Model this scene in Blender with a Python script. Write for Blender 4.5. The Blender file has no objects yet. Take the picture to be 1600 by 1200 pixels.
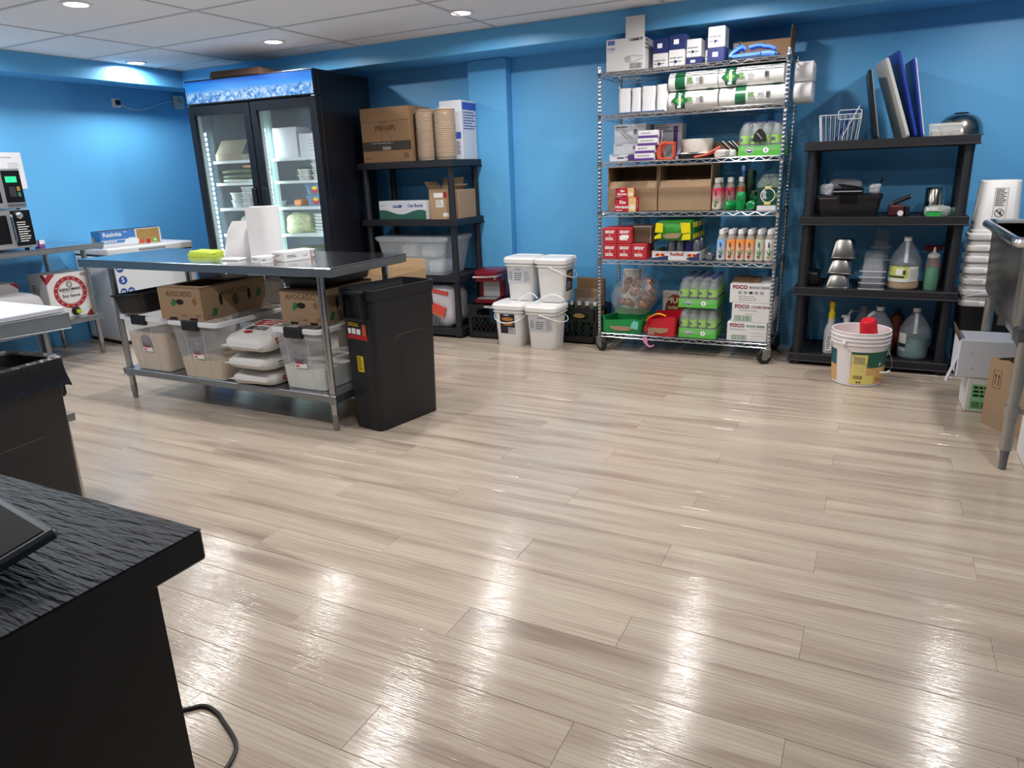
import bpy, bmesh, math, random
from mathutils import Vector, Matrix, noise
scn = bpy.context.scene
C = scn.collection
PI = math.pi
random.seed(7)

# ------------------------------------------------------------------ camera
yaw, pitch, roll, FPX, CAMH = -0.4775, 0.2925, -0.0371, 1100.0, 1.30
_f = Vector((math.sin(yaw)*math.cos(pitch), math.cos(yaw)*math.cos(pitch), -math.sin(pitch)))
_r = Vector((math.cos(yaw), -math.sin(yaw), 0)); _u = _r.cross(_f)
_R = math.cos(roll)*_r + math.sin(roll)*_u; _U = -math.sin(roll)*_r + math.cos(roll)*_u
cam = bpy.data.objects.new('camera', bpy.data.cameras.new('camera')); C.objects.link(cam)
cam.matrix_world = Matrix(((_R.x, _U.x, -_f.x, 0), (_R.y, _U.y, -_f.y, 0), (_R.z, _U.z, -_f.z, CAMH), (0, 0, 0, 1)))
cam.data.sensor_width = 36; cam.data.lens = FPX/1600*36; cam.data.clip_start = 0.02
scn.camera = cam
# ------------------------------------------------------------------ world, exposure
w = bpy.data.worlds.new('world'); scn.world = w; w.use_nodes = True
w.node_tree.nodes['Background'].inputs[0].default_value = (0.62, 0.66, 0.72, 1)
w.node_tree.nodes['Background'].inputs[1].default_value = 0.05
scn.view_settings.view_transform = 'Standard'; scn.view_settings.look = 'None'
scn.view_settings.gamma = 1; scn.view_settings.use_curve_mapping = False
scn.view_settings.exposure = 0.0
LAMP_W = 14.4            # each recessed ceiling lamp
LAMP_COL = (1.0, 0.985, 0.972)

# ------------------------------------------------------------------ materials
def lin(c):
    if isinstance(c, str):
        c = tuple(int(c[i:i+2], 16)/255 for i in (0, 2, 4))
    return tuple((x/12.92 if x <= .04045 else ((x+.055)/1.055)**2.4) for x in c) + (1,)
_mats = {}
def nodes_of(name):
    m = bpy.data.materials.new(name); m.use_nodes = True; nt = m.node_tree
    return m, nt, nt.nodes['Principled BSDF'], nt.nodes['Material Output']
def mat(name, col='808080', rough=.5, metal=0., var=.05, scale=18., bump=0., bscale=60., stretch=None, spec=.5, coat=0., sss=0.):
    if name in _mats: return _mats[name]
    m, nt, b, out = nodes_of(name); N = nt.nodes.new; L = nt.links.new
    tc = N('ShaderNodeTexCoord'); mp = N('ShaderNodeMapping'); L(tc.outputs['Object'], mp.inputs[0])
    if stretch: mp.inputs['Scale'].default_value = stretch
    nz = N('ShaderNodeTexNoise'); nz.inputs['Scale'].default_value = scale; nz.inputs['Detail'].default_value = 4
    L(mp.outputs[0], nz.inputs['Vector'])
    mx = N('ShaderNodeMix'); mx.data_type = 'RGBA'; c = lin(col)
    mx.inputs['A'].default_value = tuple(min(1, x*(1-var)) for x in c[:3])+(1,)
    mx.inputs['B'].default_value = tuple(min(1, x*(1+var)) for x in c[:3])+(1,)
    L(nz.outputs['Fac'], mx.inputs['Factor']); L(mx.outputs['Result'], b.inputs['Base Color'])
    b.inputs['Roughness'].default_value = rough; b.inputs['Metallic'].default_value = metal
    b.inputs['Specular IOR Level'].default_value = spec
    b.inputs['Coat Weight'].default_value = coat
    if bump:
        n2 = N('ShaderNodeTexNoise'); n2.inputs['Scale'].default_value = bscale; n2.inputs['Detail'].default_value = 3
        L(mp.outputs[0], n2.inputs['Vector'])
        bp = N('ShaderNodeBump'); bp.inputs['Strength'].default_value = bump; bp.inputs['Distance'].default_value = .01
        L(n2.outputs['Fac'], bp.inputs['Height']); L(bp.outputs[0], b.inputs['Normal'])
    _mats[name] = m; return m
def clear(name, col='ffffff', opac=.25, rough=.15, tint=None, bump=0., bscale=40.):
    """thin see-through plastic or glass: part of the light passes, the rest meets a glossy surface"""
    if name in _mats: return _mats[name]
    m, nt, b, out = nodes_of(name); N = nt.nodes.new; L = nt.links.new
    b.inputs['Base Color'].default_value = lin(col); b.inputs['Roughness'].default_value = rough
    tr = N('ShaderNodeBsdfTransparent'); tr.inputs[0].default_value = lin(tint or 'ffffff')
    nz = N('ShaderNodeTexNoise'); nz.inputs['Scale'].default_value = 12
    tc = N('ShaderNodeTexCoord'); L(tc.outputs['Object'], nz.inputs['Vector'])
    mr = N('ShaderNodeMapRange'); mr.inputs['To Min'].default_value = opac*.85; mr.inputs['To Max'].default_value = min(1, opac*1.15)
    L(nz.outputs['Fac'], mr.inputs['Value'])
    mx = N('ShaderNodeMixShader'); L(mr.outputs[0], mx.inputs[0]); L(tr.outputs[0], mx.inputs[1]); L(b.outputs[0], mx.inputs[2])
    L(mx.outputs[0], out.inputs[0])
    if bump:
        n2 = N('ShaderNodeTexNoise'); n2.inputs['Scale'].default_value = bscale; L(tc.outputs['Object'], n2.inputs['Vector'])
        bp = N('ShaderNodeBump'); bp.inputs['Strength'].default_value = bump; bp.inputs['Distance'].default_value = .02
        L(n2.outputs['Fac'], bp.inputs['Height']); L(bp.outputs[0], b.inputs['Normal'])
    _mats[name] = m; return m
def emit(name, col='ffffff', strength=5.):
    if name in _mats: return _mats[name]
    m, nt, b, out = nodes_of(name)
    b.inputs['Base Color'].default_value = lin(col)
    b.inputs['Emission Color'].default_value = lin(col); b.inputs['Emission Strength'].default_value = strength
    _mats[name] = m; return m

def wall_paint(name, col):
    return mat(name, col, rough=.42, var=.035, scale=2.2, bump=.06, bscale=160)
BLUE = wall_paint('blue_wall_paint', '60afe3')
WHITEWALL = wall_paint('plain_wall_paint', 'c9cccd')
CEIL = mat('ceiling_tile_board', 'f0eeef', rough=.9, var=.03, scale=40, bump=.08, bscale=220)
GRIDM = mat('ceiling_grid_metal', 'c4c2c3', rough=.5)
STEEL = mat('brushed_steel', 'b9bbbd', rough=.27, metal=1, var=.08, scale=9, stretch=(1, 12, 12), bump=.03, bscale=120)
STEELTOP = mat('brushed_steel_tabletop', 'c2c4c6', rough=.16, metal=1, var=.05, scale=6, stretch=(1, 14, 14), bump=.015, bscale=90)
STEELDULL = mat('galvanised_steel', '9a9c9d', rough=.42, metal=1, var=.1, scale=14)
CHROME = mat('chrome_wire', 'd4d6da', rough=.16, metal=1, var=.03)
BLKPL = mat('black_plastic', '15151a', rough=.42, var=.12, scale=12)
BLKMATTE = mat('black_matte', '0c0c0e', rough=.7, var=.1)
BLKGLOSS = mat('black_gloss', '0b0c10', rough=.25, var=.1)
RESIN = mat('black_resin', '1a1a20', rough=.5, var=.1, scale=30, bump=.05, bscale=200)
CARD = mat('cardboard', '9c8165', rough=.85, var=.07, scale=9, stretch=(1, 1, 6))
CARD2 = mat('cardboard_light', 'b29470', rough=.85, var=.06, scale=9, stretch=(1, 1, 6))
CARD3 = mat('cardboard_brown', '8b6b4d', rough=.85, var=.07, scale=9, stretch=(1, 1, 6))
CARDD = mat('cardboard_inside', '5f4837', rough=.9, var=.08, scale=8)
WBOX = mat('white_carton', 'dcdad9', rough=.6, var=.02, scale=6)
WBOX2 = mat('white_carton_cool', 'cfd2da', rough=.6, var=.02, scale=6)
WPLAST = mat('white_plastic', 'e6e4e2', rough=.38, var=.02)
PAPER = mat('white_paper', 'e2e0e0', rough=.8, var=.03, bump=.12, bscale=50)
INK = mat('black_ink', '1c1c20', rough=.7)
INKG = mat('grey_ink', '6f7076', rough=.7)
INKF = mat('faint_ink', '9c9ca2', rough=.7)
INKBR = mat('brown_ink', '4f3827', rough=.8)
INKR = mat('red_ink', 'b01826', rough=.6)
INKB = mat('blue_ink', '223a8c', rough=.6)
INKGR = mat('green_ink', '1f7a45', rough=.6)
WINK = mat('white_ink', 'f0efec', rough=.6)
YEL = mat('yellow_print', 'ecc81e', rough=.5)
RED = mat('red_plastic', 'cf1d2c', rough=.35)
RUBBER = mat('black_rubber', '121214', rough=.65)

# ------------------------------------------------------------------ mesh builder
class MB:
    def __init__(s): s.v = []; s.f = []; s.mi = []
    def add(s, vs, fs, mi=0, M=None):
        o = len(s.v)
        for p in vs:
            p = Vector(p); s.v.append(tuple(M @ p) if M else tuple(p))
        for f in fs: s.f.append([i+o for i in f]); s.mi.append(mi)
        return s
    def box(s, x0, x1, y0, y1, z0, z1, mi=0, M=None):
        vs = [(x0,y0,z0),(x1,y0,z0),(x1,y1,z0),(x0,y1,z0),(x0,y0,z1),(x1,y0,z1),(x1,y1,z1),(x0,y1,z1)]
        return s.add(vs, [(0,3,2,1),(4,5,6,7),(0,1,5,4),(1,2,6,5),(2,3,7,6),(3,0,4,7)], mi, M)
    def loft(s, loops, cap0=True, cap1=True, mi=0, M=None, closed=True):
        n = len(loops[0]); vs = [p for l in loops for p in l]; fs = []
        for k in range(len(loops)-1):
            for i in range(n if closed else n-1):
                j = (i+1) % n
                fs.append((k*n+i, k*n+j, (k+1)*n+j, (k+1)*n+i))
        if cap0: fs.append(tuple(range(n-1, -1, -1)))
        if cap1: fs.append(tuple((len(loops)-1)*n+i for i in range(n)))
        return s.add(vs, fs, mi, M)
    def lathe(s, prof, n=24, c=(0, 0, 0), mi=0, M=None, cap0=True, cap1=True):
        return s.loft([circ(r, z+c[2], n, c[0], c[1]) for r, z in prof], cap0, cap1, mi, M)
    def tube(s, pts, r, n=6, closed=False, mi=0, M=None):
        P = [Vector(p) for p in pts]; loops = []; prev = None; k = len(P)
        for i, p in enumerate(P):
            if closed: t = (P[(i+1) % k]-P[i-1])
            else: t = P[min(i+1, k-1)]-P[max(i-1, 0)]
            if t.length < 1e-9: t = Vector((0, 0, 1))
            t.normalize()
            if prev is None:
                a = Vector((0, 0, 1)) if abs(t.z) < .9 else Vector((1, 0, 0))
                u = t.cross(a).normalized()
            else:
                u = (prev - t*prev.dot(t)); u = u.normalized() if u.length > 1e-6 else t.orthogonal().normalized()
            prev = u; vv = t.cross(u)
            loops.append([tuple(p+r*(math.cos(2*PI*q/n)*u+math.sin(2*PI*q/n)*vv)) for q in range(n)])
        if closed: loops.append(loops[0]); return s.loft(loops, False, False, mi, M)
        return s.loft(loops, True, True, mi, M)
    def prism(s, poly, z0, z1, mi=0, M=None):
        a = sum(poly[i][0]*poly[(i+1) % len(poly)][1]-poly[(i+1) % len(poly)][0]*poly[i][1] for i in range(len(poly)))
        if a < 0: poly = poly[::-1]
        return s.loft([[(x, y, z0) for x, y in poly], [(x, y, z1) for x, y in poly]], True, True, mi, M)
    def build(s, name, mats, parent=None, smooth=False, bevel=0, seg=1, loc=None, rot=None, ang=35):
        me = bpy.data.meshes.new(name); me.from_pydata(s.v, [], s.f)
        if not isinstance(mats, (list, tuple)): mats = [mats]
        for m in mats: me.materials.append(m)
        for p, i in zip(me.polygons, s.mi): p.material_index = i
        if bevel:
            bm = bmesh.new(); bm.from_mesh(me)
            bmesh.ops.remove_doubles(bm, verts=bm.verts, dist=1e-6)
            es = [e for e in bm.edges if len(e.link_faces) == 2 and e.calc_face_angle(0) > .5]
            bmesh.ops.bevel(bm, geom=es, offset=bevel, segments=seg, affect='EDGES', clamp_overlap=True, profile=.5)
            bm.to_mesh(me); bm.free()
        me.update()
        if smooth:
            me.polygons.foreach_set('use_smooth', [True]*len(me.polygons))
            me.set_sharp_from_angle(angle=math.radians(ang))
        return link(name, me, parent, loc, rot)
def link(name, me, parent=None, loc=None, rot=None):
    o = bpy.data.objects.new(name, me); C.objects.link(o)
    if parent is not None: o.parent = parent
    if loc is not None: o.location = loc
    if rot is not None: o.rotation_euler = rot
    return o
def circ(r, z, n=24, cx=0, cy=0, sx=1, sy=1):
    return [(cx+r*sx*math.cos(2*PI*i/n), cy+r*sy*math.sin(2*PI*i/n), z) for i in range(n)]
def rr(w, d, z, r=.02, n=3, cx=0, cy=0):
    r = min(r, w/2-1e-4, d/2-1e-4); out = []
    for qx, qy, a0 in ((1, -1, -PI/2), (1, 1, 0), (-1, 1, PI/2), (-1, -1, PI)):
        for i in range(n+1):
            a = a0+PI/2*i/n
            out.append((cx+qx*(w/2-r)+r*math.cos(a), cy+qy*(d/2-r)+r*math.sin(a), z))
    return out
def thing(name, label, cat, loc=(0, 0, 0), rz=0, group=None):
    o = bpy.data.objects.new(name, None); C.objects.link(o); o.empty_display_size = .05
    o.location = loc; o.rotation_euler = (0, 0, rz); o['label'] = label; o['category'] = cat
    if group: o['group'] = group
    return o
def tag(o, label, cat, group=None):
    o['label'] = label; o['category'] = cat
    if group: o['group'] = group
    return o
def struct(o): o['kind'] = 'structure'; return o
def dup(root, loc, rz=None, label=None, group=None, rot=None):
    r = root.copy(); C.objects.link(r); r.location = loc
    if rz is not None: r.rotation_euler = (0, 0, rz)
    if rot is not None: r.rotation_euler = rot
    if label: r['label'] = label
    if group: r['group'] = group
    for ch in list(root.children):
        c = ch.copy(); C.objects.link(c); c.parent = r
        for g in ch.children:
            d = g.copy(); C.objects.link(d); d.parent = c
    return r
def fm(o, u, v):
    u = Vector(u).normalized(); v = Vector(v).normalized(); n = u.cross(v)
    return Matrix(((u.x, v.x, n.x, o[0]), (u.y, v.y, n.y, o[1]), (u.z, v.z, n.z, o[2]), (0, 0, 0, 1)))
def front(w, d, h=0): return fm((-w/2, -d/2, 0), (1, 0, 0), (0, 0, 1))
def right(w, d, h=0): return fm((w/2, -d/2, 0), (0, 1, 0), (0, 0, 1))
def left(w, d, h=0): return fm((-w/2, d/2, 0), (0, -1, 0), (0, 0, 1))
def top(w, d, h): return fm((-w/2, -d/2, h), (1, 0, 0), (0, 1, 0))
def R(u0, v0, u1, v1): return [(u0, v0), (u1, v0), (u1, v1), (u0, v1)]
def ell(u, v, a, b=None, n=20): b = b or a; return [(u+a*math.cos(2*PI*i/n), v+b*math.sin(2*PI*i/n)) for i in range(n)]
def decal(parent, name, F, polys, m, t=.0007, label=None):
    mb = MB()
    for p in polys: mb.prism(p, 0.00002, t, M=F)
    o = mb.build(name, m, parent)
    if len(polys) > 1: o['kind'] = 'stuff'
    if label: o['label'] = label
    return o
def ringpoly(mb, F, u, v, r0, r1, t, n=28):
    for i in range(n):
        a, b = 2*PI*i/n, 2*PI*(i+1)/n
        mb.prism([(u+r0*math.cos(a), v+r0*math.sin(a)), (u+r1*math.cos(a), v+r1*math.sin(a)), (u+r1*math.cos(b), v+r1*math.sin(b)), (u+r0*math.cos(b), v+r0*math.sin(b))], 0, t, M=F)
def ring(parent, name, F, u, v, r0, r1, m, t=.001):
    mb = MB(); ringpoly(mb, F, u, v, r0, r1, t); return mb.build(name, m, parent)
def words(u0, v0, u1, v1, n, fill=.55, seed=1, wl=.14):
    """rows of small bars standing for lines of fine print"""
    rnd = random.Random(seed); H = (v1-v0)/n; out = []; W = u1-u0
    for k in range(n):
        y1 = v1-k*H; y0 = y1-H*fill; x = u0; end = u0+W*rnd.uniform(.65, 1)
        while x < end-.02*W:
            l = min(end-x, W*wl*rnd.uniform(.5, 1.5)); out.append(R(x, y0, x+l, y1)); x += l+W*.03
    return out
def bars(u0, v0, u1, v1, n=16, seed=3):
    rnd = random.Random(seed); out = []; x = u0; st = (u1-u0)/n
    for k in range(n):
        out.append(R(x, v0, x+st*rnd.uniform(.3, .7), v1)); x += st
    return out
_txt = {}
def text(parent, F, s, u, v, size, m, align='CENTER', t=.0012, bold=0., rot=0., sx=1., shear=0., name='lettering'):
    key = (s, align, round(bold/size, 3), shear)
    if key not in _txt:
        cu = bpy.data.curves.new('lettering', 'FONT'); cu.body = s; cu.size = 1; cu.align_x = align; cu.align_y = 'CENTER'
        cu.offset = bold/size; cu.resolution_u = 2; cu.shear = shear
        o = bpy.data.objects.new('lettering_tmp', cu)
        me = bpy.data.meshes.new_from_object(o); bpy.data.objects.remove(o); bpy.data.curves.remove(cu)
        _txt[key] = me
    me = _txt[key].copy(); me.transform(Matrix.Diagonal((size*sx, size, 1, 1)))
    me.transform(F @ Matrix.Translation((u, v, t)) @ Matrix.Rotation(rot, 4, 'Z'))
    me.materials.clear(); me.materials.append(m); me.name = name
    return link(name, me, parent)
def nz(p, sc, seed=0): return noise.noise(Vector(p)*sc+Vector((seed*7.3, seed*3.1, -seed*5.7)))
def soft(w, d, h, seed=0, amp=.02, sc=9., nz_=9, r=.5, n=6, pinch=.75, M=None, mb=None):
    """soft stuffed bag: rounded box loops with lumps"""
    mb = mb or MB(); loops = []
    for k in range(nz_+1):
        t = k/nz_; s = (1-abs(2*t-1)**3.2)**.5; s = pinch+(1-pinch)*s
        if k in (0, nz_): s *= .93
        l = []
        for p in rr(w*s, d*s, h*t, min(w, d)*s*r*.5, n):
            q = Vector(p); q += Vector((nz(p, sc, seed), nz(p, sc, seed+1), nz(p, sc, seed+2)*(.2 if k == 0 else 1)))*amp
            q.z = max(q.z, 0); l.append(tuple(q))
        loops.append(l)
    top_c = [sum(p[i] for p in loops[-1])/len(loops[-1]) for i in range(3)]
    loops.append([tuple(Vector(p).lerp(Vector(top_c), .5)+Vector((0, 0, nz(p, sc*1.5, seed+5)*amp))) for p in loops[-1]])
    mb.loft(loops, True, True, M=M); return mb
# ================================================================== the room
X0, X1, Y0, Y1, ZC = -6.20, 2.80, -3.60, 5.40, 2.30
def plank_mat():
    m, nt, b, out = nodes_of('oak_vinyl_plank'); N = nt.nodes.new; L = nt.links.new
    tc = N('ShaderNodeTexCoord'); oi = N('ShaderNodeObjectInfo')
    cb = N('ShaderNodeCombineXYZ'); ml = N('ShaderNodeMath'); ml.operation = 'MULTIPLY'; ml.inputs[1].default_value = 40
    L(oi.outputs['Random'], ml.inputs[0]); L(ml.outputs[0], cb.inputs[0]); L(ml.outputs[0], cb.inputs[1])
    ad = N('ShaderNodeVectorMath'); ad.operation = 'ADD'; L(tc.outputs['Object'], ad.inputs[0]); L(cb.outputs[0], ad.inputs[1])
    mp = N('ShaderNodeMapping'); mp.inputs['Scale'].default_value = (1.1, 13, 1); L(ad.outputs[0], mp.inputs[0])
    n1 = N('ShaderNodeTexNoise'); n1.inputs['Scale'].default_value = 1.0; n1.inputs['Detail'].default_value = 5; n1.inputs['Distortion'].default_value = .6
    L(mp.outputs[0], n1.inputs['Vector'])
    r1 = N('ShaderNodeValToRGB'); e = r1.color_ramp.elements
    e[0].position = .30; e[0].color = lin('99877a'); e[1].position = .66; e[1].color = lin('c0b2a1')
    x = r1.color_ramp.elements.new(.46); x.color = lin('b3a393')
    L(n1.outputs['Fac'], r1.inputs[0])
    mp2 = N('ShaderNodeMapping'); mp2.inputs['Scale'].default_value = (3, 150, 1); L(ad.outputs[0], mp2.inputs[0])
    n2 = N('ShaderNodeTexNoise'); n2.inputs['Scale'].default_value = 1.0; n2.inputs['Detail'].default_value = 3; L(mp2.outputs[0], n2.inputs['Vector'])
    # cathedral grain
    mp3 = N('ShaderNodeMapping'); mp3.inputs['Scale'].default_value = (.8, 6, 1); L(ad.outputs[0], mp3.inputs[0])
    wv = N('ShaderNodeTexWave'); wv.bands_direction = 'Y'; wv.inputs['Scale'].default_value = 3.2; wv.inputs['Distortion'].default_value = 7; wv.inputs['Detail'].default_value = 2; wv.inputs['Detail Scale'].default_value = .9
    L(mp3.outputs[0], wv.inputs['Vector'])
    r3 = N('ShaderNodeValToRGB'); r3.color_ramp.elements[0].position = .0; r3.color_ramp.elements[0].color = (.86, .85, .84, 1); r3.color_ramp.elements[1].position = .35; r3.color_ramp.elements[1].color = (1, 1, 1, 1)
    L(wv.outputs['Color'], r3.inputs[0])
    mu = N('ShaderNodeMix'); mu.data_type = 'RGBA'; mu.blend_type = 'MULTIPLY'; mu.inputs['Factor'].default_value = .8
    L(r1.outputs[0], mu.inputs['A']); L(r3.outputs[0], mu.inputs['B'])
    r2 = N('ShaderNodeMapRange'); r2.inputs['From Min'].default_value = .35; r2.inputs['From Max'].default_value = .6; r2.inputs['To Min'].default_value = .9; r2.inputs['To Max'].default_value = 1.03
    L(n2.outputs['Fac'], r2.inputs['Value'])
    m2 = N('ShaderNodeMix'); m2.data_type = 'RGBA'; m2.blend_type = 'MULTIPLY'; m2.inputs['Factor'].default_value = 1
    L(mu.outputs['Result'], m2.inputs['A']); L(r2.outputs[0], m2.inputs['B'])
    # plank to plank tone
    mr = N('ShaderNodeMapRange'); mr.inputs['To Min'].default_value = .93; mr.inputs['To Max'].default_value = 1.05; L(oi.outputs['Random'], mr.inputs['Value'])
    m3 = N('ShaderNodeMix'); m3.data_type = 'RGBA'; m3.blend_type = 'MULTIPLY'; m3.inputs['Factor'].default_value = 1
    L(m2.outputs['Result'], m3.inputs['A']); L(mr.outputs[0], m3.inputs['B']); L(m3.outputs['Result'], b.inputs['Base Color'])
    rg = N('ShaderNodeMapRange'); rg.inputs['To Min'].default_value = .11; rg.inputs['To Max'].default_value = .18; L(n2.outputs['Fac'], rg.inputs['Value']); L(rg.outputs[0], b.inputs['Roughness'])
    mp4 = N('ShaderNodeMapping'); mp4.inputs['Scale'].default_value = (9, 260, 1); L(ad.outputs[0], mp4.inputs[0])
    n4 = N('ShaderNodeTexNoise'); n4.inputs['Scale'].default_value = 1.0; n4.inputs['Detail'].default_value = 2; L(mp4.outputs[0], n4.inputs['Vector'])
    bp = N('ShaderNodeBump'); bp.inputs['Strength'].default_value = .30; bp.inputs['Distance'].default_value = .002
    L(n4.outputs['Fac'], bp.inputs['Height']); L(bp.outputs[0], b.inputs['Normal'])
    return m
PLANK = plank_mat()
SUB = mat('floor_joint', '8c7a69', rough=.8)
floor = struct(MB().box(X0-.1, X1+.1, Y0-.1, Y1+.1, -.08, -.0022).build('floor', SUB))
PWD, PLN, JX, JY = .1557, 1.414, -.0715, 1.782
pm = {}
k0 = math.floor((-.5-JY)/PWD); k1 = math.ceil((Y1-JY)/PWD)
for k in range(k0, k1):
    ya = JY+k*PWD; yb = min(ya+PWD, Y1); xs = JX+PLN/3*(k % 3)
    i0 = math.floor((X0-xs)/PLN)
    for i in range(i0, i0+8):
        xa = max(xs+i*PLN, X0); xb = min(xs+(i+1)*PLN, 1.9)
        if xb-xa < .02: continue
        key = (round(xb-xa, 3), round(yb-ya, 3))
        if key not in pm:
            hw, hd = (xb-xa)/2-.0003, (yb-ya)/2-.0003; b = .0007
            mb = MB().loft([[(-hw,-hd,-.0022),(hw,-hd,-.0022),(hw,hd,-.0022),(-hw,hd,-.0022)], [(-hw,-hd,-b),(hw,-hd,-b),(hw,hd,-b),(-hw,hd,-b)], [(-hw+b,-hd+b,0),(hw-b,-hd+b,0),(hw-b,hd-b,0),(-hw+b,hd-b,0)]], True, True)
            o = mb.build('plank', PLANK, floor); pm[key] = o.data
        else: o = link('plank', pm[key], floor)
        o.location = ((xa+xb)/2, (ya+yb)/2, 0)
o = MB().box(X0, X1, Y0, JY+k0*PWD, -.0022, 0).box(1.9, X1, JY+k0*PWD, Y1, -.0022, 0).build('plank', PLANK, floor); o['kind'] = 'stuff'

struct(MB().box(X0-.1, X1+.1, Y1, Y1+.1, -.05, ZC+.1).build('wall_back', BLUE))
struct(MB().box(X0-.1, X0, Y0, Y1, -.05, ZC+.1).build('wall_left', BLUE))
struct(MB().box(X1, X1+.1, Y0, Y1, -.05, ZC+.1).build('wall_right', BLUE))
struct(MB().box(X0-.1, X1+.1, Y0-.1, Y0, -.05, ZC+.1).build('wall_front', WHITEWALL))
struct(MB().box(X0, X1, 4.962, Y1, 2.155, ZC+.02).build('trim_1', BLUE, bevel=.004))     # bulkhead along the back wall
struct(MB().box(X0, -5.90, Y0, 4.962, 2.152, ZC+.02).build('trim_2', BLUE, bevel=.004))    # bulkhead along the left wall
struct(MB().box(-3.045, -2.70, 5.305, Y1, 0, 2.155).build('trim_3', BLUE, bevel=.006))     # pilaster
ceil = struct(MB().box(X0, X1, Y0, Y1, ZC+.03, ZC+.1).build('ceiling', CEIL))
GX = [-5.90]+[-5.05+1.23*i for i in range(6)]; GX = [x for x in GX if x < X1-.05]+[X1]
GY = [3.385+.66*i for i in range(-10, 3)]; GY = [Y0]+[y for y in GY if Y0+.05 < y < 4.9]+[4.962]
tm = {}
for a, b in zip(GX, GX[1:]):
    for c, d in zip(GY, GY[1:]):
        key = (round(b-a, 3), round(d-c, 3))
        if key not in tm:
            hw, hd = (b-a)/2-.006, (d-c)/2-.006
            o = MB().box(-hw, hw, -hd, hd, 0, .012).build('ceiling_tile', CEIL, ceil, bevel=.003); tm[key] = o.data
        else: o = link('ceiling_tile', tm[key], ceil)
        o.location = ((a+b)/2, (c+d)/2, ZC+.004)
for x in GX: MB().box(x-.010, x+.010, Y0, 4.962, ZC, ZC+.03).build('grid_bar', GRIDM, ceil)
for y in GY: MB().box(-5.90, X1, y-.010, y+.010, ZC+.0005, ZC+.03).build('grid_bar', GRIDM, ceil)

# ------------------------------------------------------------------ recessed lamps
LENS = emit('lamp_lens', 'fff6ec', 14)
TRIMW = mat('lamp_trim', 'eceaea', rough=.5)
trim_me = lens_me = None
def lamp(x, y, label):
    global trim_me, lens_me
    t = thing('recessed_light', label, 'ceiling light', (x, y, ZC), 0, 'recessed ceiling lights')
    if trim_me is None:
        mb = MB().loft([circ(.062, .004, 28), circ(.086, .004, 28), circ(.086, -.003, 28), circ(.064, -.004, 28), circ(.060, .0035, 28)], False, False)
        trim_me = mb.build('trim_ring', TRIMW, t, smooth=True).data
        lens_me = MB().lathe([(.060, .002), (.060, .004)], 28).build('lens', LENS, t).data
    else:
        link('trim_ring', trim_me, t); link('lens', lens_me, t)
    ld = bpy.data.lights.new('lamp_light', 'AREA'); ld.shape = 'DISK'; ld.size = .115; ld.energy = LAMP_W; ld.color = LAMP_COL; ld.spread = math.radians(168)
    lo = bpy.data.objects.new('lamp_light', ld); C.objects.link(lo); lo.parent = t; lo.location = (0, 0, -.004)
LX = [-5.76, -4.19, -2.55, -.95, .67]; LXN = ['far left', 'second', 'middle', 'fourth', 'far right']
LY = [4.40, 2.88, 1.36]; LYN = ['nearest the back wall', 'over the prep table row', 'third from the back wall', 'above the counter', 'behind the counter']
for j, y in enumerate(LY):
    for i, x in enumerate(LX):
        if x > 0 and y < 2: continue
        lamp(x, y, '%s recessed ceiling light in the row %s' % (LXN[i], LYN[j]))
# ================================================================== large furniture
def leg_tube(parent, x, y, h, r=.019, m=STEEL, foot=True):
    mb = MB().lathe([(r, .09), (r, h)], 14, (x, y, 0)); l = mb.build('leg', m, parent, smooth=True)
    if foot:
        MB().lathe([(.012, 0), (.016, .004), (.016, .028), (r*.95, .034), (r*1.02, .09)], 14, (x, y, 0)).build('foot', STEELDULL, l, smooth=True)
    return l
def slab_top(mb, x0, x1, y0, y1, z, lip=.05, t=.004):
    """sheet steel top with turned-down edge"""
    mb.box(x0, x1, y0, y1, z-t, z)
    mb.box(x0, x1, y0, y0+t, z-lip, z-t, 1); mb.box(x0, x1, y1-t, y1, z-lip, z-t, 1)
    mb.box(x0, x0+t, y0+t, y1-t, z-lip, z-t, 1); mb.box(x1-t, x1, y0+t, y1-t, z-lip, z-t, 1)
    return mb
# ---- prep table
pt = thing('prep_table', 'stainless steel prep table with loaded undershelf beside the tall black bin', 'table', (-3.31, 3.01, 0))
slab_top(MB(), -1.06, .94, -.32, .32, .88, .048).build('tabletop', [STEELTOP, STEELDULL], pt, bevel=.003)
MB().box(-.98, .86, -.26, -.20, .836, .875).box(-.98, .86, .20, .26, .836, .875).build('hat_channel', STEELDULL, pt)
for x, y in ((-.83, -.27), (.82, -.27), (-.83, .27), (.82, .27)):
    leg_tube(pt, x, y, .836)
    MB().lathe([(.026, .15), (.026, .205)], 12, (x, y, 0)).build('shelf_clamp', STEELDULL, pt, smooth=True)
slab_top(MB(), -.865, .855, -.295, .295, .20, .04).build('undershelf', [STEEL, STEELDULL], pt, bevel=.003)
# ---- steel table along the left wall
lt = thing('steel_side_table', 'stainless steel table along the left wall holding the two ovens', 'table', (-5.83, 2.55, 0))
slab_top(MB(), -.33, .36, -1.3, 1.05, .88, .042).build('tabletop', [STEELTOP, STEELDULL], lt, bevel=.004)
for x, y in ((-.24, .93), (.27, .93), (-.24, -1.2), (.27, -1.2)):
    leg_tube(lt, x, y, .84)
slab_top(MB(), -.28, .31, -1.24, .97, .325, .04).build('undershelf', [STEEL, STEELDULL], lt, bevel=.003)
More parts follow.
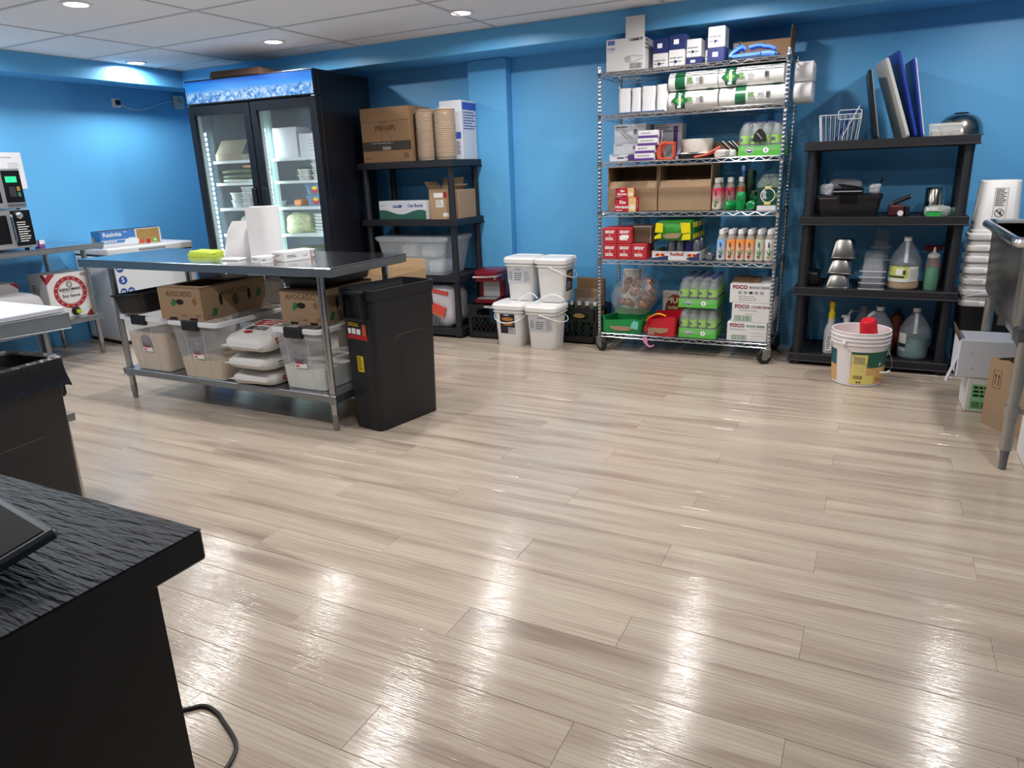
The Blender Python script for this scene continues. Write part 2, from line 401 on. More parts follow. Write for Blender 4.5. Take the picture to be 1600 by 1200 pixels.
# ---- worktable with the white board
wt = thing('white_top_table', 'low worktable with white cutting board top at the left edge', 'table', (-3.10, .93, 0), -.02)
slab_top(MB(), -.36, .36, -.75, .68, .848, .062).build('table_frame', [STEEL, STEELDULL], wt, bevel=.003)
cb = MB().box(-.352, .352, -.742, .672, .849, .868).build('cutting_board', mat('white_poly_board', 'c6c9d1', rough=.4, var=.02), wt, bevel=.003)
MB().lathe([(.006, .868), (.006, .880), (.004, .886)], 10, (.30, .18, 0)).build('stud', STEELDULL, wt, smooth=True)
for x, y in ((-.31, .60), (.30, .60), (-.31, -.68), (.30, -.68)):
    leg_tube(wt, x, y, .786)
slab_top(MB(), -.33, .32, -.72, .64, .45, .035).build('undershelf', [mat('grey_shelf', '8d8a86', rough=.45, metal=.7)]*2, wt, bevel=.003)
# ---- chest freezer
FRZ = mat('freezer_white', 'd9dadb', rough=.32, var=.02); FRG = mat('freezer_side', 'b4b8bc', rough=.45, var=.02)
W_, D_ = .76, .56
fz = thing('chest_freezer', 'small white chest freezer with blue round stickers in the back left corner', 'freezer', (-5.84, 4.12, 0), math.radians(90-7))
MB().box(-W_/2, W_/2, -D_/2, D_/2, .03, .745).build('body', FRZ, fz, bevel=.012, seg=2)
MB().box(-W_/2-.003, W_/2+.003, -D_/2-.012, D_/2, .753, .812).build('lid', FRZ, fz, bevel=.014, seg=2)
MB().box(-W_/2+.006, W_/2-.006, -D_/2+.006, D_/2-.006, .744, .755).build('gasket', BLKMATTE, fz)
MB().box(-.12, .12, -D_/2-.020, -D_/2-.010, .775, .795).build('lid_handle', mat('handle_grey', '8f9296', rough=.4), fz, bevel=.004)
MB().box(-W_/2+.01, W_/2-.01, -D_/2+.01, D_/2-.01, 0, .031).build('plinth', BLKMATTE, fz)
F = front(W_, D_)
S1 = mat('sticker_blue', '2b4a9c', rough=.4)
decal(fz, 'sticker', F, [ell(.075, .655, .036, .045)], S1); decal(fz, 'print', F, words(.05, .63, .10, .69, 5, .5, 3, .3), WINK, .0011)
decal(fz, 'sticker', F, [ell(.085, .545, .036)], S1); text(fz, F, '5', .085, .545, .055, WINK, bold=.001)
decal(fz, 'sticker', F, [ell(.075, .45, .03)], S1); decal(fz, 'sticker', F, [ell(.14, .45, .03)], S1)
decal(fz, 'print', F, words(.055, .44, .095, .46, 2, .5, 5, .3)+words(.12, .44, .16, .46, 2, .5, 6, .3), WINK, .0011)
# ---- glass door refrigerator
FW, FD, FH = 1.285, .75, 2.10
FB = mat('fridge_black', '14151d', rough=.38, var=.06); FI = mat('fridge_liner', '56707f', rough=.4, var=.02)
fr = thing('glass_door_fridge', 'tall black two-door glass refrigerator with lit blue ice sign', 'refrigerator', (-4.562, 4.780, 0), math.radians(4.5))
w2, d2 = FW/2, FD/2; yf = -d2+.06
mb = MB().box(-w2, -w2+.04, yf, d2, .10, FH).box(w2-.04, w2, yf, d2, .10, FH).box(-w2+.04, w2-.04, d2-.04, d2, .10, FH).box(-w2+.04, w2-.04, yf, d2-.04, FH-.04, FH).box(-w2+.04, w2-.04, yf, d2-.04, .10, .22)
mb.build('cabinet', FB, fr, bevel=.004)
mb = MB().box(-w2+.04, -w2+.046, yf+.01, d2-.04, .22, 1.90).box(w2-.046, w2-.04, yf+.01, d2-.04, .22, 1.90).box(-w2+.046, w2-.046, d2-.046, d2-.04, .22, 1.90).box(-w2+.046, w2-.046, yf+.01, d2-.046, 1.89, 1.90).box(-w2+.046, w2-.046, yf+.01, d2-.046, .22, .226)
mb.build('liner', FI, fr)
for sx in (-1, 1):
    for y in (yf+.06, d2-.06): MB().lathe([(.03, 0), (.03, .02), (.018, .03), (.018, .10)], 12, (sx*(w2-.08), y, 0)).build('foot', BLKPL, fr, smooth=True)
MB().box(-w2, w2, -d2+.01, yf, .12, .22).build('grille', BLKPL, fr, bevel=.004)
hd = MB().box(-w2, w2, -d2, yf, 1.912, FH).build('header', FB, fr, bevel=.004)
def sign_mat():
    m, nt, b, out = nodes_of('lit_ice_sign'); N = nt.nodes.new; L = nt.links.new
    tc = N('ShaderNodeTexCoord'); sp = N('ShaderNodeSeparateXYZ'); L(tc.outputs['Object'], sp.inputs[0])
    gr = N('ShaderNodeMapRange'); gr.inputs['From Min'].default_value = 1.93; gr.inputs['From Max'].default_value = 2.09; L(sp.outputs['Z'], gr.inputs['Value'])
    sky = N('ShaderNodeValToRGB'); e = sky.color_ramp.elements
    e[0].color = lin('6db8f0'); e[1].color = lin('0558c8'); x = e.new(.62); x.color = lin('2a8eea')
    n0 = N('ShaderNodeTexNoise'); n0.inputs['Scale'].default_value = 3; mp0 = N('ShaderNodeMapping'); mp0.inputs['Scale'].default_value = (.7, 1, 5); L(tc.outputs['Object'], mp0.inputs[0]); L(mp0.outputs[0], n0.inputs['Vector'])
    a0 = N('ShaderNodeMath'); a0.operation = 'MULTIPLY_ADD'; a0.inputs[1].default_value = .9; L(n0.outputs['Fac'], a0.inputs[0]); 
    s0 = N('ShaderNodeMath'); s0.operation = 'SUBTRACT'; s0.inputs[1].default_value = .45; L(gr.outputs[0], s0.inputs[0]); L(s0.outputs[0], a0.inputs[2]); L(a0.outputs[0], sky.inputs[0])
    vo = N('ShaderNodeTexVoronoi'); vo.inputs['Scale'].default_value = 42; vo.feature = 'F1'; L(tc.outputs['Object'], vo.inputs['Vector'])
    n1 = N('ShaderNodeTexNoise'); n1.inputs['Scale'].default_value = 15; n1.inputs['Detail'].default_value = 5; n1.inputs['Distortion'].default_value = 2.5; L(tc.outputs['Object'], n1.inputs['Vector'])
    ice = N('ShaderNodeValToRGB'); e = ice.color_ramp.elements; e[0].position = .36; e[0].color = lin('2f74c8'); e[1].position = .66; e[1].color = lin('dcecf8'); x = e.new(.5); x.color = lin('7fb4e6')
    L(n1.outputs['Fac'], ice.inputs[0])
    ed = N('ShaderNodeMath'); ed.operation = 'MULTIPLY_ADD'; ed.inputs[1].default_value = .35; L(n1.outputs['Fac'], ed.inputs[0]); L(gr.outputs[0], ed.inputs[2])
    mk = N('ShaderNodeMapRange'); mk.inputs['From Min'].default_value = .56; mk.inputs['From Max'].default_value = .74; mk.inputs['To Min'].default_value = 1; mk.inputs['To Max'].default_value = 0; L(ed.outputs[0], mk.inputs['Value'])
    mx = N('ShaderNodeMix'); mx.data_type = 'RGBA'; L(mk.outputs[0], mx.inputs['Factor']); L(sky.outputs[0], mx.inputs['A']); L(ice.outputs[0], mx.inputs['B'])
    L(mx.outputs['Result'], b.inputs['Emission Color']); b.inputs['Emission Strength'].default_value = .95
    b.inputs['Base Color'].default_value = (.02, .04, .1, 1); b.inputs['Roughness'].default_value = .25
    return m
o = MB().box(-w2+.012, w2-.012, -d2-.004, -d2+.001, 1.925, FH-.012).build('sign_panel', sign_mat(), hd); o['label'] = 'backlit blue sign with ice cubes'
GLASS = clear('door_glass', 'ffffff', .06, .03)
for sx in (-1, 1):
    x0, x1 = (-w2, -.004) if sx < 0 else (.004, w2)
    dr = MB().box(x0, x0+.062, -d2, yf-.004, .225, 1.905).box(x1-.062, x1, -d2, yf-.004, .225, 1.905).box(x0+.062, x1-.062, -d2, yf-.004, 1.835, 1.905).box(x0+.062, x1-.062, -d2, yf-.004, .225, .31).build('door', FB, fr, bevel=.003)
    MB().box(x0+.062, x1-.062, -d2+.02, -d2+.026, .31, 1.835).build('glass_pane', GLASS, dr)
    hx = -.055 if sx < 0 else .055
    MB().box(hx-.022, hx+.022, -d2-.018, -d2, .93, 1.25).build('handle', BLKPL, dr, bevel=.008, seg=2)
    MB().box(x0+.062 if sx < 0 else x0+.062, x0+.072, -d2+.028, yf-.004, .31, 1.835).build('gasket_trim', mat('door_gasket', '9fb3b5', rough=.5), dr)
    MB().box(sx*(w2-.02)-.014, sx*(w2-.02)+.014, -d2-.004, -d2+.02, 1.905, 1.915).build('hinge', CHROME, dr)
MB().box(-.03, .03, yf+.005, yf+.15, .22, 1.895).build('mullion', mat('mullion_mint', 'bfe0dc', rough=.5), fr)
LED = emit('cool_led', 'dff6ff', 9)
for x in (-w2+.052, -.036, .036, w2-.052):
    mb = MB()
    for q in range(36): mb.box(x-.004, x+.004, yf+.035, yf+.045, .28+.04*q, .28+.04*q+.024)
    st = mb.build('led_strip', LED, fr); st['kind'] = 'stuff'; st['label'] = 'bright white vertical led strip'
    ld = bpy.data.lights.new('fridge_light', 'AREA'); ld.shape = 'RECTANGLE'; ld.size = .03; ld.size_y = 1.4; ld.energy = 2.2; ld.color = (.80, .97, 1)
    lo = bpy.data.objects.new('fridge_light', ld); C.objects.link(lo); lo.parent = fr
    lo.location = (x+(.012 if x in (-w2+.052, .036) else -.012), yf+.06, 1.0)
    lo.rotation_euler = (PI/2, 0, (-PI/4 if x in (-w2+.052, .036) else PI/4))
FSH = mat('fridge_shelf_white', 'd8e6e6', rough=.4)
SHZ = [1.475, 1.295, 1.085, .865, .60]
for sx in (-1, 1):
    x0, x1 = (-w2+.06, -.045) if sx < 0 else (.045, w2-.06)
    for z in SHZ:
        mb = MB().box(x0, x1, yf+.075, yf+.085, z-.022, z)
        mb.box(x0, x1, d2-.06, d2-.052, z-.010, z)
        n = 22
        for i in range(n+1):
            x = x0+(x1-x0)*i/n; mb.box(x-.0018, x+.0018, yf+.085, d2-.06, z-.004, z)
        mb.build('fridge_shelf', FSH, fr)
    for sd in (x0-.010, x1+.004):
        pass
# pilaster strips with slots on the liner, lit by the strip
for sx in (-1, 1): MB().box(min(sx*(w2-.052), sx*(w2-.047)), max(sx*(w2-.052), sx*(w2-.047)), yf+.12, yf+.14, .25, 1.86).build('shelf_standard', STEELDULL, fr)

# ---- black resin shelving
def resin_shelving(label, loc, W=.915, D=.457):
    t = thing('resin_shelving', label, 'shelving unit', loc)
    zs = [.075, .515, .960, 1.410]
    for z in zs:
        mb = MB().box(-W/2, W/2, -D/2, -D/2+.012, z-.052, z).box(-W/2, W/2, D/2-.012, D/2, z-.052, z).box(-W/2, -W/2+.012, -D/2+.012, D/2-.012, z-.052, z).box(W/2-.012, W/2, -D/2+.012, D/2-.012, z-.052, z)
        mb.box(-W/2+.012, W/2-.012, -D/2+.012, D/2-.012, z-.016, z-.006)
        mb.box(-W/2-.006, W/2+.006, -D/2-.006, -D/2, z-.052, z-.043).box(-W/2-.006, W/2+.006, D/2, D/2+.006, z-.052, z-.043).box(-W/2-.006, -W/2, -D/2, D/2, z-.052, z-.043).box(W/2, W/2+.006, -D/2, D/2, z-.052, z-.043)
        for i in range(1, 8): x = -W/2+W*i/8; mb.box(x-.004, x+.004, -D/2+.012, D/2-.012, z-.04, z-.016)
        mb.box(-W/2+.012, W/2-.012, -.004, .004, z-.04, z-.016)
        mb.build('shelf', RESIN, t, bevel=.002)
    for sx in (-1, 1):
        for sy in (-1, 1):
            x, y = sx*(W/2-.045), sy*(D/2-.04)
            for a, b in zip(zs, zs[1:]):
                MB().loft([circ(.031, a-.006, 10, x, y), circ(.028, a+.03, 10, x, y), circ(.026, b-.10, 10, x, y), circ(.029, b-.017, 10, x, y)]).build('post', RESIN, t, smooth=True)
            MB().lathe([(.032, 0), (.035, .006), (.033, .059)], 10, (x, y, 0)).build('foot', RESIN, t, smooth=True)
    return t
RS_L = resin_shelving('black resin shelving between the glass fridge and the pilaster', (-3.41, 5.075, 0))
RS_R = resin_shelving('black resin shelving beside the chrome rack, under the steel bowl', (.015, 5.130, 0))

# ---- chrome wire rack on casters
WX0, WX1, WY0, WY1 = -1.762, -.567, 4.855, 5.290
wr = thing('wire_rack', 'chrome wire shelving rack on casters stocked with drinks and boxes', 'shelving unit', ((WX0+WX1)/2, (WY0+WY1)/2, 0))
hw, hd_ = (WX1-WX0)/2, (WY1-WY0)/2
WZ = [.135, .675, 1.005, 1.342, 1.648, 1.915]
for z in WZ:
    mb = MB()
    for sy in (-1, 1):
        for dz in (-.004, -.030): mb.tube([(-hw, sy*hd_, z+dz), (hw, sy*hd_, z+dz)], .0032, 6)
        n = 26; pts = []
        for i in range(n+1): pts.append((-hw+2*hw*i/n, sy*hd_, z-(.006 if i % 2 else .028)))
        mb.tube(pts, .0022, 5)
    for sx in (-1, 1):
        for dz in (-.004, -.030): mb.tube([(sx*hw, -hd_, z+dz), (sx*hw, hd_, z+dz)], .0032, 6)
        n = 10; mb.tube([(sx*hw, -hd_+2*hd_*i/n, z-(.006 if i % 2 else .028)) for i in range(n+1)], .0022, 5)
    sf = mb.build('wire_shelf', CHROME, wr, smooth=True)
    mb = MB(); n = 44
    for i in range(1, n): x = -hw+2*hw*i/n; mb.tube([(x, -hd_, z-.002), (x, hd_, z-.002)], .0016, 4)
    for y in (-.145, 0, .145): mb.tube([(-hw, y, z-.006), (hw, y, z-.006)], .0026, 5)
    mb.build('shelf_wires', CHROME, sf)
for sx in (-1, 1):
    for sy in (-1, 1):
        x, y = sx*hw, sy*hd_
        prof = [(.0125, .10)]
        zz = .13
        while zz < 1.94: prof += [(.0125, zz), (.0117, zz+.002), (.0125, zz+.004)]; zz += .0254
        prof += [(.0125, 1.945), (.010, 1.952)]
        p = MB().lathe(prof, 10, (x, y, 0)).build('post', CHROME, wr, smooth=True)
        for z in WZ: MB().lathe([(.0135, z-.040), (.017, z-.034), (.0155, z+.004)], 10, (x, y, 0)).build('collar', CHROME if z > 1 else STEELDULL, p, smooth=True)
        a = {(-1, -1): 2.6, (1, -1): .5, (-1, 1): 1.2, (1, 1): .9}[(sx, sy)]
        M = Matrix.Translation((x, y, 0)) @ Matrix.Rotation(a, 4, 'Z')
        cs = MB().box(-.03, .012, -.022, .022, .098, .104, M=M).box(-.045, .012, -.022, -.018, .045, .098, M=M).box(-.045, .012, .018, .022, .045, .098, M=M).build('caster', STEELDULL, wr, bevel=.002)
        MW = M @ Matrix.Translation((-.025, 0, .05)) @ Matrix.Rotation(PI/2, 4, 'X')
        MB().lathe([(.030, -.016), (.044, -.015), (.050, -.008), (.050, .008), (.044, .015), (.030, .016)], 20, M=MW).build('wheel', RUBBER, cs, smooth=True)
        MB().lathe([(.012, -.0185), (.024, -.018), (.024, .018), (.012, .0185)], 14, M=MW).build('hub', STEELDULL, cs, smooth=True)

# ---- slim waste bins
def slim_bin(label, loc, rz, stickers=False, liner=False):
    t = thing('slim_waste_bin', label, 'trash can', loc, rz)
    w0, d0, w1, d1, h = .205, .44, .262, .462, .755
    L = []
    for k in range(9):
        f = k/8; L.append(rr(w0+(w1-.012-w0)*f, d0+(d1-.012-d0)*f, h*.93*f, .03, 3))
    L += [rr(w1, d1, h*.93, .03, 3), rr(w1+.004, d1+.004, h, .03, 3), rr(w1-.02, d1-.02, h, .03, 3), rr(w1-.026, d1-.026, h-.03, .028, 3)]
    for k in range(8, -1, -1):
        f = k/8; L.append(rr(w0-.012+(w1-.036-w0)*f, d0-.012+(d1-.036-d0)*f, .012+(h*.92-.012)*f, .025, 3))
    body = MB().loft(L, True, True).build('body', BLKPL, t, smooth=True, ang=40)
    for sy in (-1, 1):
        y = sy*(d1/2)
        mb = MB().box(-.075, .075, min(y, y+sy*.028), max(y, y+sy*.028), .60, .612).box(-.075, -.062, min(y, y+sy*.028), max(y, y+sy*.028), .612, .745).box(.062, .075, min(y, y+sy*.028), max(y, y+sy*.028), .612, .745)
        mb.box(-.082, .082, min(y, y+sy*.030), max(y, y+sy*.030), .735, .752)
        mb.build('handle', BLKPL, t, bevel=.003)
    def wallx(z): return (w0+(w1-.012-w0)*z/(h*.93))/2
    for inset, hgt in ((0, .50), (.028, .465), (.052, .44)):
        pts = []
        for z in (.08, .2, .3, hgt-.06): pts.append((wallx(z)-.001, -.10+inset, z))
        for i in range(1, 7):
            a = PI/2*i/6; z = hgt-.06+.06*math.sin(a); pts.append((wallx(z)-.001, -.10+inset+.08*(1-math.cos(a)), z))
        pts.append((wallx(hgt)-.001, .12, hgt))
        if not inset: pts = pts[4:]
        MB().tube(pts, .0022, 5).build('molded_rib', BLKPL, body)
    if stickers:
        y = -(d0+(d1-.012-d0)*.7)/2
        def FF(z): return fm((0, -(d0+(d1-.012-d0)*(z/(h*.93)))/2-.0012, z), (1, 0, 0), (0, -(d1-.012-d0)/2/(h*.93), 1))
        F = FF(.53)
        decal(t, 'sticker', F, [R(-.085, -.035, .07, .055)], mat('sticker_black', '17130f', rough=.35), .0009)
        decal(t, 'sticker_band', F, [R(-.085, -.035, .07, -.012)], INKR, .0014)
        decal(t, 'sticker_print', F, words(-.075, .03, .03, .052, 2, .6, 4, .25), YEL, .0014)
        decal(t, 'sticker_icons', F, [R(-.078, -.008, -.055, .02), R(-.048, -.008, -.02, .022), R(-.012, -.008, .018, .02)], WINK, .0014)
        decal(t, 'sticker_bin_icon', F, [R(.032, -.012, .062, .048)], mat('sticker_orange', 'c2512c', rough=.4), .0014)
        F = FF(.36)
        decal(t, 'warning_sticker', F, [R(-.03, -.04, .018, .045)], YEL, .0009)
        decal(t, 'print', F, words(-.026, -.035, .014, .04, 9, .5, 8, .3), INK, .0014)
    if liner:
        mb = MB(); loops = []
        rnd = random.Random(4)
        for k, (f, z) in enumerate(((-.05, h-.10), (-.025, h-.005), (.0, h+.006), (.016, h-.002), (.018, h-.05), (.026, h-.09))):
            l = []
            for p in rr(w1+f, d1+f, z, .03, 6):
                q = Vector(p); q.x += nz(p, 14, 1)*(.012 if k > 3 else .003); q.y += nz(p, 14, 2)*(.012 if k > 3 else .003); q.z += nz(p, 16, 3)*(.03 if k == 5 else .004); l.append(tuple(q))
            loops.append(l)
        mb.loft(loops, False, False).build('bin_liner', mat('bin_liner_film', '121216', rough=.3, bump=.3, bscale=30), t, smooth=True)
    return t
slim_bin('tall slim black waste bin with yellow sticker beside the prep table', (-2.298, 3.035, 0), math.radians(-11), stickers=True)
slim_bin('black waste bin with draped liner at the left edge beside the counter', (-2.535, 1.13, 0), math.radians(7), liner=True)

# ---- front counter
BWOOD = mat('stained_wood_lit_top', '2a2d33', rough=.5, var=.85, scale=5, stretch=(4, 26, 3), bump=.8, bscale=6, spec=.3)  # lightened top tone: the ceiling's sheen is put into the wood colour
BSIDE = mat('stained_wood_dark_sides', '0c0b0c', rough=.45, var=.1)  # same counter's sides, coloured near black where no sheen falls
ct = thing('front_counter', 'black stained wood counter in the bottom left corner', 'counter', (-1.40, .02, 0))
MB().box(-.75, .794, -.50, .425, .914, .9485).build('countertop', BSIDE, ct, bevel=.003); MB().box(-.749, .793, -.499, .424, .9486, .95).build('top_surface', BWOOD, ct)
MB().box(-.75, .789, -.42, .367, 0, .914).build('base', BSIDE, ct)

# ---- steel sink at the right edge
sk = thing('steel_sink', 'stainless steel basin sink on round legs at the right edge', 'sink', (.90, 3.99, 0))
SD = mat('sink_steel', '8c8f92', rough=.3, metal=1, var=.12, scale=6)
SX0, SX1, SY0, SY1 = -.40, .40, -.53, .53
def sink_loop(z, ix, iy, r=.04): return rr(SX1-SX0-2*ix, SY1-SY0-2*iy, z, r, 4)
mb = MB().loft([sink_loop(.955, .035, .035), sink_loop(.62, .045, .045), sink_loop(.505, .10, .10, .07), sink_loop(.51, .105, .105, .07), sink_loop(.62, .052, .052), sink_loop(.955, .042, .042)], True, True)
mb.build('basin', SD, sk, smooth=True)
path = []
for p in sink_loop(.955, .012, .012, .05): path.append(p)
MB().tube(path, .021, 10, True).build('rolled_rim', mat('rim_steel', 'c9cbce', rough=.2, metal=1), sk, smooth=True)
MB().box(-.34, .34, -.003, .003, .515, .945).build('divider', SD, sk)
for x, y in ((-.315, -.56), (.315, -.56), (-.315, .50), (.315, .50)):
    l = MB().lathe([(.024, .09), (.024, .56)], 14, (x, y, 0)).build('leg', mat('leg_grey', 'a9a7a0', rough=.35, metal=.8), sk, smooth=True)
    MB().lathe([(.014, 0), (.017, .07), (.022, .10)], 12, (x, y, 0)).build('foot', mat('foot_grey', '6d6c70', rough=.5), l, smooth=True)
    MB().lathe([(.029, .24), (.029, .285)], 14, (x, y, 0)).build('collar', mat('leg_grey', 'a9a7a0'), l, smooth=True)
mb = MB()
for y in (-.56, .50): mb.tube([(-.315, y, .262), (.315, y, .262)], .012, 8)
mb.tube([(.315, -.56, .262), (.315, .50, .262)], .012, 8)
mb.build('cross_rail', mat('leg_grey', 'a9a7a0'), sk, smooth=True)
for sx in (-1, 1): MB().box(min(sx*.34, sx*.29), max(sx*.34, sx*.29), -.57, -.43, .545, .60).build('leg_bracket', SD, sk)
# ================================================================== small goods: shared builders
def carton(name, label, w, d, h, loc, rz=0, m=CARD, cat='box', group=None, open_=False, flaps=(), seam=None, tilt=None, fl=None):
    """cardboard carton; open_: no lid; flaps: (side, angle from straight up outwards in degrees, length)"""
    t = thing(name, label, cat, loc, rz, group)
    if tilt: t.rotation_euler = (tilt[0], tilt[1], rz)
    if open_:
        k = .004
        mb = MB().box(-w/2, w/2, -d/2, d/2, 0, k).box(-w/2, w/2, -d/2, -d/2+k, k, h).box(-w/2, w/2, d/2-k, d/2, k, h).box(-w/2, -w/2+k, -d/2+k, d/2-k, k, h).box(w/2-k, w/2, -d/2+k, d/2-k, k, h)
        mb.build('body', m, t)
    else:
        MB().box(-w/2, w/2, -d/2, d/2, 0, h).build('body', m, t, bevel=min(.004, h*.05))
        if seam: decal(t, 'tape', top(w, d, h), [R(0, d/2-.02, w, d/2+.02)], seam, .0006)
    for s, a, l in flaps:
        a = math.radians(a); k = .003
        if s in 'fb':
            sg = -1 if s == 'f' else 1
            M = Matrix.Translation((0, sg*(d/2-.002), h)) @ Matrix.Rotation(-sg*a, 4, 'X')
            MB().box(-w/2+.003, w/2-.003, -k/2, k/2, 0, l, M=M).build('flap', fl or m, t)
        else:
            sg = -1 if s == 'l' else 1
            M = Matrix.Translation((sg*(w/2-.002), 0, h)) @ Matrix.Rotation(sg*a, 4, 'Y')
            MB().box(-k/2, k/2, -d/2+.003, d/2-.003, 0, l, M=M).build('flap', fl or m, t)
    return t
TOTE = clear('tote_plastic', 'e9eef2', .15, .22); TOTEF = clear('tote_plastic_clear', 'dfe6ec', .26, .2)
def shell(w0, d0, w1, d1, h, t=.003, r=.03, lip=.012, z0=0, n=3, steps=4, lipt=.012):
    """open tapered container with a rim"""
    L = [rr(w0+(w1-w0)*k/steps, d0+(d1-d0)*k/steps, z0+h*k/steps, r, n) for k in range(steps+1)]
    if lip: L += [rr(w1+2*lip, d1+2*lip, z0+h-lipt, r+lip, n), rr(w1+2*lip, d1+2*lip, z0+h, r+lip, n)]
    L += [rr(w1-2*t, d1-2*t, z0+h, r, n)]
    L += [rr(w0+(w1-w0)*k/steps-2*t, d0+(d1-d0)*k/steps-2*t, z0+max(t, h*k/steps), r, n) for k in range(steps-1, -1, -1)]
    return MB().loft(L, True, True)
def tote(label, loc, fill, fillcol, w1=.43, d1=.585, h=.335, rz=0, group='storage totes under the prep table'):
    t = thing('storage_tote', label, 'storage tote', loc, rz, group)
    w0, d0 = w1*.78, d1*.88
    shell(w0, d0, w1-.03, d1-.03, h-.012, .0025, .035, 0).build('body', TOTE, t, smooth=True)
    L = [rr(w1-.032, d1-.032, h-.014, .035), rr(w1, d1, h-.014, .04), rr(w1, d1, h+.008, .04), rr(w1-.012, d1-.012, h+.012, .036), rr(w1-.034, d1-.034, h+.012, .034)]
    MB().loft(L+[L[0]], False, False).build('rim', mat('tote_rim_white', 'e4e6ea', rough=.35), t, smooth=True)
    for sy in (-1, 1):
        MB().box(-.062, .062, sy*d1/2-.012, sy*d1/2+.012, h-.040, h+.018).build('latch_handle', BLKPL, t, bevel=.006, seg=2)
    # moulded ribs on the front
    for x in (-.07, .07):
        F = fm((0, -d0/2-.001, 0), (1, 0, 0), (0, -(d1-.03-d0)/2/(h-.012), 1))
        decal(t, 'molded_rib', F, [[(x*.95-.004, .01), (x*.95+.004, .01), (x*1.1+.004, h-.03), (x*1.1-.004, h-.03)]], TOTE, .004)
    def sec(z, off): f = z/(h-.012); return rr(w0+(w1-.03-w0)*f-off, d0+(d1-.03-d0)*f-off, z, .03)
    zt = fill*(h-.012)
    lp = [sec(.005, .008), sec(zt*.5, .008), sec(zt*.9, .008)]
    topl = [(x, y, z+nz((x, y, 0), 7, 3)*.02) for x, y, z in sec(zt, .010)]
    c = Vector((0, 0, zt+.012)); lp += [topl, [tuple(Vector(p).lerp(c, .5)) for p in topl]]
    o = MB().loft(lp, True, True).build('contents', mat('fill_'+fillcol, fillcol, rough=.9, var=.04, bump=.1, bscale=40), t, smooth=True, ang=60); o['kind'] = 'stuff'
    F = fm((0, -d0/2-.001, 0), (1, 0, 0), (0, -(d1-.03-d0)/2/(h-.012), 1))
    decal(t, 'sticker', F, [ell(.0, .19, .045, .04), R(-.04, .13, .045, .175)], mat('sticker_silver', '8a8893', rough=.4, var=.4, scale=60), .001)
    decal(t, 'sticker_tag', F, [R(-.04, .125, .045, .15)], WINK, .0015); decal(t, 'sticker_print', F, [R(-.035, .148, .02, .156), R(-.034, .131, -.01, .14)], INKR, .0019)
    return t
tote('clear tote nearly full of tan flour under the prep table, at the left end', (-3.915, 2.995, .201), .72, 'cdb59b', w1=.40)
tote('clear tote a third full of tan flour beside the white flour sacks', (-3.437, 2.970, .201), .34, 'c7ae8c')
tote('clear tote part filled with white flour under the right end of the prep table', (-2.700, 3.015, .201), .36, 'd9d7cf', w1=.36)
# flour sacks
SACK = mat('woven_sack_white', 'd8d5d0', rough=.6, var=.04, bump=.25, bscale=22)
def sack(label, loc, rz, w=.46, d=.56, h=.09, seed=1, tilt=0):
    t = thing('flour_sack', label, 'sack', loc, rz, 'white flour sacks stacked on the undershelf'); t.rotation_euler = (tilt, 0, rz)
    mb = MB(); L = []
    for k, (s, z) in enumerate(((.86, 0), (.97, .15), (1, .42), (.98, .7), (.9, .9), (.72, 1.0), (.4, 1.06))):
        l = []
        for p in rr(w*s, d*s, h*z, .06*s+.01, 7):
            q = Vector(p); q.z += nz(p, 11, seed)*.012*(k > 0); q.x += nz(p, 9, seed+3)*.012; q.y += nz(p, 9, seed+4)*.012; l.append(tuple(q))
        L.append(l)
    mb.loft(L, True, True).build('body', SACK, t, smooth=True, ang=70)
    for sy in (-1, 1):
        MB().loft([[(x, sy*(d/2-.01), h*(.42+.1*(k))) for k in (0, 1)][0:1]+[(x, sy*(d/2-.01), h*.52)]+[(x, sy*(d/2+.02), h*.56)]+[(x, sy*(d/2+.02), h*.50)] for x in (-w*.42, -w*.2, 0, w*.2, w*.42)], True, True).build('sewn_end', SACK, t)
    return t
MB_s = sack('lowest white flour sack between the two totes', (-3.048, 2.965, .203), .02, .32, .54, .072, 1)
for i, x in enumerate((.155,)):
    decal(MB_s, 'print', fm((.161, -.2, 0), (0, 1, 0), (-.1, 0, 1)), words(.02, .02, .30, .05, 2, .6, 3, .2), INKR)
MB_s = sack('middle white flour sack in the stack beside the totes', (-3.048, 2.955, .296), -.02, .33, .55, .072, 2)
decal(MB_s, 'print', fm((.168, -.2, 0), (0, 1, 0), (-.1, 0, 1)), words(.02, .02, .26, .045, 2, .5, 9, .2), INK)
s3 = sack('topmost white flour sack with red and black print', (-3.048, 2.965, .432), .02, .335, .57, .085, 3, tilt=.135)
FT = top(.335, .57, .0905)
decal(s3, 'print', FT, words(.06, .20, .29, .29, 3, .6, 12, .3), INKR, .0012)
decal(s3, 'print', FT, words(.07, .13, .27, .185, 3, .55, 14, .25), INK, .0012)
decal(s3, 'emblem', FT, [ell(.13, .10, .03, .018)], INKR, .0012)
decal(s3, 'print', fm((.174, -.2, 0), (0, 1, 0), (-.1, 0, 1)), words(.0, .03, .25, .07, 2, .6, 10, .2), INKR)
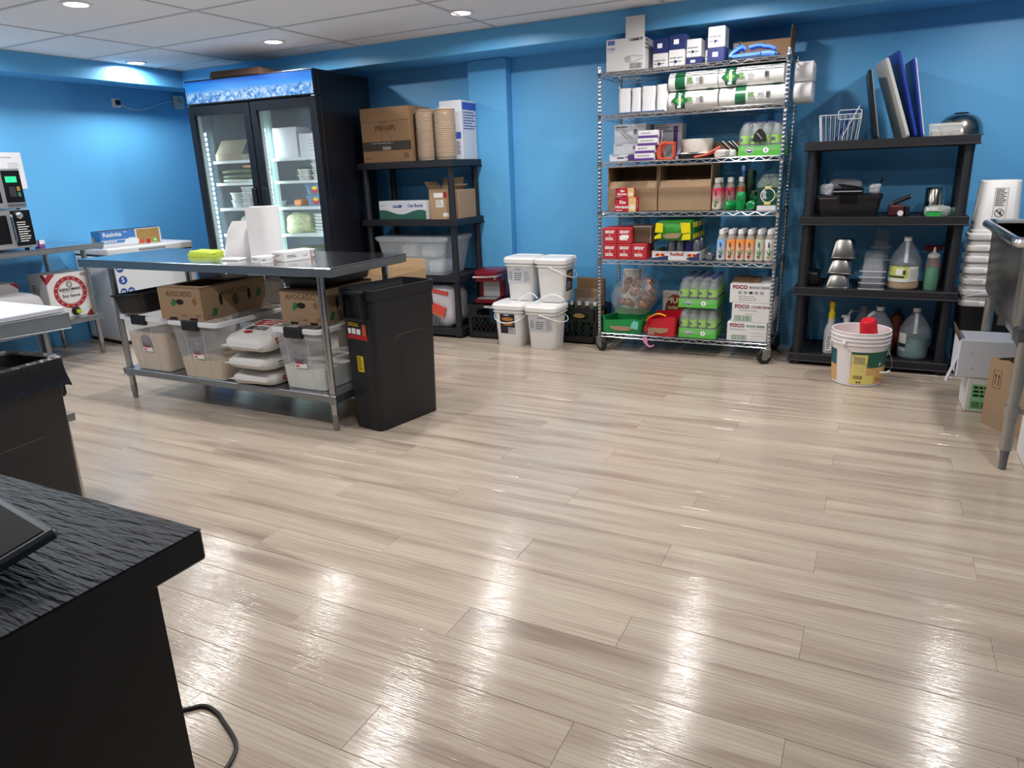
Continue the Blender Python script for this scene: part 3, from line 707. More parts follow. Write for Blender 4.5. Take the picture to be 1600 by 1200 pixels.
# avocado cartons
def avocado(label, loc, rz, w, d, h):
    t = carton('produce_carton', label, w, d, h, loc, rz, CARD, group='avocado cartons', open_=True)
    MB().box(-w/2, w/2, -d/2, -d/2+.07, h-.003, h).build('flap', CARD, t); MB().box(-w/2, w/2, d/2-.07, d/2, h-.003, h).build('flap', CARD, t)
    MB().box(-w/2, -w/2+.05, -d/2+.07, d/2-.07, h-.003, h).build('flap', CARD, t); MB().box(w/2-.05, w/2, -d/2+.07, d/2-.07, h-.003, h).build('flap', CARD, t)
    dk = mat('hand_hole_dark', '17110c', rough=.9); ol = mat('leaf_print_green', '2f6a3c', rough=.8)
    F = front(w, d); F2 = right(w, d)
    text(t, F, 'AVOCADO', w*.5, h*.8, .042, INKBR, sx=.95)
    decal(t, 'hand_hole', F, [ell(w*.5, h*.56, .03, .016)], dk); decal(t, 'leaf_print', F, [[(w*.28, h*.5), (w*.34, h*.66), (w*.42, h*.6), (w*.38, h*.45), (w*.30, h*.40)]], ol)
    decal(t, 'print', F, [[(w*.78, h*.6), (w*.86, h*.72), (w*.9, h*.55), (w*.84, h*.45)], R(w*.5, h*.12, w*.62, h*.16), R(w*.82, h*.12, w*.95, h*.15), R(w*.82, h*.18, w*.95, h*.20)], mat('carton_print_brown', '7f5b3c', rough=.9))
    decal(t, 'hand_hole', F, [R(w*.2, 0, w*.38, .014)], dk); decal(t, 'hand_hole', F, [R(w*.68, 0, w*.86, .014)], dk)
    text(t, F2, 'AVOCADO', d*.5, h*.72, .045, INKBR, sx=.95)
    for u in (.28, .72): decal(t, 'hand_hole', F2, [ell(d*u, h*.55, .012, .035)], dk)
    decal(t, 'fruit_print', F2, [ell(d*.5, h*.46, .026, .034)], mat('fruit_print', '5b5a33', rough=.9)); decal(t, 'fruit_print', F2, [ell(d*.5, h*.43, .012)], INKBR, .0011)
    decal(t, 'leaf_print', F2, [[(d*.12, h*.1), (d*.16, h*.35), (d*.22, h*.3), (d*.20, h*.1)]], ol); decal(t, 'leaf_print', F2, [[(d*.82, h*.4), (d*.86, h*.7), (d*.92, h*.62), (d*.90, h*.4)]], ol)
    return t
avocado('open brown avocado carton on the two tan-flour totes', (-3.50, 2.93, .556), math.radians(2), .335, .50, .185)
avocado('open brown avocado carton on the white-flour tote', (-2.700, 3.02, .556), math.radians(3), .275, .46, .185)
# black bus tub and trays
t = thing('bus_tub', 'black plastic bus tub tipped on the left flour tote', 'tub', (-3.945, 2.88, .570), .03); t.rotation_euler = (0, -.07, .03)
shell(.23, .40, .262, .44, .115, .004, .04, .012).build('body', BLKPL, t, smooth=True)
t = thing('black_tray', 'black plastic tray lying on the right avocado carton under the tabletop', 'tray', (-2.72, 3.055, .750), .02)
shell(.26, .44, .28, .46, .055, .004, .04, .012).build('body', BLKPL, t, smooth=True)
o = soft(.26, .22, .10, 5, .03, 10).build('plastic_bag', clear('wrinkled_bag_grey', 'cfcac4', .72, .3, bump=.4), None, smooth=True, loc=(-3.50, 3.02, .748)); tag(o, 'crumpled grey plastic bag on the left avocado carton', 'bag')
o = soft(.15, .26, .16, 8, .02, 9).build('plastic_bag', clear('wrinkled_bag_grey'), None, smooth=True, loc=(-3.09, 3.12, .60)); tag(o, 'crumpled pale plastic bag behind the flour sacks under the tabletop', 'bag')
# ------------------------------------------------ on the tabletop
TZ = .8801
mb = MB(); L = []
for k, (z, s) in enumerate(((0, 1), (.012, 1.02), (.02, .95), (.03, .9), (.034, .5))):
    L.append([(p[0]+nz(p, 20, k)*.014, p[1]+nz(p, 20, k+9)*.012, max(0, p[2]+(nz(p, 22, k+4)*.012 if k else 0))) for p in rr(.19*s, .12*s, z, .03, 6)])
o = mb.loft(L, True, True).build('cleaning_cloth', mat('lime_cloth', 'b4c746', rough=.9, bump=.3, bscale=90), None, smooth=True, loc=(-3.60, 3.00, TZ), rot=(0, 0, .25), ang=60); tag(o, 'folded lime green cleaning cloth on the steel tabletop', 'cloth')
BAGW = mat('paper_bag_white', 'd9d6d6', rough=.75, var=.03, bump=.35, bscale=14)
L = []
for k in range(9):
    f = k/8; L.append([(p[0]+nz(p, 9, 2)*.02*f+f*.02, p[1]+nz(p, 9, 5)*.02, p[2]+nz(p, 7, 8)*.02*f) for p in rr(.19*(1-.45*f**1.6), .15*(1-.75*f**1.5), .20*f, .05*(1-f)+.008, 5)])
o = MB().loft(L, True, True).build('paper_bag', BAGW, None, smooth=True, loc=(-3.285, 2.99, TZ), rot=(0, 0, .2), ang=50); tag(o, 'crumpled white bag standing left of the paper towel roll', 'bag')
o = MB().box(-.06, .06, -.04, .04, 0, .012).build('napkin_pad', PAPER, None, bevel=.004, loc=(-3.215, 2.862, TZ), rot=(0, 0, .1)); tag(o, 'flat white napkin pad in front of the white bag', 'napkin')
t = thing('paper_towel_roll', 'white paper towel roll standing on the steel tabletop', 'paper towel', (-3.075, 3.00, TZ), .4)
MB().loft([circ(.078, 0, 28), circ(.078, .285, 28), circ(.022, .285, 28), circ(.022, .24, 28)], True, True).build('roll', PAPER, t, smooth=True)
MB().lathe([(.0225, .0), (.0225, .286), (.019, .286), (.019, .05)], 20).build('core', CARD, t, smooth=True)
MB().box(-.078, -.002, -.0795, -.0785, 0, .285).build('loose_sheet', PAPER, t)
def glovebox(label, loc, rz, w=.125, d=.21, h=.06, band=mat('band_plum', '6d3a48', rough=.5)):
    t = carton('glove_box', label, w, d, h, loc, rz, WBOX, group='small cartons on the steel table')
    F = front(w, d); F2 = right(w, d)
    decal(t, 'print', F, words(w*.15, h*.4, w*.7, h*.7, 2, .5, 2), INKG)
    decal(t, 'print', F2, words(d*.1, h*.35, d*.4, h*.65, 2, .6, 5), INKG)
    decal(t, 'print_line', F2, [[(d*.55, h*.55), (d*.62, h*.4), (d*.68, h*.38), (d*.72, h*.62), (d*.70, h*.62), (d*.665, h*.44), (d*.63, h*.44)]], INKG)
    decal(t, 'colour_band', F2, [R(d*.82, .004, d*.985, h-.004)], band); decal(t, 'print', F2, words(d*.84, .008, d*.96, h-.008, 5, .5, 6, .3), WINK, .0012)
    return t
glovebox('white glove box with plum end band on the steel table, right of another', (-2.845, 2.95, TZ), math.radians(-15), .12, .20, .052)
glovebox('flat white glove box at the tabletop edge left of another', (-2.925, 2.80, TZ), math.radians(-15), .10, .09, .035)
# tall carton behind the bin
t = carton('open_carton', 'tall open tan carton standing behind the prep table and bin',   .46, .36, .735, (-2.765, 3.58, 0), .0, CARD2, open_=True, flaps=(('f', 165, .08), ('l', 60, .14), ('b', 10, .06)))
# ------------------------------------------------ left side table goods
OVENW = mat('oven_steel', 'bdbcbb', rough=.35, metal=.7, var=.04)
t = thing('steam_oven', 'steel countertop oven with round knob on the left steel table', 'oven', (-5.80, 2.88, .8801), PI/2)
MB().box(-.27, .27, -.24, .24, .012, .285).build('body', OVENW, t, bevel=.006)
for x in (-.22, .22):
    for y in (-.19, .19): MB().lathe([(.015, 0), (.015, .013)], 10, (x, y, 0)).build('foot', RUBBER, t)
F = front(.54, .48)
decal(t, 'control_panel', F, [R(.40, .03, .535, .28)], BLKGLOSS, .002); decal(t, 'glass_window', F, [R(.03, .05, .37, .25)], BLKGLOSS, .002)
MB().lathe([(.026, 0), (.024, .022), (.018, .026)], 18, M=F @ Matrix.Translation((.45, .245, .002))).build('knob', CHROME, t, smooth=True)
decal(t, 'print', F, words(.43, .05, .515, .20, 9, .4, 4, .3), WINK, .0026)
MB().tube([(.385, -.265, .06), (.385, -.275, .07), (.385, -.275, .24), (.385, -.265, .25)], .008, 8, M=Matrix.Translation((-.27, 0, 0))).build('door_handle', CHROME, t, smooth=True)
t = thing('microwave_oven', 'microwave with green display stacked on the steel oven', 'microwave', (-5.80, 2.88, 1.1655), PI/2)
MB().box(-.265, .265, -.23, .23, .008, .285).build('body', OVENW, t, bevel=.006)
for x in (-.22, .22):
    for y in (-.19, .19): MB().lathe([(.013, 0), (.013, .009)], 10, (x, y, 0)).build('foot', RUBBER, t)
F = front(.53, .46)
decal(t, 'control_panel', F, [R(.40, .05, .525, .27)], BLKGLOSS, .002); decal(t, 'glass_window', F, [R(.03, .05, .37, .26)], BLKGLOSS, .002)
decal(t, 'display', F, [R(.42, .19, .495, .23)], emit('green_display', '25e07a', 1.6), .003)
decal(t, 'button', F, [R(.485, .13, .505, .16)], mat('button_amber', 'c99a3f', rough=.4), .003); decal(t, 'button', F, [R(.485, .09, .505, .12)], mat('button_green', '3f8f6f', rough=.4), .003)
decal(t, 'button', F, [R(.43, .09, .475, .16)], mat('button_grey', '3a3b40', rough=.4), .003); decal(t, 'vent_trim', F, [R(.40, .022, .525, .042)], CHROME, .003)
t = carton('tea_box', 'small purple and white box beside the steel oven', .05, .05, .055, (-5.62, 3.20, .8801), .3, mat('purple_carton', '7a4f9a', rough=.6))
decal(t, 'print', front(.05, .05), [R(.0, .02, .03, .055)], WINK); decal(t, 'print', right(.05, .05), [R(.0, .025, .05, .055)], WINK)
# film box on the freezer
t = carton('film_box', 'long blue and white cling film box with food picture on the freezer', .54, .13, .135, (-5.73, 4.00, .8121), math.radians(86), WBOX)
Fb = front(.54, .13); Bl = mat('film_blue', '3f7fc8', rough=.5)
decal(t, 'print_band', Fb, [R(0, .062, .30, .135), R(0, .035, .22, .056)], Bl)
text(t, Fb, 'Resinite', .10, .105, .05, WINK, bold=.001); decal(t, 'print', Fb, words(.20, .112, .24, .122, 1), WINK, .0012)
decal(t, 'print', Fb, words(.02, .04, .18, .052, 1, .7), WINK, .0012)
decal(t, 'plate_picture', Fb, [ell(.265, .02, .075, .05)[0:11]], mat('plate_print', 'e7ecf2', rough=.5), .0012)
decal(t, 'food_picture', Fb, [R(.315, .01, .52, .132)], mat('pastry_print', 'b08a4d', rough=.6, var=.6, scale=45, stretch=(1, 1, 3)), .001)
decal(t, 'food_picture', Fb, [ell(.35, .03, .026, .018), ], mat('print_orange', 'd0562f', rough=.5), .0014); decal(t, 'food_picture', Fb, [ell(.41, .025, .02)], INKR, .0014)
decal(t, 'food_picture', Fb, [ell(.475, .033, .024)], mat('kiwi_print', '7fae35', rough=.5), .0014); decal(t, 'food_picture', Fb, [ell(.475, .033, .01)], WINK, .0018)
Fl = left(.54, .13); decal(t, 'print_band', Fl, [R(0, 0, .13, .135)], mat('film_blue_dark', '2a6aa8', rough=.5)); decal(t, 'food_picture', Fl, [ell(.02, .05, .018, .04)], mat('pastry_print'), .0013)
MB().box(-.265, .265, -.06, .06, .1352, .1372).build('tear_strip', BLKMATTE, t)
# soy sauce box on the undershelf
t = carton('sauce_box', 'white box with red ring emblem and spout on the left table undershelf', .325, .26, .345, (-5.725, 3.345, .3255), math.radians(86), WBOX)
Fs = front(.325, .26); RR = mat('emblem_red', '9d2430', rough=.5)
ring(t, 'emblem_ring', Fs, .165, .195, .095, .125, RR); ring(t, 'emblem_line', Fs, .165, .195, .088, .091, RR)
decal(t, 'ring_print', Fs, [ell(.165+.11*math.cos(a), .195+.11*math.sin(a), .007, .007, 8) for a in [PI*2*i/16 for i in range(16)]], mat('ring_print_pink', 'cf8f8f'), .0016)
ring(t, 'hexagon', Fs, .165, .255, .016, .022, INK); text(t, Fs, 'K', .165, .255, .024, INK)
text(t, Fs, 'KIKKOMAN', .165, .217, .030, INK, bold=.0012); text(t, Fs, 'Soy Sauce', .165, .168, .034, INK, bold=.0008)
decal(t, 'print', Fs, words(.10, .192, .23, .199, 1, .6), INKG)
decal(t, 'corner_band', Fs, [[(0, .27), (0, .325), (.02, .345), (.075, .345)], [(.25, 0), (.305, 0), (.325, .02), (.325, .075)]], RR)
decal(t, 'print', Fs, words(.26, .305, .315, .33, 2), INK)
MB().lathe([(.034, 0), (.034, .012), (.02, .016), (.02, .04)], 18, M=Fs @ Matrix.Translation((.175, .045, 0))).build('spout', BLKPL, t, smooth=True)
decal(t, 'spout_tab', Fs @ Matrix.Translation((0, 0, .041)), [ell(.175, .045, .02, .017)], mat('spout_lime', 'a7c32a', rough=.4), .012)
Fl = left(.325, .26); text(t, Fl, 'KIKKOMAN', .13, .17, .03, INK, rot=PI/2); decal(t, 'print', Fl, words(.04, .2, .11, .26, 3), INKG)
decal(t, 'corner_band', Fl, [[(.26, .27), (.26, .325), (.24, .345), (.185, .345)]], RR)
o = soft(.22, .40, .23, 12, .03, 8).build('plastic_bag', mat('pale_bag', 'c9c7c9', rough=.5, bump=.3, bscale=20), None, smooth=True, loc=(-5.63, 2.90, .3255)); tag(o, 'pale plastic bag lying left of the soy sauce box', 'bag')
t = carton('white_carton', 'white carton with red corner behind the pale bag under the left table', .20, .36, .30, (-5.91, 2.90, .3255), .0, WBOX)
decal(t, 'corner_band', right(.20, .36), [[(.30, .30), (.36, .30), (.36, .25)]], RR)
# crumpled bag hanging over the white board table edge
o = soft(.16, .20, .20, 31, .03, 12).build('plastic_bag', mat('pale_bag'), None, smooth=True, loc=(-5.62, 2.55, .3255)); tag(o, 'small pale plastic bag at the far left on the table undershelf', 'bag')
# ------------------------------------------------ left wall
t = thing('notice_paper', 'white printed notice taped to the blue left wall', 'paper', (X0+.0005, 3.43, 1.31), PI/2)
MB().box(-.107, .107, -.0016, 0, 0, .279).build('sheet', PAPER, t)
Fp = fm((-.107, -.0017, 0), (1, 0, 0), (0, 0, 1)); decal(t, 'print', Fp, words(.03, .225, .18, .245, 1, .4, 3)+words(.10, .12, .19, .2, 6, .3, 5)+words(.05, .06, .17, .1, 3, .3, 7), INKF)
t = thing('wall_outlet', 'white outlet with black plug high on the blue left wall', 'outlet', (X0+.0005, 4.46, 1.98), PI/2)
MB().box(-.042, .042, -.006, 0, 0, .075).build('plate', WPLAST, t, bevel=.003); MB().box(-.012, .026, -.03, -.006, .018, .06).build('plug', BLKPL, t, bevel=.003)
t = thing('wall_controller', 'small pale control box in the corner above the freezer', 'control box', (X0+.0005, 5.115, 2.00), PI/2)
MB().box(-.05, .05, -.035, 0, 0, .12).build('housing', mat('controller_pale', 'b9cfc4', rough=.5), t, bevel=.004); MB().lathe([(.02, 0), (.018, .008)], 16, M=fm((.0, -.035, .07), (1, 0, 0), (0, 0, 1))).build('dial', mat('dial_tan', 'b5a98d', rough=.5), t, smooth=True)
pts = []
for i in range(17):
    f = i/16; pts.append((X0+.006, 4.49+.575*f, 2.01-.05*math.sin(PI*f)-.02*math.sin(2*PI*f)+.06*f))
o = MB().tube(pts, .0032, 6).build('cable', WPLAST, None, smooth=True); tag(o, 'thin white cable drooping along the blue left wall', 'cable')
# box on the fridge
t = carton('brown_carton', 'dark brown carton lying on top of the glass fridge', .50, .42, .085, (-4.85, 4.80, 2.1005), math.radians(6), CARDD, flaps=(('f', 150, .06),))
# ------------------------------------------------ counter goods
t = thing('tablet_terminal', 'black tablet tilted on a stand at the left edge of the black counter', 'tablet', (-.807, .303, .9501), math.radians(-9))
MT = Matrix.Translation((0, 0, .016)) @ Matrix.Rotation(math.radians(13), 4, 'X')
MB().box(-.13, .13, -.06, .06, 0, .011, M=MT).build('tablet_body', mat('tablet_slate', '3a3e47', rough=.35), t, bevel=.003); MB().box(-.122, .122, -.052, .052, .0111, .0118, M=MT).build('screen', mat('screen_off', '08090b', rough=.55, spec=.2), t)
MB().box(-.08, .06, .0, .055, 0, .005).build('stand_base', BLKMATTE, t, bevel=.002); MB().box(-.06, .04, .015, .03, .0045, .019).build('stand_neck', BLKMATTE, t, bevel=.002)
MB().lathe([(.003, 0), (.003, .001)], 8, M=MT @ fm((.1301, 0, .0055), (0, 1, 0), (0, 0, 1))).build('port', BLKMATTE, t)
def catmull(P, n=8):
    P = [Vector(p) for p in P]; P = [P[0]*2-P[1]]+P+[P[-1]*2-P[-2]]; out = []
    for i in range(1, len(P)-2):
        for k in range(n):
            t = k/n; a, b, c, d = P[i-1:i+3]
            out.append(tuple(.5*((2*b)+(c-a)*t+(2*a-5*b+4*c-d)*t*t+(3*b-3*c+d-a)*t**3)))
    return out+[tuple(P[-2])]
o = MB().tube(catmull([(-1.62, .80, .006), (-1.47, .93, .006), (-1.431, .963, .006), (-1.385, .962, .006), (-1.345, .948, .006), (-1.262, .912, .006), (-1.228, .875, .006), (-1.215, .82, .006), (-1.24, .70, .006)]), .0052, 8).build('floor_cable', BLKPL, None, smooth=True); tag(o, 'black power cable looping out from the counter base on the floor', 'cable')
# ================================================================== left shelving, pails, crates
SZ = [.0755-.006, .5155-.006, .9605-.006, 1.4105-.006]      # deck heights of the resin shelves
t = carton('product_carton', 'large brown carton with dark band on the left resin shelving', .475, .33, .42, (-3.575, 5.035, SZ[3]), .01, CARD3, flaps=(('f', 178, .10),))
F = front(.475, .33)
text(t, F, 'PSB16SPL', .24, .265, .05, INKBR, bold=.0015); decal(t, 'print', F, words(.19, .30, .28, .31, 1, .6), INKBR)
ring(t, 'bowl_outline', F, .24, .195, .043, .0455, INKBR)
decal(t, 'print_band', F, [R(.0, .095, .475, .165)], mat('band_charcoal', '3b332e', rough=.8)); decal(t, 'print', F, words(.10, .145, .38, .155, 1, .6, 3), INKF, .0012)
decal(t, 'label', F, [R(.20, .10, .28, .125)], mat('label_grey', '8e857c', rough=.8), .0012); decal(t, 'print', F, words(.02, .03, .10, .04, 1)+words(.40, .03, .46, .07, 3), INKBR)
# stacks of paper bowls in film
BOWLP = mat('kraft_bowl', 'b99a74', rough=.7, var=.05); FILM = clear('shrink_film', 'ffffff', .10, .12, bump=.6, bscale=26)
def bowl_stack(label, loc, r=.082, h=.39):
    t = thing('bowl_stack', label, 'paper bowls', loc, 0, 'film-wrapped stacks of kraft bowls'); n = 26
    me = None
    for k in range(n):
        if me is None:
            o = MB().loft([circ(r*.78, 0, 22), circ(r*.92, .028, 22), circ(r, .029, 22), circ(r, .034, 22), circ(r*.90, .034, 22), circ(r*.76, .004, 22)], True, True).build('bowl', BOWLP, t, smooth=True); me = o.data
        else: o = link('bowl', me, t)
        o.location = (0, 0, .004+k*(h-.04)/n)
    L = []
    for k in range(11):
        f = k/10; s = 1.05 if k < 10 else .7
        L.append([(p[0]+nz(p, 18, 3)*.006, p[1]+nz(p, 18, 6)*.006, p[2]) for p in circ(r*s, h*f+.001, 24)])
    MB().loft(L, False, True).build('film_wrap', FILM, t, smooth=True)
    return t
bowl_stack('film-wrapped kraft bowl stack next to the brown product carton', (-3.238, 4.955, SZ[3]), .080)
bowl_stack('film-wrapped kraft bowl stack next to the tall white carton', (-3.062, 4.952, SZ[3]), .082)
t = carton('tall_white_carton', 'tall white carton with blue print at the shelving end', .20, .235, .445, (-3.072, 5.170, SZ[3]), 0, WBOX2)
F = front(.20, .235); F2 = right(.20, .235)
decal(t, 'label_blue', F2, [R(.02, .375, .23, .43)], mat('label_blue', '3b55b5', rough=.5)); decal(t, 'print', F2, words(.03, .22, .225, .36, 7, .4, 5), INKB)
decal(t, 'label_blue', F, [R(.14, .16, .19, .21)], mat('label_blue')); decal(t, 'print', F, words(.145, .04, .185, .14, 8, .5), INK)
# second shelf
t = carton('glove_carton', 'white box with green wave on the left resin shelving', .455, .22, .15, (-3.475, 4.985, SZ[2]), .02, WBOX2)
F = front(.455, .22); GW = mat('wave_green', '2c5d4c', rough=.5)
wave = [(0, 0), (.455, 0)]+[(.455*(1-i/24), .062+.018*math.sin(PI*2*(1-i/24)*1.25+1.0)) for i in range(25)]
mb = MB()
for i in range(24):
    a, b = wave[2+i], wave[3+i]; mb.prism([(b[0], 0), (a[0], 0), a, b], .00002, .0007, M=F)
mb.build('wave_print', GW, t)
text(t, F, 'Get Bond', .355, .112, .036, INKB, bold=.0008); decal(t, 'logo', F, [R(.14, .098, .225, .118)], INKB); decal(t, 'print', F, words(.145, .103, .22, .113, 1), WINK, .0012); decal(t, 'print', F, words(.02, .11, .09, .12, 1), INKF)
t = carton('open_small_carton', 'small tan carton with lifted flaps on the left resin shelving', .20, .20, .235, (-3.140, 5.032, SZ[2]), 0, CARD2, open_=True, flaps=(('l', 35, .07), ('b', 20, .09), ('r', 60, .06)))
F = front(.20, .20)
decal(t, 'label', F, [R(.045, .17, .13, .205)], WINK); decal(t, 'red_mark', F, [R(.135, .165, .165, .21)], INKR)
decal(t, 'label', F, [R(.06, .095, .13, .15)], WINK); decal(t, 'print', F, words(.065, .10, .125, .145, 4, .4), INKG, .0012); decal(t, 'label', F, [R(.125, .02, .175, .05)], WINK)
carton('plain_small_carton', 'plain tan carton at the end of the left resin shelving', .066, .27, .225, (-3.001, 5.075, SZ[2]), 0, CARD)
# tote of white bags on the third shelf
t = thing('lidded_tote', 'clear lidded tote holding white bags on the left resin shelving', 'storage tote', (-3.410, 5.07, SZ[1]))
shell(.57, .36, .69, .42, .285, .003, .035, .012).build('body', clear('tote_plastic_clear', 'dfe6ec', .13, .2), t, smooth=True)
MB().loft([rr(.722, .45, .286, .04), rr(.722, .45, .304, .04), rr(.68, .41, .310, .04)], True, True).build('lid', clear('tote_lid', 'cfd6dc', .45, .25), t, smooth=True)
WB = mat('white_bag_soft', 'd3d6da', rough=.5, bump=.25, bscale=25)
for i, (x, y, z, s) in enumerate(((-.185, -.04, .006, 1), (.0, -.05, .006, 1), (.185, -.045, .006, 1), (-.10, -.02, .135, .95), (.10, -.03, .135, .9))):
    o = soft(.158*s, .19*s, .105*s, 40+i, .008, 14).build('wrapped_bundle', WB, None, smooth=True, loc=(-3.410+x, 5.07+y, SZ[1]+z)); tag(o, ['left', 'middle', 'right', 'upper left', 'upper right'][i]+' rounded white bundle inside the clear lidded tote', 'bundle', 'white bundles in the lidded tote')
# bottom shelf: red and white bag
t = thing('cup_bag', 'red and white plastic bag of cups on the lowest left shelf', 'bag', (-3.225, 5.04, SZ[0]), 0)
soft(.35, .29, .35, 21, .018, 8, pinch=.74).build('body', mat('white_bag_glossy', 'cfcfd2', rough=.3, bump=.3, bscale=20), t, smooth=True)
MT = fm((-.12, -.155, .10), (.95, 0, -.30), (.30, 0, .95))
decal(t, 'red_print', MT, [R(-.02, .06, .20, .14), R(-.05, -.02, .08, .05)], mat('bag_red', 'cf4a3a', rough=.4), .012)
decal(t, 'gold_line', MT, [R(-.05, .051, .20, .058)], mat('gold_print', 'c99a55', rough=.4), .013)
decal(t, 'barcode', MT, bars(.09, -.04, .17, .03, 10), INKG, .012); decal(t, 'red_print', fm((-.12, -.14, .33), (1, 0, -.15), (.1, .1, 1)), [R(0, -.02, .25, .01)], mat('bag_red'), .012)
o = soft(.16, .25, .22, 25, .02, 10).build('plastic_bag', mat('pale_bag'), None, smooth=True, loc=(-3.60, 5.05, SZ[0])); tag(o, 'pale plastic bag on the lowest left shelf behind the table', 'bag')
# ------------------------------------------------ milk crates
CR = mat('crate_black', '101013', rough=.5, var=.1)
def milk_crate(label, loc, rz, txt=None, grip=None):
    t = thing('milk_crate', label, 'crate', loc, rz, 'black milk crates'); w, d, h = .305, .33, .278
    mb = MB().box(-w/2, w/2, -d/2, d/2, 0, .012)
    for sx in (-1, 1):
        for sy in (-1, 1): mb.box(min(sx*w/2, sx*(w/2-.028)), max(sx*w/2, sx*(w/2-.028)), min(sy*d/2, sy*(d/2-.028)), max(sy*d/2, sy*(d/2-.028)), .012, h)
    for F, L in ((front(w, d), w), (right(w, d), d), (left(w, d), d), (fm((w/2, d/2, 0), (-1, 0, 0), (0, 0, 1)), w)):
        def bar(u0, v0, u1, v1): mb.prism(R(u0, v0, u1, v1), -.010, 0, M=F)
        bar(.02, 0, L-.02, .055); bar(.02, h-.03, L-.02, h); bar(.02, h-.088, L*.24, h-.03); bar(L*.76, h-.088, L-.02, h-.03); bar(.02, h-.100, L-.02, h-.085)
    mb.build('body', CR, t)
    for F, L in ((front(w, d), w), (right(w, d), d), (left(w, d), d)):
        mb = MB(); v0, v1 = .05, h-.095; st = .042; n = int(L/st)+4
        for k in range(-4, n):
            for sg in (1, -1):
                a = L/2+(k-n/2+2)*st
                u0, u1 = (a, a+(v1-v0)*.8*sg)
                lo, hi = .024, L-.024
                # clip the slanted bar to the side panel
                def at(u): return v0+(u-u0)/(u1-u0)*(v1-v0)
                ua, ub = max(min(u0, u1), lo), min(max(u0, u1), hi)
                if ub-ua < .012: continue
                P = [(ua, at(ua)), (ub, at(ub))]; e = .0034
                mb.prism([(P[0][0]-e, P[0][1]), (P[0][0]+e, P[0][1]), (P[1][0]+e, P[1][1]), (P[1][0]-e, P[1][1])], -.008, -.002, M=F)
        mb.build('lattice', CR, t)
    if txt:
        text(t, front(w, d), txt, w*.62, h-.016, .026, WINK, bold=.0008)
        decal(t, 'nameplate', front(w, d), words(w*.5, .02, w*.8, .03, 1), mat('dim_ink', '3a3a3e'))
    if grip: decal(t, 'hand_grip', fm((-w/2, -d/2+.012, 0), (1, 0, 0), (0, 0, 1)), [ell(w*.5, h-.06, .05, .018)], grip, .001)
    return t
milk_crate('black milk crate under the red coffee maker', (-2.772, 5.08, 0), .04, 'HOUSE')
milk_crate('black milk crate holding bottles left of the chrome rack', (-1.985, 5.155, 0), 0, None, mat('grip_tan', '9c7f4a', rough=.8))
# cartons and bottles in the right crate
carton('crate_carton', 'brown carton slab standing in the black milk crate', .23, .035, .46, (-1.985, 5.272, .0125), 0, CARD3)
carton('crate_carton', 'low brown carton standing in the front of the milk crate', .20, .05, .38, (-2.000, 5.222, .0125), 0, CARD)
GB = clear('green_bottle_plastic', '2e5a48', .7, .12, tint='9fc9b2')
k = 0
for i in range(4):
    x = -2.083+.066*i
    t = thing('bottle_pack_bottle', ['leftmost', 'second', 'third', 'rightmost'][i]+' green bottle with pale cap in the crate row', 'bottle', (x, 5.095, .0125), 0, 'green bottles in the milk crate')
    MB().lathe([(.029, 0), (.030, .01), (.030, .20), (.026, .235), (.014, .262), (.014, .275)], 16).build('bottle_body', GB, t, smooth=True)
    MB().lathe([(.0175, .272), (.0175, .296), (.014, .30)], 14).build('cap', WPLAST, t, smooth=True)
L = []
for kx in range(6):
    x = -.04+.03*kx; L.append([(x+nz((x, y, 1), 20, 2)*.006, y, .305+.03*(1-((y)/.09)**2)+nz((x, y, 0), 18, 4)*.014) for y in (-.085, -.05, -.02, .02, .05)])
o = MB().loft(L, False, False, closed=False).build('shrink_film', clear('shrink_film'), None, smooth=True, loc=(-1.985, 5.10, .012)); tag(o, 'crinkled clear film over the bottles in the milk crate', 'plastic film')
# ------------------------------------------------ red coffee maker
t = thing('coffee_maker', 'dark red single cup coffee maker on a milk crate', 'coffee maker', (-2.795, 5.12, .2795), .12)
MR = mat('coffee_red', '6e1020', rough=.25, var=.05)
L = [rr(.235, .28, 0, .03), rr(.235, .28, .03, .03)]
MB().loft(L, True, True).build('base', MR, t, smooth=True)
MB().box(-.118, -.04, -.02, .14, .03, .26).box(-.04, .118, -.02, .14, .03, .26).build('column', MR, t, bevel=.01)
MB().loft([rr(.225, .265, .175, .03), rr(.232, .275, .22, .03), rr(.225, .26, .255, .03), rr(.19, .20, .268, .04)], True, True).build('head', MR, t, smooth=True)
MB().tube([(-.12, -.10, .205), (-.11, -.145, .212), (0, -.155, .215), (.10, -.145, .222), (.115, -.10, .228)], .008, 8).build('lever', CHROME, t, smooth=True)
MB().lathe([(.014, 0), (.013, .006)], 14, M=fm((.075, -.136, .20), (1, 0, 0), (0, 0, 1))).build('button', CHROME, t, smooth=True)
MB().box(-.075, .07, -.0225, -.019, .035, .17).build('recess_panel', mat('panel_pale', 'b9bcbc', rough=.35), t, bevel=.002); MB().box(-.085, .08, -.14, -.025, .0305, .042).build('drip_tray', mat('tray_silver', '9b9c9e', rough=.35, metal=.6), t, bevel=.003)
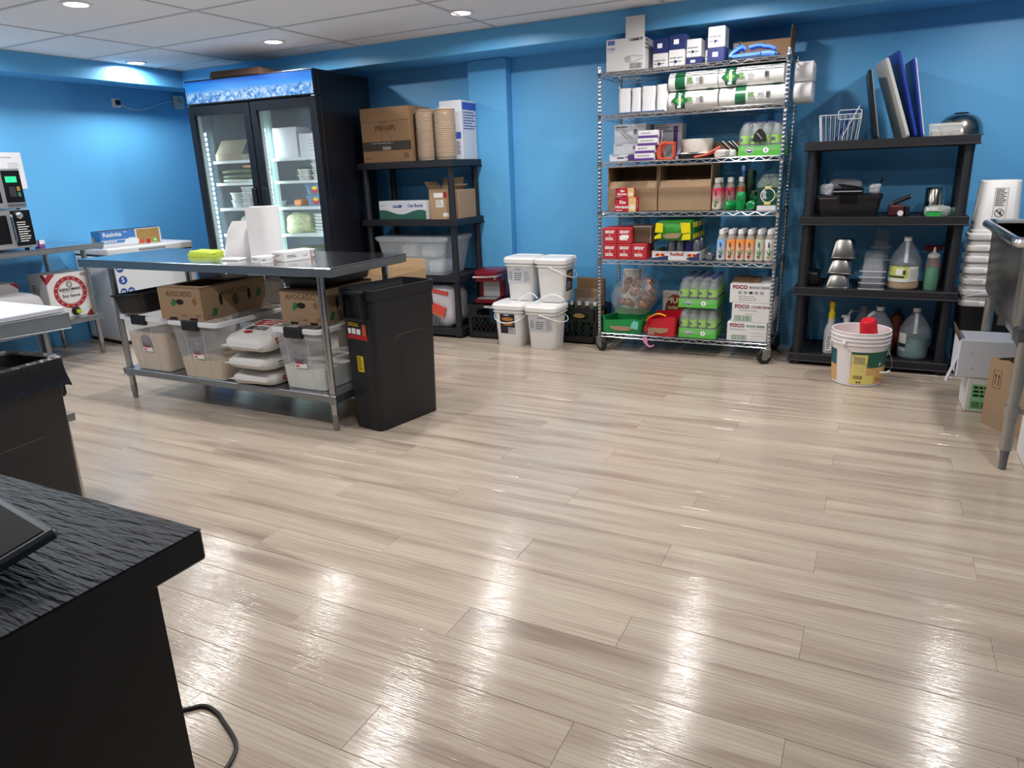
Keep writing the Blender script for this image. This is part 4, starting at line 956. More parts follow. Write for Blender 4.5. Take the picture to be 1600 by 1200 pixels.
# ------------------------------------------------ square pails
def pail_mesh(t, w=.245, h=.335, lid=True):
    w0 = w*.84
    L = [rr(w0, w0, 0, .035), rr(w0+.004, w0+.004, .004, .035), rr(w, w, h*.80, .04), rr(w+.004, w+.004, h*.80, .04), rr(w+.028, w+.028, h*.80, .045), rr(w+.028, w+.028, h*.80+.006, .045), rr(w+.006, w+.006, h*.80+.006, .04), rr(w+.008, w+.008, h*.90, .04), rr(w-.004, w-.004, h*.90, .04)]
    MB().loft(L, True, True).build('body', WPLAST, t, smooth=True)
    if lid:
        MB().loft([rr(w+.012, w+.012, h*.86, .042), rr(w+.036, w+.036, h*.87, .046), rr(w+.038, w+.038, h*.955, .046), rr(w+.030, w+.030, h*.965, .044), rr(w+.020, w+.020, h*.995, .042), rr(w-.0, w-.0, h, .04), rr(w-.008, w-.008, h*.985, .038)], True, True).build('lid', WPLAST, t, smooth=True)
def handle(t, w, z, drop, side='f', out=.03):
    pts = []
    for i in range(13):
        a = PI*i/12; u = -(w/2+.005)*math.cos(a); dz = -drop*math.sin(a)**.8 if 0 < i < 12 else 0
        o_ = (w/2+out*math.sin(a)+.0)
        pts.append((u, -o_*math.sin(a)**.5 if side == 'f' else 0, z+dz) if side == 'f' else ((w/2+out*math.sin(a))*math.sin(a)**.5 if side == 'r' else 0, u, z+dz))
    MB().tube(pts, .0042, 7).build('handle', WPLAST, t, smooth=True)
PH = .335
def pail(label, loc, rz, w=.245, kind=0, hs=None, h=PH):
    t = thing('square_pail', label, 'bucket', loc, rz, 'square white lidded pails'); pail_mesh(t, w, h)
    w0 = w*.84; sl = (w-w0)/2/(h*.8)
    F = fm((0, -w0/2-.0015, 0), (1, 0, 0), (0, -sl, 1))
    if kind == 1:      # grey label
        F = fm((0, -w0/2-.0015, 0), (1, 0, 0), (0, -sl, 1))
        decal(t, 'label', F, [R(-.095, .135, .10, .25)], mat('label_paper', 'c3c4c8', rough=.5), .0012)
        decal(t, 'print', F, words(-.03, .235, .04, .247, 1)+words(-.04, .15, .03, .215, 4, .5, 2, .3)+words(.045, .145, .095, .225, 8, .35, 4, .4), INKG, .0018)
        decal(t, 'print', F, [R(-.085, .16, -.055, .225)], INKF, .0018)
    if kind == 2:      # dark food label
        decal(t, 'label', F, [R(-.065, .10, .06, .255)], mat('label_dark', '1d1a2c', rough=.4), .0012)
        decal(t, 'label_food', F, [ell(0, .215, .05, .014), ell(.0, .175, .045, .012)], mat('food_amber', 'b97a35', rough=.5, var=.5, scale=60), .0018)
        decal(t, 'label_panel', F, [R(.0, .103, .058, .15)], mat('label_paper', 'c3c4c8'), .0018); decal(t, 'print', F, words(.005, .106, .054, .147, 6, .4), INKG, .0024); decal(t, 'print', F, words(-.03, .24, .03, .25, 1, .7), WINK, .0018)
    if hs: handle(t, w+.028, h*.80, hs[0], hs[1])
    if kind == 3:
        F2 = fm((w0/2+.0015, 0, 0), (0, 1, 0), (sl, 0, 1)); decal(t, 'label', F2, [R(-.06, .08, .06, .24)], mat('label_dark'), .0012); decal(t, 'label_food', F2, [ell(0, .20, .04, .02)], mat('food_amber'), .0018); decal(t, 'print', F2, words(-.05, .09, .05, .15, 5), INKF, .0018)
    return t
pl_ = pail('front left white square pail with dark food label and drooping handle', (-2.470, 4.855, 0), .0, .238, 2, (.075, 'f'))
pr_ = pail('front right white square pail with grey label on the floor', (-2.182, 4.835, 0), .0, .238, 1, (.06, 'r'))
pail('upper left white square pail with grey label on the lower pails', (-2.435, 5.00, PH+.001), .0, .232, 1)
pail('upper right white square pail with dark side label and slanting handle', (-2.163, 4.985, PH+.001), .0, .232, 3, (.085, 'r'))
for P_, xa, xb in ((pl_, -2.40, -2.24), (pr_, -2.27, -2.03)):
    lx, ly = P_.location.x, P_.location.y
    pts = [(xa+(xb-xa)*i/12-lx, -.01+.02*math.sin(PI*i/12), PH+.006+.06*math.sin(PI*(i/12)*.85)) for i in range(13)]
    if P_ is pl_: pts = [(x-.02, y, z) for x, y, z in pts]
    MB().tube(pts, .0042, 7).build('lifted_handle', WPLAST, P_, smooth=True)
# ================================================================== goods on the chrome rack
Z6, Z5, Z4, Z3, Z2, Z1 = [z+.0006 for z in reversed(WZ)]      # Z6 top shelf ... Z1 bottom shelf
# ---- top shelf
t = carton('fork_carton', 'white carton with fork outline and raised flap on the top rack shelf', .262, .30, .20, (-1.600, 5.045, Z6), 0, WBOX)
F = front(.262, .30)
MB().box(.003, .131, -.1505, -.1475, .198, .325).build('flap', WBOX, t)
decal(t, 'logo', F, [R(.012, .165, .06, .192)], mat('label_blue2', '5b6fb4', rough=.5)); text(t, F, 'FORK', .036, .14, .022, mat('faint_blue', '7f97c0', rough=.6), bold=.0005); decal(t, 'print', F, words(.012, .118, .07, .124, 1), INKF)
text(t, F, '120MMTP', .205, .185, .022, INK, bold=.0008)
for a, b in ((((.13, .08), (.16, .088), (.19, .092), (.215, .085), (.255, .082)), 0), (((.13, .058), (.16, .050), (.19, .050), (.215, .06), (.255, .070)), 0)):
    mb = MB()
    for p, q in zip(a, a[1:]): mb.prism([(p[0], p[1]-.001), (q[0], q[1]-.001), (q[0], q[1]+.001), (p[0], p[1]+.001)], 0, .0008, M=F)
    mb.build('fork_outline', INK, t)
decal(t, 'fork_tines', F, [R(.13, .06+.0055*i, .170, .0615+.0055*i) for i in range(5)], INK)
decal(t, 'barcode_frame', F, [R(.165, .012, .245, .042)], INK); decal(t, 'barcode_ground', F, [R(.168, .015, .242, .039)], WBOX, .0010); decal(t, 'barcode', F, bars(.17, .016, .24, .038, 14), INK, .0014)
decal(t, 'print', right(.262, .30), words(.02, .12, .12, .19, 3), INKG)
NAVY = mat('carton_navy', '1e2a63', rough=.45)
def cup_box(label, x, y, z, w, h, m, seed):
    t = carton('lid_box', label, w, .13, h, (x, y, z), 0, m, group='small navy and white cartons on the top rack shelf')
    F = front(w, .13)
    if m is NAVY:
        decal(t, 'label', F, [R(w*.3, h*.35, w*.62, h*.68)], WINK); decal(t, 'side_band', right(w, .13), [R(0, 0, .13, h)], mat('carton_navy_side', '4c5f9c', rough=.5))
    else:
        decal(t, 'print', F, words(w*.08, h*.12, w*.92, h*.55, 2, .25, seed, .3), INKG); decal(t, 'emblem', F, [ell(w*.45, h*.3, w*.09)], NAVY, .0012); decal(t, 'print', F, [R(w*.36, h*.05, w*.38, h*.6), R(w*.66, h*.05, w*.67, h*.6)], INK)
    return t
cols = [(-1.375, 5.005, .100, (('w', .092), ('n', .086))), (-1.266, 5.000, .104, (('w', .103), ('n', .088))), (-1.160, 5.015, .094, (('n', .048), ('w', .108))), (-1.062, 5.075, .075, (('w', .092), ('n', .074))), (-1.003, 4.935, .104, (('n', .080), ('w', .120)))]
nm = ['first stack', 'second stack', 'third stack', 'recessed fourth stack', 'tallest stack']
for i, (x, y, w, st) in enumerate(cols):
    z = Z6
    for j, (c, h) in enumerate(st):
        cup_box('%s carton at the %s of the %s beside the fork carton' % ('navy' if c == 'n' else 'white', 'bottom' if j == 0 else 'top', nm[i]), x, y, z, w, h, NAVY if c == 'n' else WBOX, i*2+j); z += h+.0006
t = carton('open_brown_carton', 'open brown carton with raised end flap on the top rack shelf', .30, .24, .115, (-.735, 5.15, Z6), 0, CARD3, open_=True, flaps=(('r', 4, .075),))
o = soft(.09, .08, .05, 51, .012, 18).build('film_scrap', clear('shrink_film'), None, smooth=True, loc=(-.655, 5.16, Z6+.118)); tag(o, 'crumpled clear film on the open brown carton flap', 'plastic film')
o['label'] = 'crumpled clear film inside the open brown carton'
o.location = (-.70, 5.10, Z6+.006)
t = carton('dispenser_box', 'small dark printed box behind the blue gloves', .07, .05, .145, (-.928, 5.19, Z6), 0, mat('dark_print', '3a3f48', rough=.6, var=.5, scale=50))
decal(t, 'print', front(.07, .05), words(.01, .09, .06, .13, 3), WINK)
# blue gloves: limp rubber shapes with fingers
GL = mat('blue_rubber', '5a8fe0', rough=.45, var=.04)
def blade(pts, wd, th, m, name, parent):
    P = catmull(pts, 5); L = []
    for i, p in enumerate(P):
        f = i/(len(P)-1); w_ = wd(f); d = Vector(P[min(i+1, len(P)-1)])-Vector(P[max(i-1, 0)]); d.normalize(); s = d.cross(Vector((0, 0, 1)));
        s = s.normalized() if s.length > 1e-4 else Vector((0, 1, 0)); n = s.cross(d); p = Vector(p)
        L.append([tuple(p+s*w_*a+n*th*b) for a, b in ((-1, -.4), (0, -1), (1, -.4), (1, .4), (0, 1), (-1, .4))])
    return MB().loft(L, True, True).build(name, m, parent, smooth=True, ang=60)
t = thing('rubber_glove', 'bright blue rubber glove lying flat with its cuff curled up', 'glove', (-.79, 4.935, Z6), 0, 'blue rubber gloves')
blade([(-.13, 0, .022), (-.11, 0, .052), (-.07, .01, .074), (-.045, .015, .060)], lambda f: .045-.015*f, .018, GL, 'cuff', t)
blade([(-.115, .01, .022), (-.02, 0, .022), (.05, .0, .024)], lambda f: .055, .019, GL, 'palm', t)
for q, dy in enumerate((-.035, -.012, .012, .032)): blade([(.04, dy*.8, .022), (.09, dy, .024), (.135+.012*(q % 2), dy*1.2, .016)], lambda f: .0105-.003*f, .014, GL, 'finger', t)
t = thing('rubber_glove', 'bright blue rubber glove folded on top of another', 'glove', (-.79, 4.935, Z6+.0455), 0, 'blue rubber gloves')
blade([(-.018, .0, .020), (.03, .0, .028), (.07, .0, .022)], lambda f: .05-.012*f, .016, GL, 'palm', t)
for q, dy in enumerate((-.034, -.012, .012, .032)): blade([(.06, dy*.85, .020), (.10, dy*.95, .014), (.135-.01*(q % 2), dy, -.002)], lambda f: .0105-.003*f, .010, GL, 'finger', t)
# ---- second shelf: towels
for i, (xa, xb, h) in enumerate(((-1.655, -1.566, .16), (-1.562, -1.494, .158), (-1.490, -1.394, .165), (-1.390, -1.308, .168))):
    w = xb-xa
    o = MB().loft([[(p[0]+nz(p, 14, i)*.006, p[1], p[2]+(0 if k == 0 else nz(p, 10, i+3)*.006)) for p in rr(w-.006, .24, h*f, .02, 4)] for k, f in enumerate((0, .1, .25, .4, .55, .7, .85, .97, 1))], True, True).build('napkin_pack', PAPER, None, smooth=True, loc=((xa+xb)/2, 5.03, Z5), ang=50)
    tag(o, ['leftmost', 'narrow second', 'wavy third', 'rightmost'][i]+' white napkin pack left of the green-print towel packs', 'napkins', 'white napkin packs')
TG = mat('towel_green', '16603a', rough=.35); TGL = mat('towel_lime', '5c9a3a', rough=.4); TW = mat('towel_wrap', 'e2e0dd', rough=.3, var=.03, bump=.2, bscale=20)
def towel_pack(label, x0, x1, z, flip=0, r=.0563, emb=True):
    t = thing('towel_pack', label, 'paper towels', ((x0+x1)/2, 5.06, z), 0, 'wrapped paper towel packs'); L = x1-x0
    Mx = Matrix.Rotation(PI/2, 4, 'Y')
    for k, y in enumerate((-.118, .0, .118)):
        MB().loft([[(p[0]+nz(p, 12, k)*.002, p[1]+nz(p, 12, k+3)*.002, p[2]) for p in circ(r, -L/2+L*q/8, 20)] for q in range(9)], True, True, M=Matrix.Translation((0, y, r)) @ Mx).build('roll', TW, t, smooth=True)
    y = -.118
    def band(xa, xb, m, a0=-1.0, a1=2.0, rr_=r+.0012, name='print_band'):
        n = 16; lo = [[(xa if s == 0 else xb, y-rr_*math.cos(a0+(a1-a0)*i/n), r+rr_*math.sin(a0+(a1-a0)*i/n)) for i in range(n+1)] for s in (0, 1)]
        MB().loft(lo, False, False, closed=False).build(name, m, t, smooth=True)
    c = -L/2+.045 if not flip else -L/2+.10
    band(c-.002, c+.062, TG)
    Ff = fm((c+.03, y-r-.0025, r), (1, 0, 0), (0, 0, 1))
    if emb:
        decal(t, 'emblem', Ff, [[(-.055, 0), (-.03, .022), (0, .046), (.03, .022), (.055, 0), (.03, -.022), (0, -.046), (-.03, -.022)]], TG, .002)
        decal(t, 'emblem', Ff, [[(-.030, 0), (0, .030), (.030, 0), (0, -.030)]], TGL, .003)
        text(t, Ff, 'Bounty', 0, 0, .032, WINK, t=.004, bold=.0012, rot=PI/2*flip+(0 if flip else PI/2))
    FF = fm((-L/2, y-r-.0015, 0), (1, 0, 0), (0, 0, 1)); u = c+L/2+.075
    decal(t, 'print', FF, words(u, r-.018, u+.045, r+.02, 5, .5, 3, .3), TGL, .0012)
    if L > .28:
        decal(t, 'print', FF, words(u+.06, r-.02, u+.10, r+.018, 6, .3, 6, .3), INKF, .0012)
        band(L/2-.075, L/2-.03, TG, PI*.35, PI*.75); decal(t, 'barcode', FF, bars(L-.11, r-.022, L-.085, r+.018, 8), INK, .0014)
    return t
ZR = .1165
towel_pack('lower left towel pack with green emblem on the second rack shelf', -1.300, -.985, Z5)
towel_pack('lower right white towel pack reaching past the rack post', -.975, -.600+.02, Z5, 1, emb=False)
towel_pack('upper left towel pack with green band on the second rack shelf', -1.302, -.99, Z5+ZR, 0, emb=False)
towel_pack('upper right towel pack with green diamond emblem', -.985, -.595, Z5+ZR, 0)
t = thing('towel_pack', 'clear-wrapped white towel rolls sticking out beyond the right rack post', 'paper towels', (-.488, 5.06, Z5), 0, 'wrapped paper towel packs')
for z in (.058, .176):
    for y in (-.06, .06): MB().lathe([(.056, -.05), (.0575, -.045), (.0575, .045), (.056, .05)], 20, M=Matrix.Translation((0, y, z)) @ Matrix.Rotation(PI/2, 4, 'Y')).build('roll', PAPER, t, smooth=True)
L = [[(p[2], p[0]+nz(p, 15, 2)*.006, p[1]+.118+nz(p, 15, 4)*.006) for p in rr(.255, .240, -.054+.108*k/3, .05, 5)] for k in range(4)]
MB().loft(L, False, True).build('film_wrap', clear('shrink_film'), t, smooth=True)
# support strips: flat blue sleeves on the shelf
for i, (x, w) in enumerate(((-1.56, .17), (-1.40, .15))):
    o = MB().box(-w/2, w/2, -.02, .02, 0, .007).build('cutlery_sleeve', mat('sleeve_blue', '4f6d96' if i == 0 else '35507f', rough=.4), None, bevel=.002, loc=(x, 4.882, Z5), rot=(0, 0, .03*i)); tag(o, ['long pale blue', 'short dark blue'][i]+' flat sleeve lying in front of the white napkins', 'sleeve')
# ---- third shelf
PUR = mat('carton_purple', '5b3687', rough=.5)
for i, (x, y, z, w, h) in enumerate(((-1.648, 5.125, Z4, .19, .047), (-1.600, 5.125, Z4+.0476, .228, .072), (-1.595, 5.125, Z4+.1202, .228, .125))):
    t = carton('wrap_carton', ['lowest flat', 'middle', 'tall upper'][i]+' white carton in the left stack on the third rack shelf', w, .24, h, (x, y, z), 0, WBOX2, group='white cartons on the third rack shelf')
    F = front(w, .24); decal(t, 'print', F, words(.015, h*.75, w*.4, h*.9, 1, .5, i), INKG); decal(t, 'stamp', F, [R(w*.62, h*.45, w*.72, h*.72)], INKG)
    if i == 2:
        for a in range(3): decal(t, 'print_line', F, [[(.02+.02*a, h*.8), (.026+.02*a, h*.8), (.10+.02*a, h*.2), (.095+.02*a, h*.2)]], INKF)
    if i == 0: decal(t, 'print_band', F, [R(w*.72, .003, w*.98, h-.003)], PUR); decal(t, 'print', F, words(w*.3, h*.25, w*.68, h*.6, 1, .6), INK)
xs = [-1.450, -1.445, -1.428, -1.425]; z = Z4
for i in range(4):
    t = carton('glove_carton', ['lowest', 'second', 'third', 'topmost'][i]+' white and purple carton in the short stack on the third rack shelf', .135, .12, .047, (xs[i], 4.925, z), 0, WBOX, group='white and purple cartons'); z += .0478
    F = front(.135, .12); decal(t, 'print_band', F, [R(0, 0, .135, .015)], PUR); decal(t, 'print', F, words(.02, .022, .11, .034, 1, .7, i), INKF); decal(t, 'side_band', right(.135, .12), [R(.04, 0, .08, .047)], PUR)
t = carton('tall_purple_carton', 'white and purple carton at the back of the third rack shelf', .20, .13, .24, (-1.358, 5.18, Z4), 0, WBOX2)
F = front(.20, .13); decal(t, 'print_band', F, [R(.14, .02, .17, .22)], PUR); decal(t, 'print', F, words(.02, .18, .13, .23, 4, .4), INKG)
OR = mat('orange_plastic', 'd3563a', rough=.4)
t = thing('tape_dispenser', 'orange plastic tape dispenser on the third rack shelf', 'dispenser', (-1.312, 4.93, Z4), 0)
MB().tube([(-.045, -.03, .006), (-.055, -.03, .05), (-.035, -.03, .10), (.0, -.03, .108)], .012, 8).build('side_arm', OR, t, smooth=True)
MB().tube([(-.035, .03, .006), (-.04, .03, .05), (-.02, .03, .10), (.015, .03, .108)], .010, 8).build('side_arm', OR, t, smooth=True)
MB().box(-.045, .05, -.04, .04, .0, .012).build('base', OR, t, bevel=.003); MB().box(-.005, .055, -.035, .035, .095, .11).build('top_bar', OR, t, bevel=.004); MB().box(.045, .053, -.035, .035, .012, .095).build('post', OR, t, bevel=.002)
o = MB().loft([circ(.098, 0, 28), circ(.105, .05, 28), circ(.107, .082, 28), circ(.101, .084, 28), circ(.097, .02, 28)], True, True).build('white_bowl', mat('white_bowl', 'd6cfc6', rough=.5), None, smooth=True, loc=(-1.135, 5.045, Z4+.040)); tag(o, 'off-white plastic bowl raised on a dark tray on the third shelf', 'bowl')
o = MB().loft([rr(.21, .19, 0, .02), rr(.22, .20, .03, .02), rr(.212, .192, .030, .02), rr(.202, .182, .006, .02)], True, True).build('flat_tray', BLKPL, None, smooth=True, loc=(-1.135, 5.035, Z4)); tag(o, 'black flat tray under the off-white bowl', 'tray')
MB().box(-.09, .09, -.08, .08, .0065, .039).build('spacer', WPLAST, o, bevel=.004)
t = thing('kitchen_tongs', 'orange handled tongs lying across the third rack shelf', 'tongs', (-1.03, 4.905, Z4), .12)
MB().tube([(-.09, 0, .008), (-.02, 0, .018), (.06, .01, .06), (.075, .01, .066)], .007, 7).build('arm', OR, t, smooth=True); MB().tube([(-.085, .015, .008), (0, .018, .02), (.065, .02, .05)], .006, 7).build('arm', OR, t, smooth=True)
for i, (x, y, s, c) in enumerate(((-.962, 4.995, .06, 'd2a88a'), (-.94, 4.90, .055, 'd8d4d0'), (-.90, 4.945, .05, 'cfccca'))):
    o = soft(s*1.5, s*1.3, s*.85, 60+i, .014, 22).build('cloth_bundle', mat('cloth_'+c, c, rough=.8, bump=.3, bscale=60), None, smooth=True, loc=(x, y, Z4)); tag(o, ['peach', 'white', 'small white'][i]+' crumpled cloth between the tongs and the black clips', 'cloth')
for i, (x, y, rot) in enumerate(((-.925, 5.02, -.75), (-.885, 5.03, -.70), (-.86, 4.985, -.8))):
    t = thing('black_clip', ['first', 'second', 'third'][i]+' slanted black and white clip left of the bottle tray', 'clip', (x, y, Z4+.008), 0, 'slanted clips on the third rack shelf')
    Mr = Matrix.Translation((0, 0, .052)) @ Matrix.Rotation(-rot, 4, 'Y')
    MB().box(-.058, .058, -.008, .008, -.010, .0, M=Mr).build('clip_body', BLKPL, t, bevel=.002); MB().box(-.058, .05, -.008, .008, .0005, .006, M=Mr).build('clip_edge', WPLAST, t, bevel=.002)
    MB().box(.028, .05, -.01, .01, -.008, .006).build('clip_foot', BLKPL, t, bevel=.002)
carton('flat_carton', 'low brown carton edge at the back of the third rack shelf', .30, .06, .10, (-.985, 5.19, Z4), 0, CARD)
# ---- water packs
GRN = mat('label_lime', '8cc63a', rough=.45); TRAY = mat('tray_green', '58b545', rough=.5); CAPB = mat('cap_blue', '2a2f7e', rough=.4)
WATER = clear('water_bottle', 'e8f2f2', .14, .06, tint='eef5f4'); OVAL = mat('oval_navy', '27336b', rough=.45)
wb = {}
def water_pack(label, loc, nx, ny, w, d, th, bh, hole=False):
    t = thing('water_pack', label, 'bottle pack', loc, 0, 'film-wrapped green label bottle packs')
    k = .003
    tr = MB().box(-w/2, w/2, -d/2, d/2, 0, k).box(-w/2, w/2, -d/2, -d/2+k, k, th).box(-w/2, w/2, d/2-k, d/2, k, th).box(-w/2, -w/2+k, -d/2+k, d/2-k, k, th).box(w/2-k, w/2, -d/2+k, d/2-k, k, th).build('tray', TRAY, t)
    F = front(w, d)
    decal(t, 'emblem', F, [ell(w*.27, th*.52, .024, .017)], WINK); decal(t, 'emblem', F, [ell(w*.27, th*.52, .021, .014)], OVAL, .0012); decal(t, 'emblem_print', F, words(w*.27-.014, th*.45, w*.27+.014, th*.62, 1, .8, 2, .5), WINK, .0017)
    decal(t, 'round_mark', F, [ell(w*.66, th*.52, .017)], WINK); decal(t, 'round_mark', F, [R(w*.66-.003, th*.4, w*.66+.003, th*.65)], OVAL, .0012)
    px, py = (w-.008)/nx, (d-.008)/ny; r = min(px, py)/2-.0008
    for i in range(nx):
        for j in range(ny):
            x, y = -w/2+.004+px*(i+.5), -d/2+.004+py*(j+.5)
            key = (round(r, 4), bh)
            if key not in wb:
                b = MB().lathe([(r*.8, 0), (r*.98, .006), (r, .02), (r*.93, bh*.30), (r, bh*.34), (r, bh*.62), (r*.92, bh*.70), (r*.55, bh*.86), (.012, bh*.93), (.012, bh*.96)], 14).build('bottle', WATER, t, smooth=True)
                l = MB().lathe([(r+.0006, bh*.36), (r+.0006, bh*.60)], 14, cap0=False, cap1=False).build('bottle_label', GRN, b, smooth=True)
                e = decal(b, 'label_oval', fm((0, -r-.0012, bh*.48), (1, 0, 0), (0, 0, 1)), [ell(0, 0, r*.55, r*.36, 14)], OVAL, .0008)
                c = MB().lathe([(.0135, bh*.955), (.0135, bh), (.011, bh+.002)], 12).build('cap', CAPB, b, smooth=True); wb[key] = (b.data, l.data, e.data, c.data)
            else:
                b = link('bottle', wb[key][0], t); link('bottle_label', wb[key][1], b); link('label_oval', wb[key][2], b); link('cap', wb[key][3], b)
            b.location = (x, y, k); b.rotation_euler = (0, 0, (i*1.7+j*2.3) % 1.6-.8)
    H = bh+.006; L = []
    for q in range(9):
        f = q/8; s = 1 if f < .62 else 1-.16*((f-.62)/.38)**1.5
        L.append([(p[0]+nz(p, 16, 5)*.005, p[1]+nz(p, 16, 8)*.004, p[2]+nz(p, 14, 9)*.004*(q > 0)) for p in rr((w+.006)*s, (d+.006)*s, .03+(H-.03)*f, .03, 6)])
    MB().loft(L, False, True).build('film_wrap', FILM, t, smooth=True)
    if hole:
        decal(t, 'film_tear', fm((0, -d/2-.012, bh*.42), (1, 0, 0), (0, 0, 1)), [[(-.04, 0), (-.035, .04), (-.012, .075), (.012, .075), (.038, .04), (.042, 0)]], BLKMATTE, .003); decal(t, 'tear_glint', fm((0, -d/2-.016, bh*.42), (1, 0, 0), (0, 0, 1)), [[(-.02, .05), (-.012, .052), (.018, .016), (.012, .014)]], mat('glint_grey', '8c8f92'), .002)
    return t
water_pack('opened film-wrapped bottle pack with a dark tear on the third rack shelf', (-.710, 5.065, Z4), 4, 6, .255, .37, .062, .20, True)
water_pack('lower film-wrapped bottle pack with green tray on the bottom rack shelf', (-1.052, 5.065, Z1), 4, 6, .255, .37, .068, .205)
water_pack('upper film-wrapped bottle pack with green tray stacked on another', (-1.055, 5.06, Z1+.215), 4, 6, .262, .37, .062, .205)
# ---- fourth shelf
for i, x in enumerate((-1.557, -1.190)):
    t = carton('shipping_carton', ['left', 'right'][i]+' open brown shipping carton lying on its side on the fourth rack shelf', .358, .30, .30, (x, 5.10, Z3), 0, CARD)
    # dark opening in the upper half: recessed box
    bpy.data.objects.remove(t.children[0])
    k = .004; w, d, h = .358, .30, .30; m0 = .155
    MB().box(-w/2, w/2, -d/2, d/2, 0, k).box(-w/2, w/2, d/2-k, d/2, k, h).box(-w/2, -w/2+k, -d/2, d/2-k, k, h).box(w/2-k, w/2, -d/2, d/2-k, k, h).box(-w/2+k, w/2-k, -d/2, d/2-k, h-k, h).box(-w/2+k, w/2-k, -d/2, -d/2+k, k, m0).build('body', CARD, t)
    Mf = Matrix.Translation((0, -d/2+.001, m0)) @ Matrix.Rotation(math.radians(-22), 4, 'X')
    MB().box(-w/2+.008, w/2-.008, 0, .003, 0, .05, M=Mf).build('flap', CARD, t)
    o = soft(w*.8, .12, .05, 70+i, .014, 16).build('inner_bag', clear('shrink_film'), t, smooth=True, loc=(0, -.02, m0-.03))
TIMR = mat('carton_crimson', 'b3172b', rough=.5); TIMC = mat('carton_cream', 'dcb877', rough=.5)
def timbox(label, loc, rz, w, d, h, rot=None):
    t = carton('coffee_carton', label, w, d, h, loc, rz, TIMR, group='red coffee cartons')
    if rot: t.rotation_euler = rot
    F = front(w, d)
    text(t, F, 'Tim', w*.36, h*.66, h*.32, WINK, bold=.0008, shear=.3); text(t, F, 'Hortons', w*.34, h*.34, h*.30, WINK, bold=.0008, shear=.3)
    decal(t, 'picture', F, [R(w*.66, h*.0, w*.995, h)], TIMC); decal(t, 'cup_picture', F, [ell(w*.83, h*.32, h*.22, h*.2)], mat('cup_white', 'dfdccb', rough=.5), .0012); decal(t, 'print', F, words(w*.08, h*.04, w*.5, h*.12, 1), WINK); decal(t, 'corner_mark', F, [R(w*.03, h*.88, w*.25, h*.97)], INK)
    decal(t, 'print', right(w, d), words(d*.15, h*.2, d*.7, h*.8, 3), mat('carton_pink', 'c98f92'))
    return t
timbox('lower red coffee carton in front of the brown shipping cartons', (-1.580, 4.905, Z3), .04, .155, .085, .095)
timbox('tilted red coffee carton on top of another on the fourth rack shelf', (-1.590, 4.905, Z3+.0975), .0, .13, .06, .062, (0, 0, .12))
clear('smoky_film', '6f7f78', .45, .15, bump=.4)
# juice bottles
FRUIT = {'a': ('7fb2e6', '3d3f86'), 'o': ('e8954a', 'a8301e'), 'g': ('b9c0ad', '5f7f4a'), 'w': ('dcd6d4', '98a868'), 'p': ('c23550', '5f8a3a'), 'b': ('a2512f', '7a3a20')}
def gradlabel(key):
    nm_ = 'juice_label_'+key
    if nm_ in _mats: return _mats[nm_]
    m, nt, b, out = nodes_of(nm_); N = nt.nodes.new; L = nt.links.new; tc = N('ShaderNodeTexCoord'); sp = N('ShaderNodeSeparateXYZ'); L(tc.outputs['Object'], sp.inputs[0])
    mr = N('ShaderNodeMapRange'); mr.inputs['From Min'].default_value = .02; mr.inputs['From Max'].default_value = .13; L(sp.outputs['Z'], mr.inputs['Value'])
    mx = N('ShaderNodeMix'); mx.data_type = 'RGBA'; L(mr.outputs[0], mx.inputs['Factor']); mx.inputs['A'].default_value = lin('d9d0c6'); mx.inputs['B'].default_value = lin(FRUIT[key][0]); L(mx.outputs['Result'], b.inputs['Base Color']); b.inputs['Roughness'].default_value = .3
    _mats[nm_] = m; return m
LEAF = mat('aloe_green', '2f7a3a', rough=.5); JPET = clear('juice_pet', 'd8d2c6', .35, .1, tint='efe8dc')
jb = {}
def juice(label, loc, key, s=1., rz=0, group='aloe juice bottles'):
    t = thing('juice_bottle', label, 'bottle', loc, rz, group)
    if key not in jb:
        a = MB().lathe([(.027, 0), (.030, .006), (.030, .02)], 18).build('base', JPET, t, smooth=True)
        b = MB().lathe([(.0302, .012), (.0302, .135), (.0285, .145)], 18, cap0=True, cap1=False).build('sleeve', gradlabel(key), t, smooth=True)
        c = MB().lathe([(.0285, .145), (.024, .162), (.017, .175), (.016, .182)], 18, cap0=False).build('neck', JPET, t, smooth=True)
        d = MB().lathe([(.0185, .178), (.0185, .205), (.016, .208)], 16).build('cap', WPLAST, t, smooth=True)
        F = fm((0, -.0310, .0), (1, 0, 0), (0, 0, 1))
        e = decal(t, 'leaf_print', F, [[(-.004, .045), (-.018, .075), (-.016, .078), (0, .055)], [(0, .045), (.0, .085), (.005, .085), (.006, .05)], [(.004, .045), (.018, .08), (.02, .076), (.010, .05)]], LEAF, .0010)
        f = decal(t, 'fruit_print', F, [ell(-.004, .034, .011, .012, 12)], mat('fruit_'+key, FRUIT[key][1], rough=.5), .0014)
        g = decal(t, 'print', F, [R(-.008, .095, -.002, .128), R(0.001, .095, .004, .12)], INK, .0010)
        jb[key] = [x for x in (a, b, c, d, e, f, g)]
    else:
        for x in jb[key]: 
            q = link(x.name.split('.')[0], x.data, t)
    return t
JL = {'a': 'blue label', 'o': 'orange label', 'g': 'grey-green label', 'w': 'white label', 'p': 'pink label', 'b': 'brown label'}
for i, k_ in enumerate('aooogw'):
    x = -.916+.0612*i
    juice('%s aloe juice bottle, %s from the left in the front row' % (JL[k_], ['first', 'second', 'third', 'fourth', 'fifth', 'sixth'][i]), (x, 4.897, Z2), k_, rz=.1)
    for j in (1, 2): juice('%s aloe juice bottle behind the %s front-row bottle, row %s' % (JL[k_], ['first', 'second', 'third', 'fourth', 'fifth', 'sixth'][i], 'two' if j == 1 else 'three'), (x, 4.897+.064*j, Z2), k_, rz=-.2)
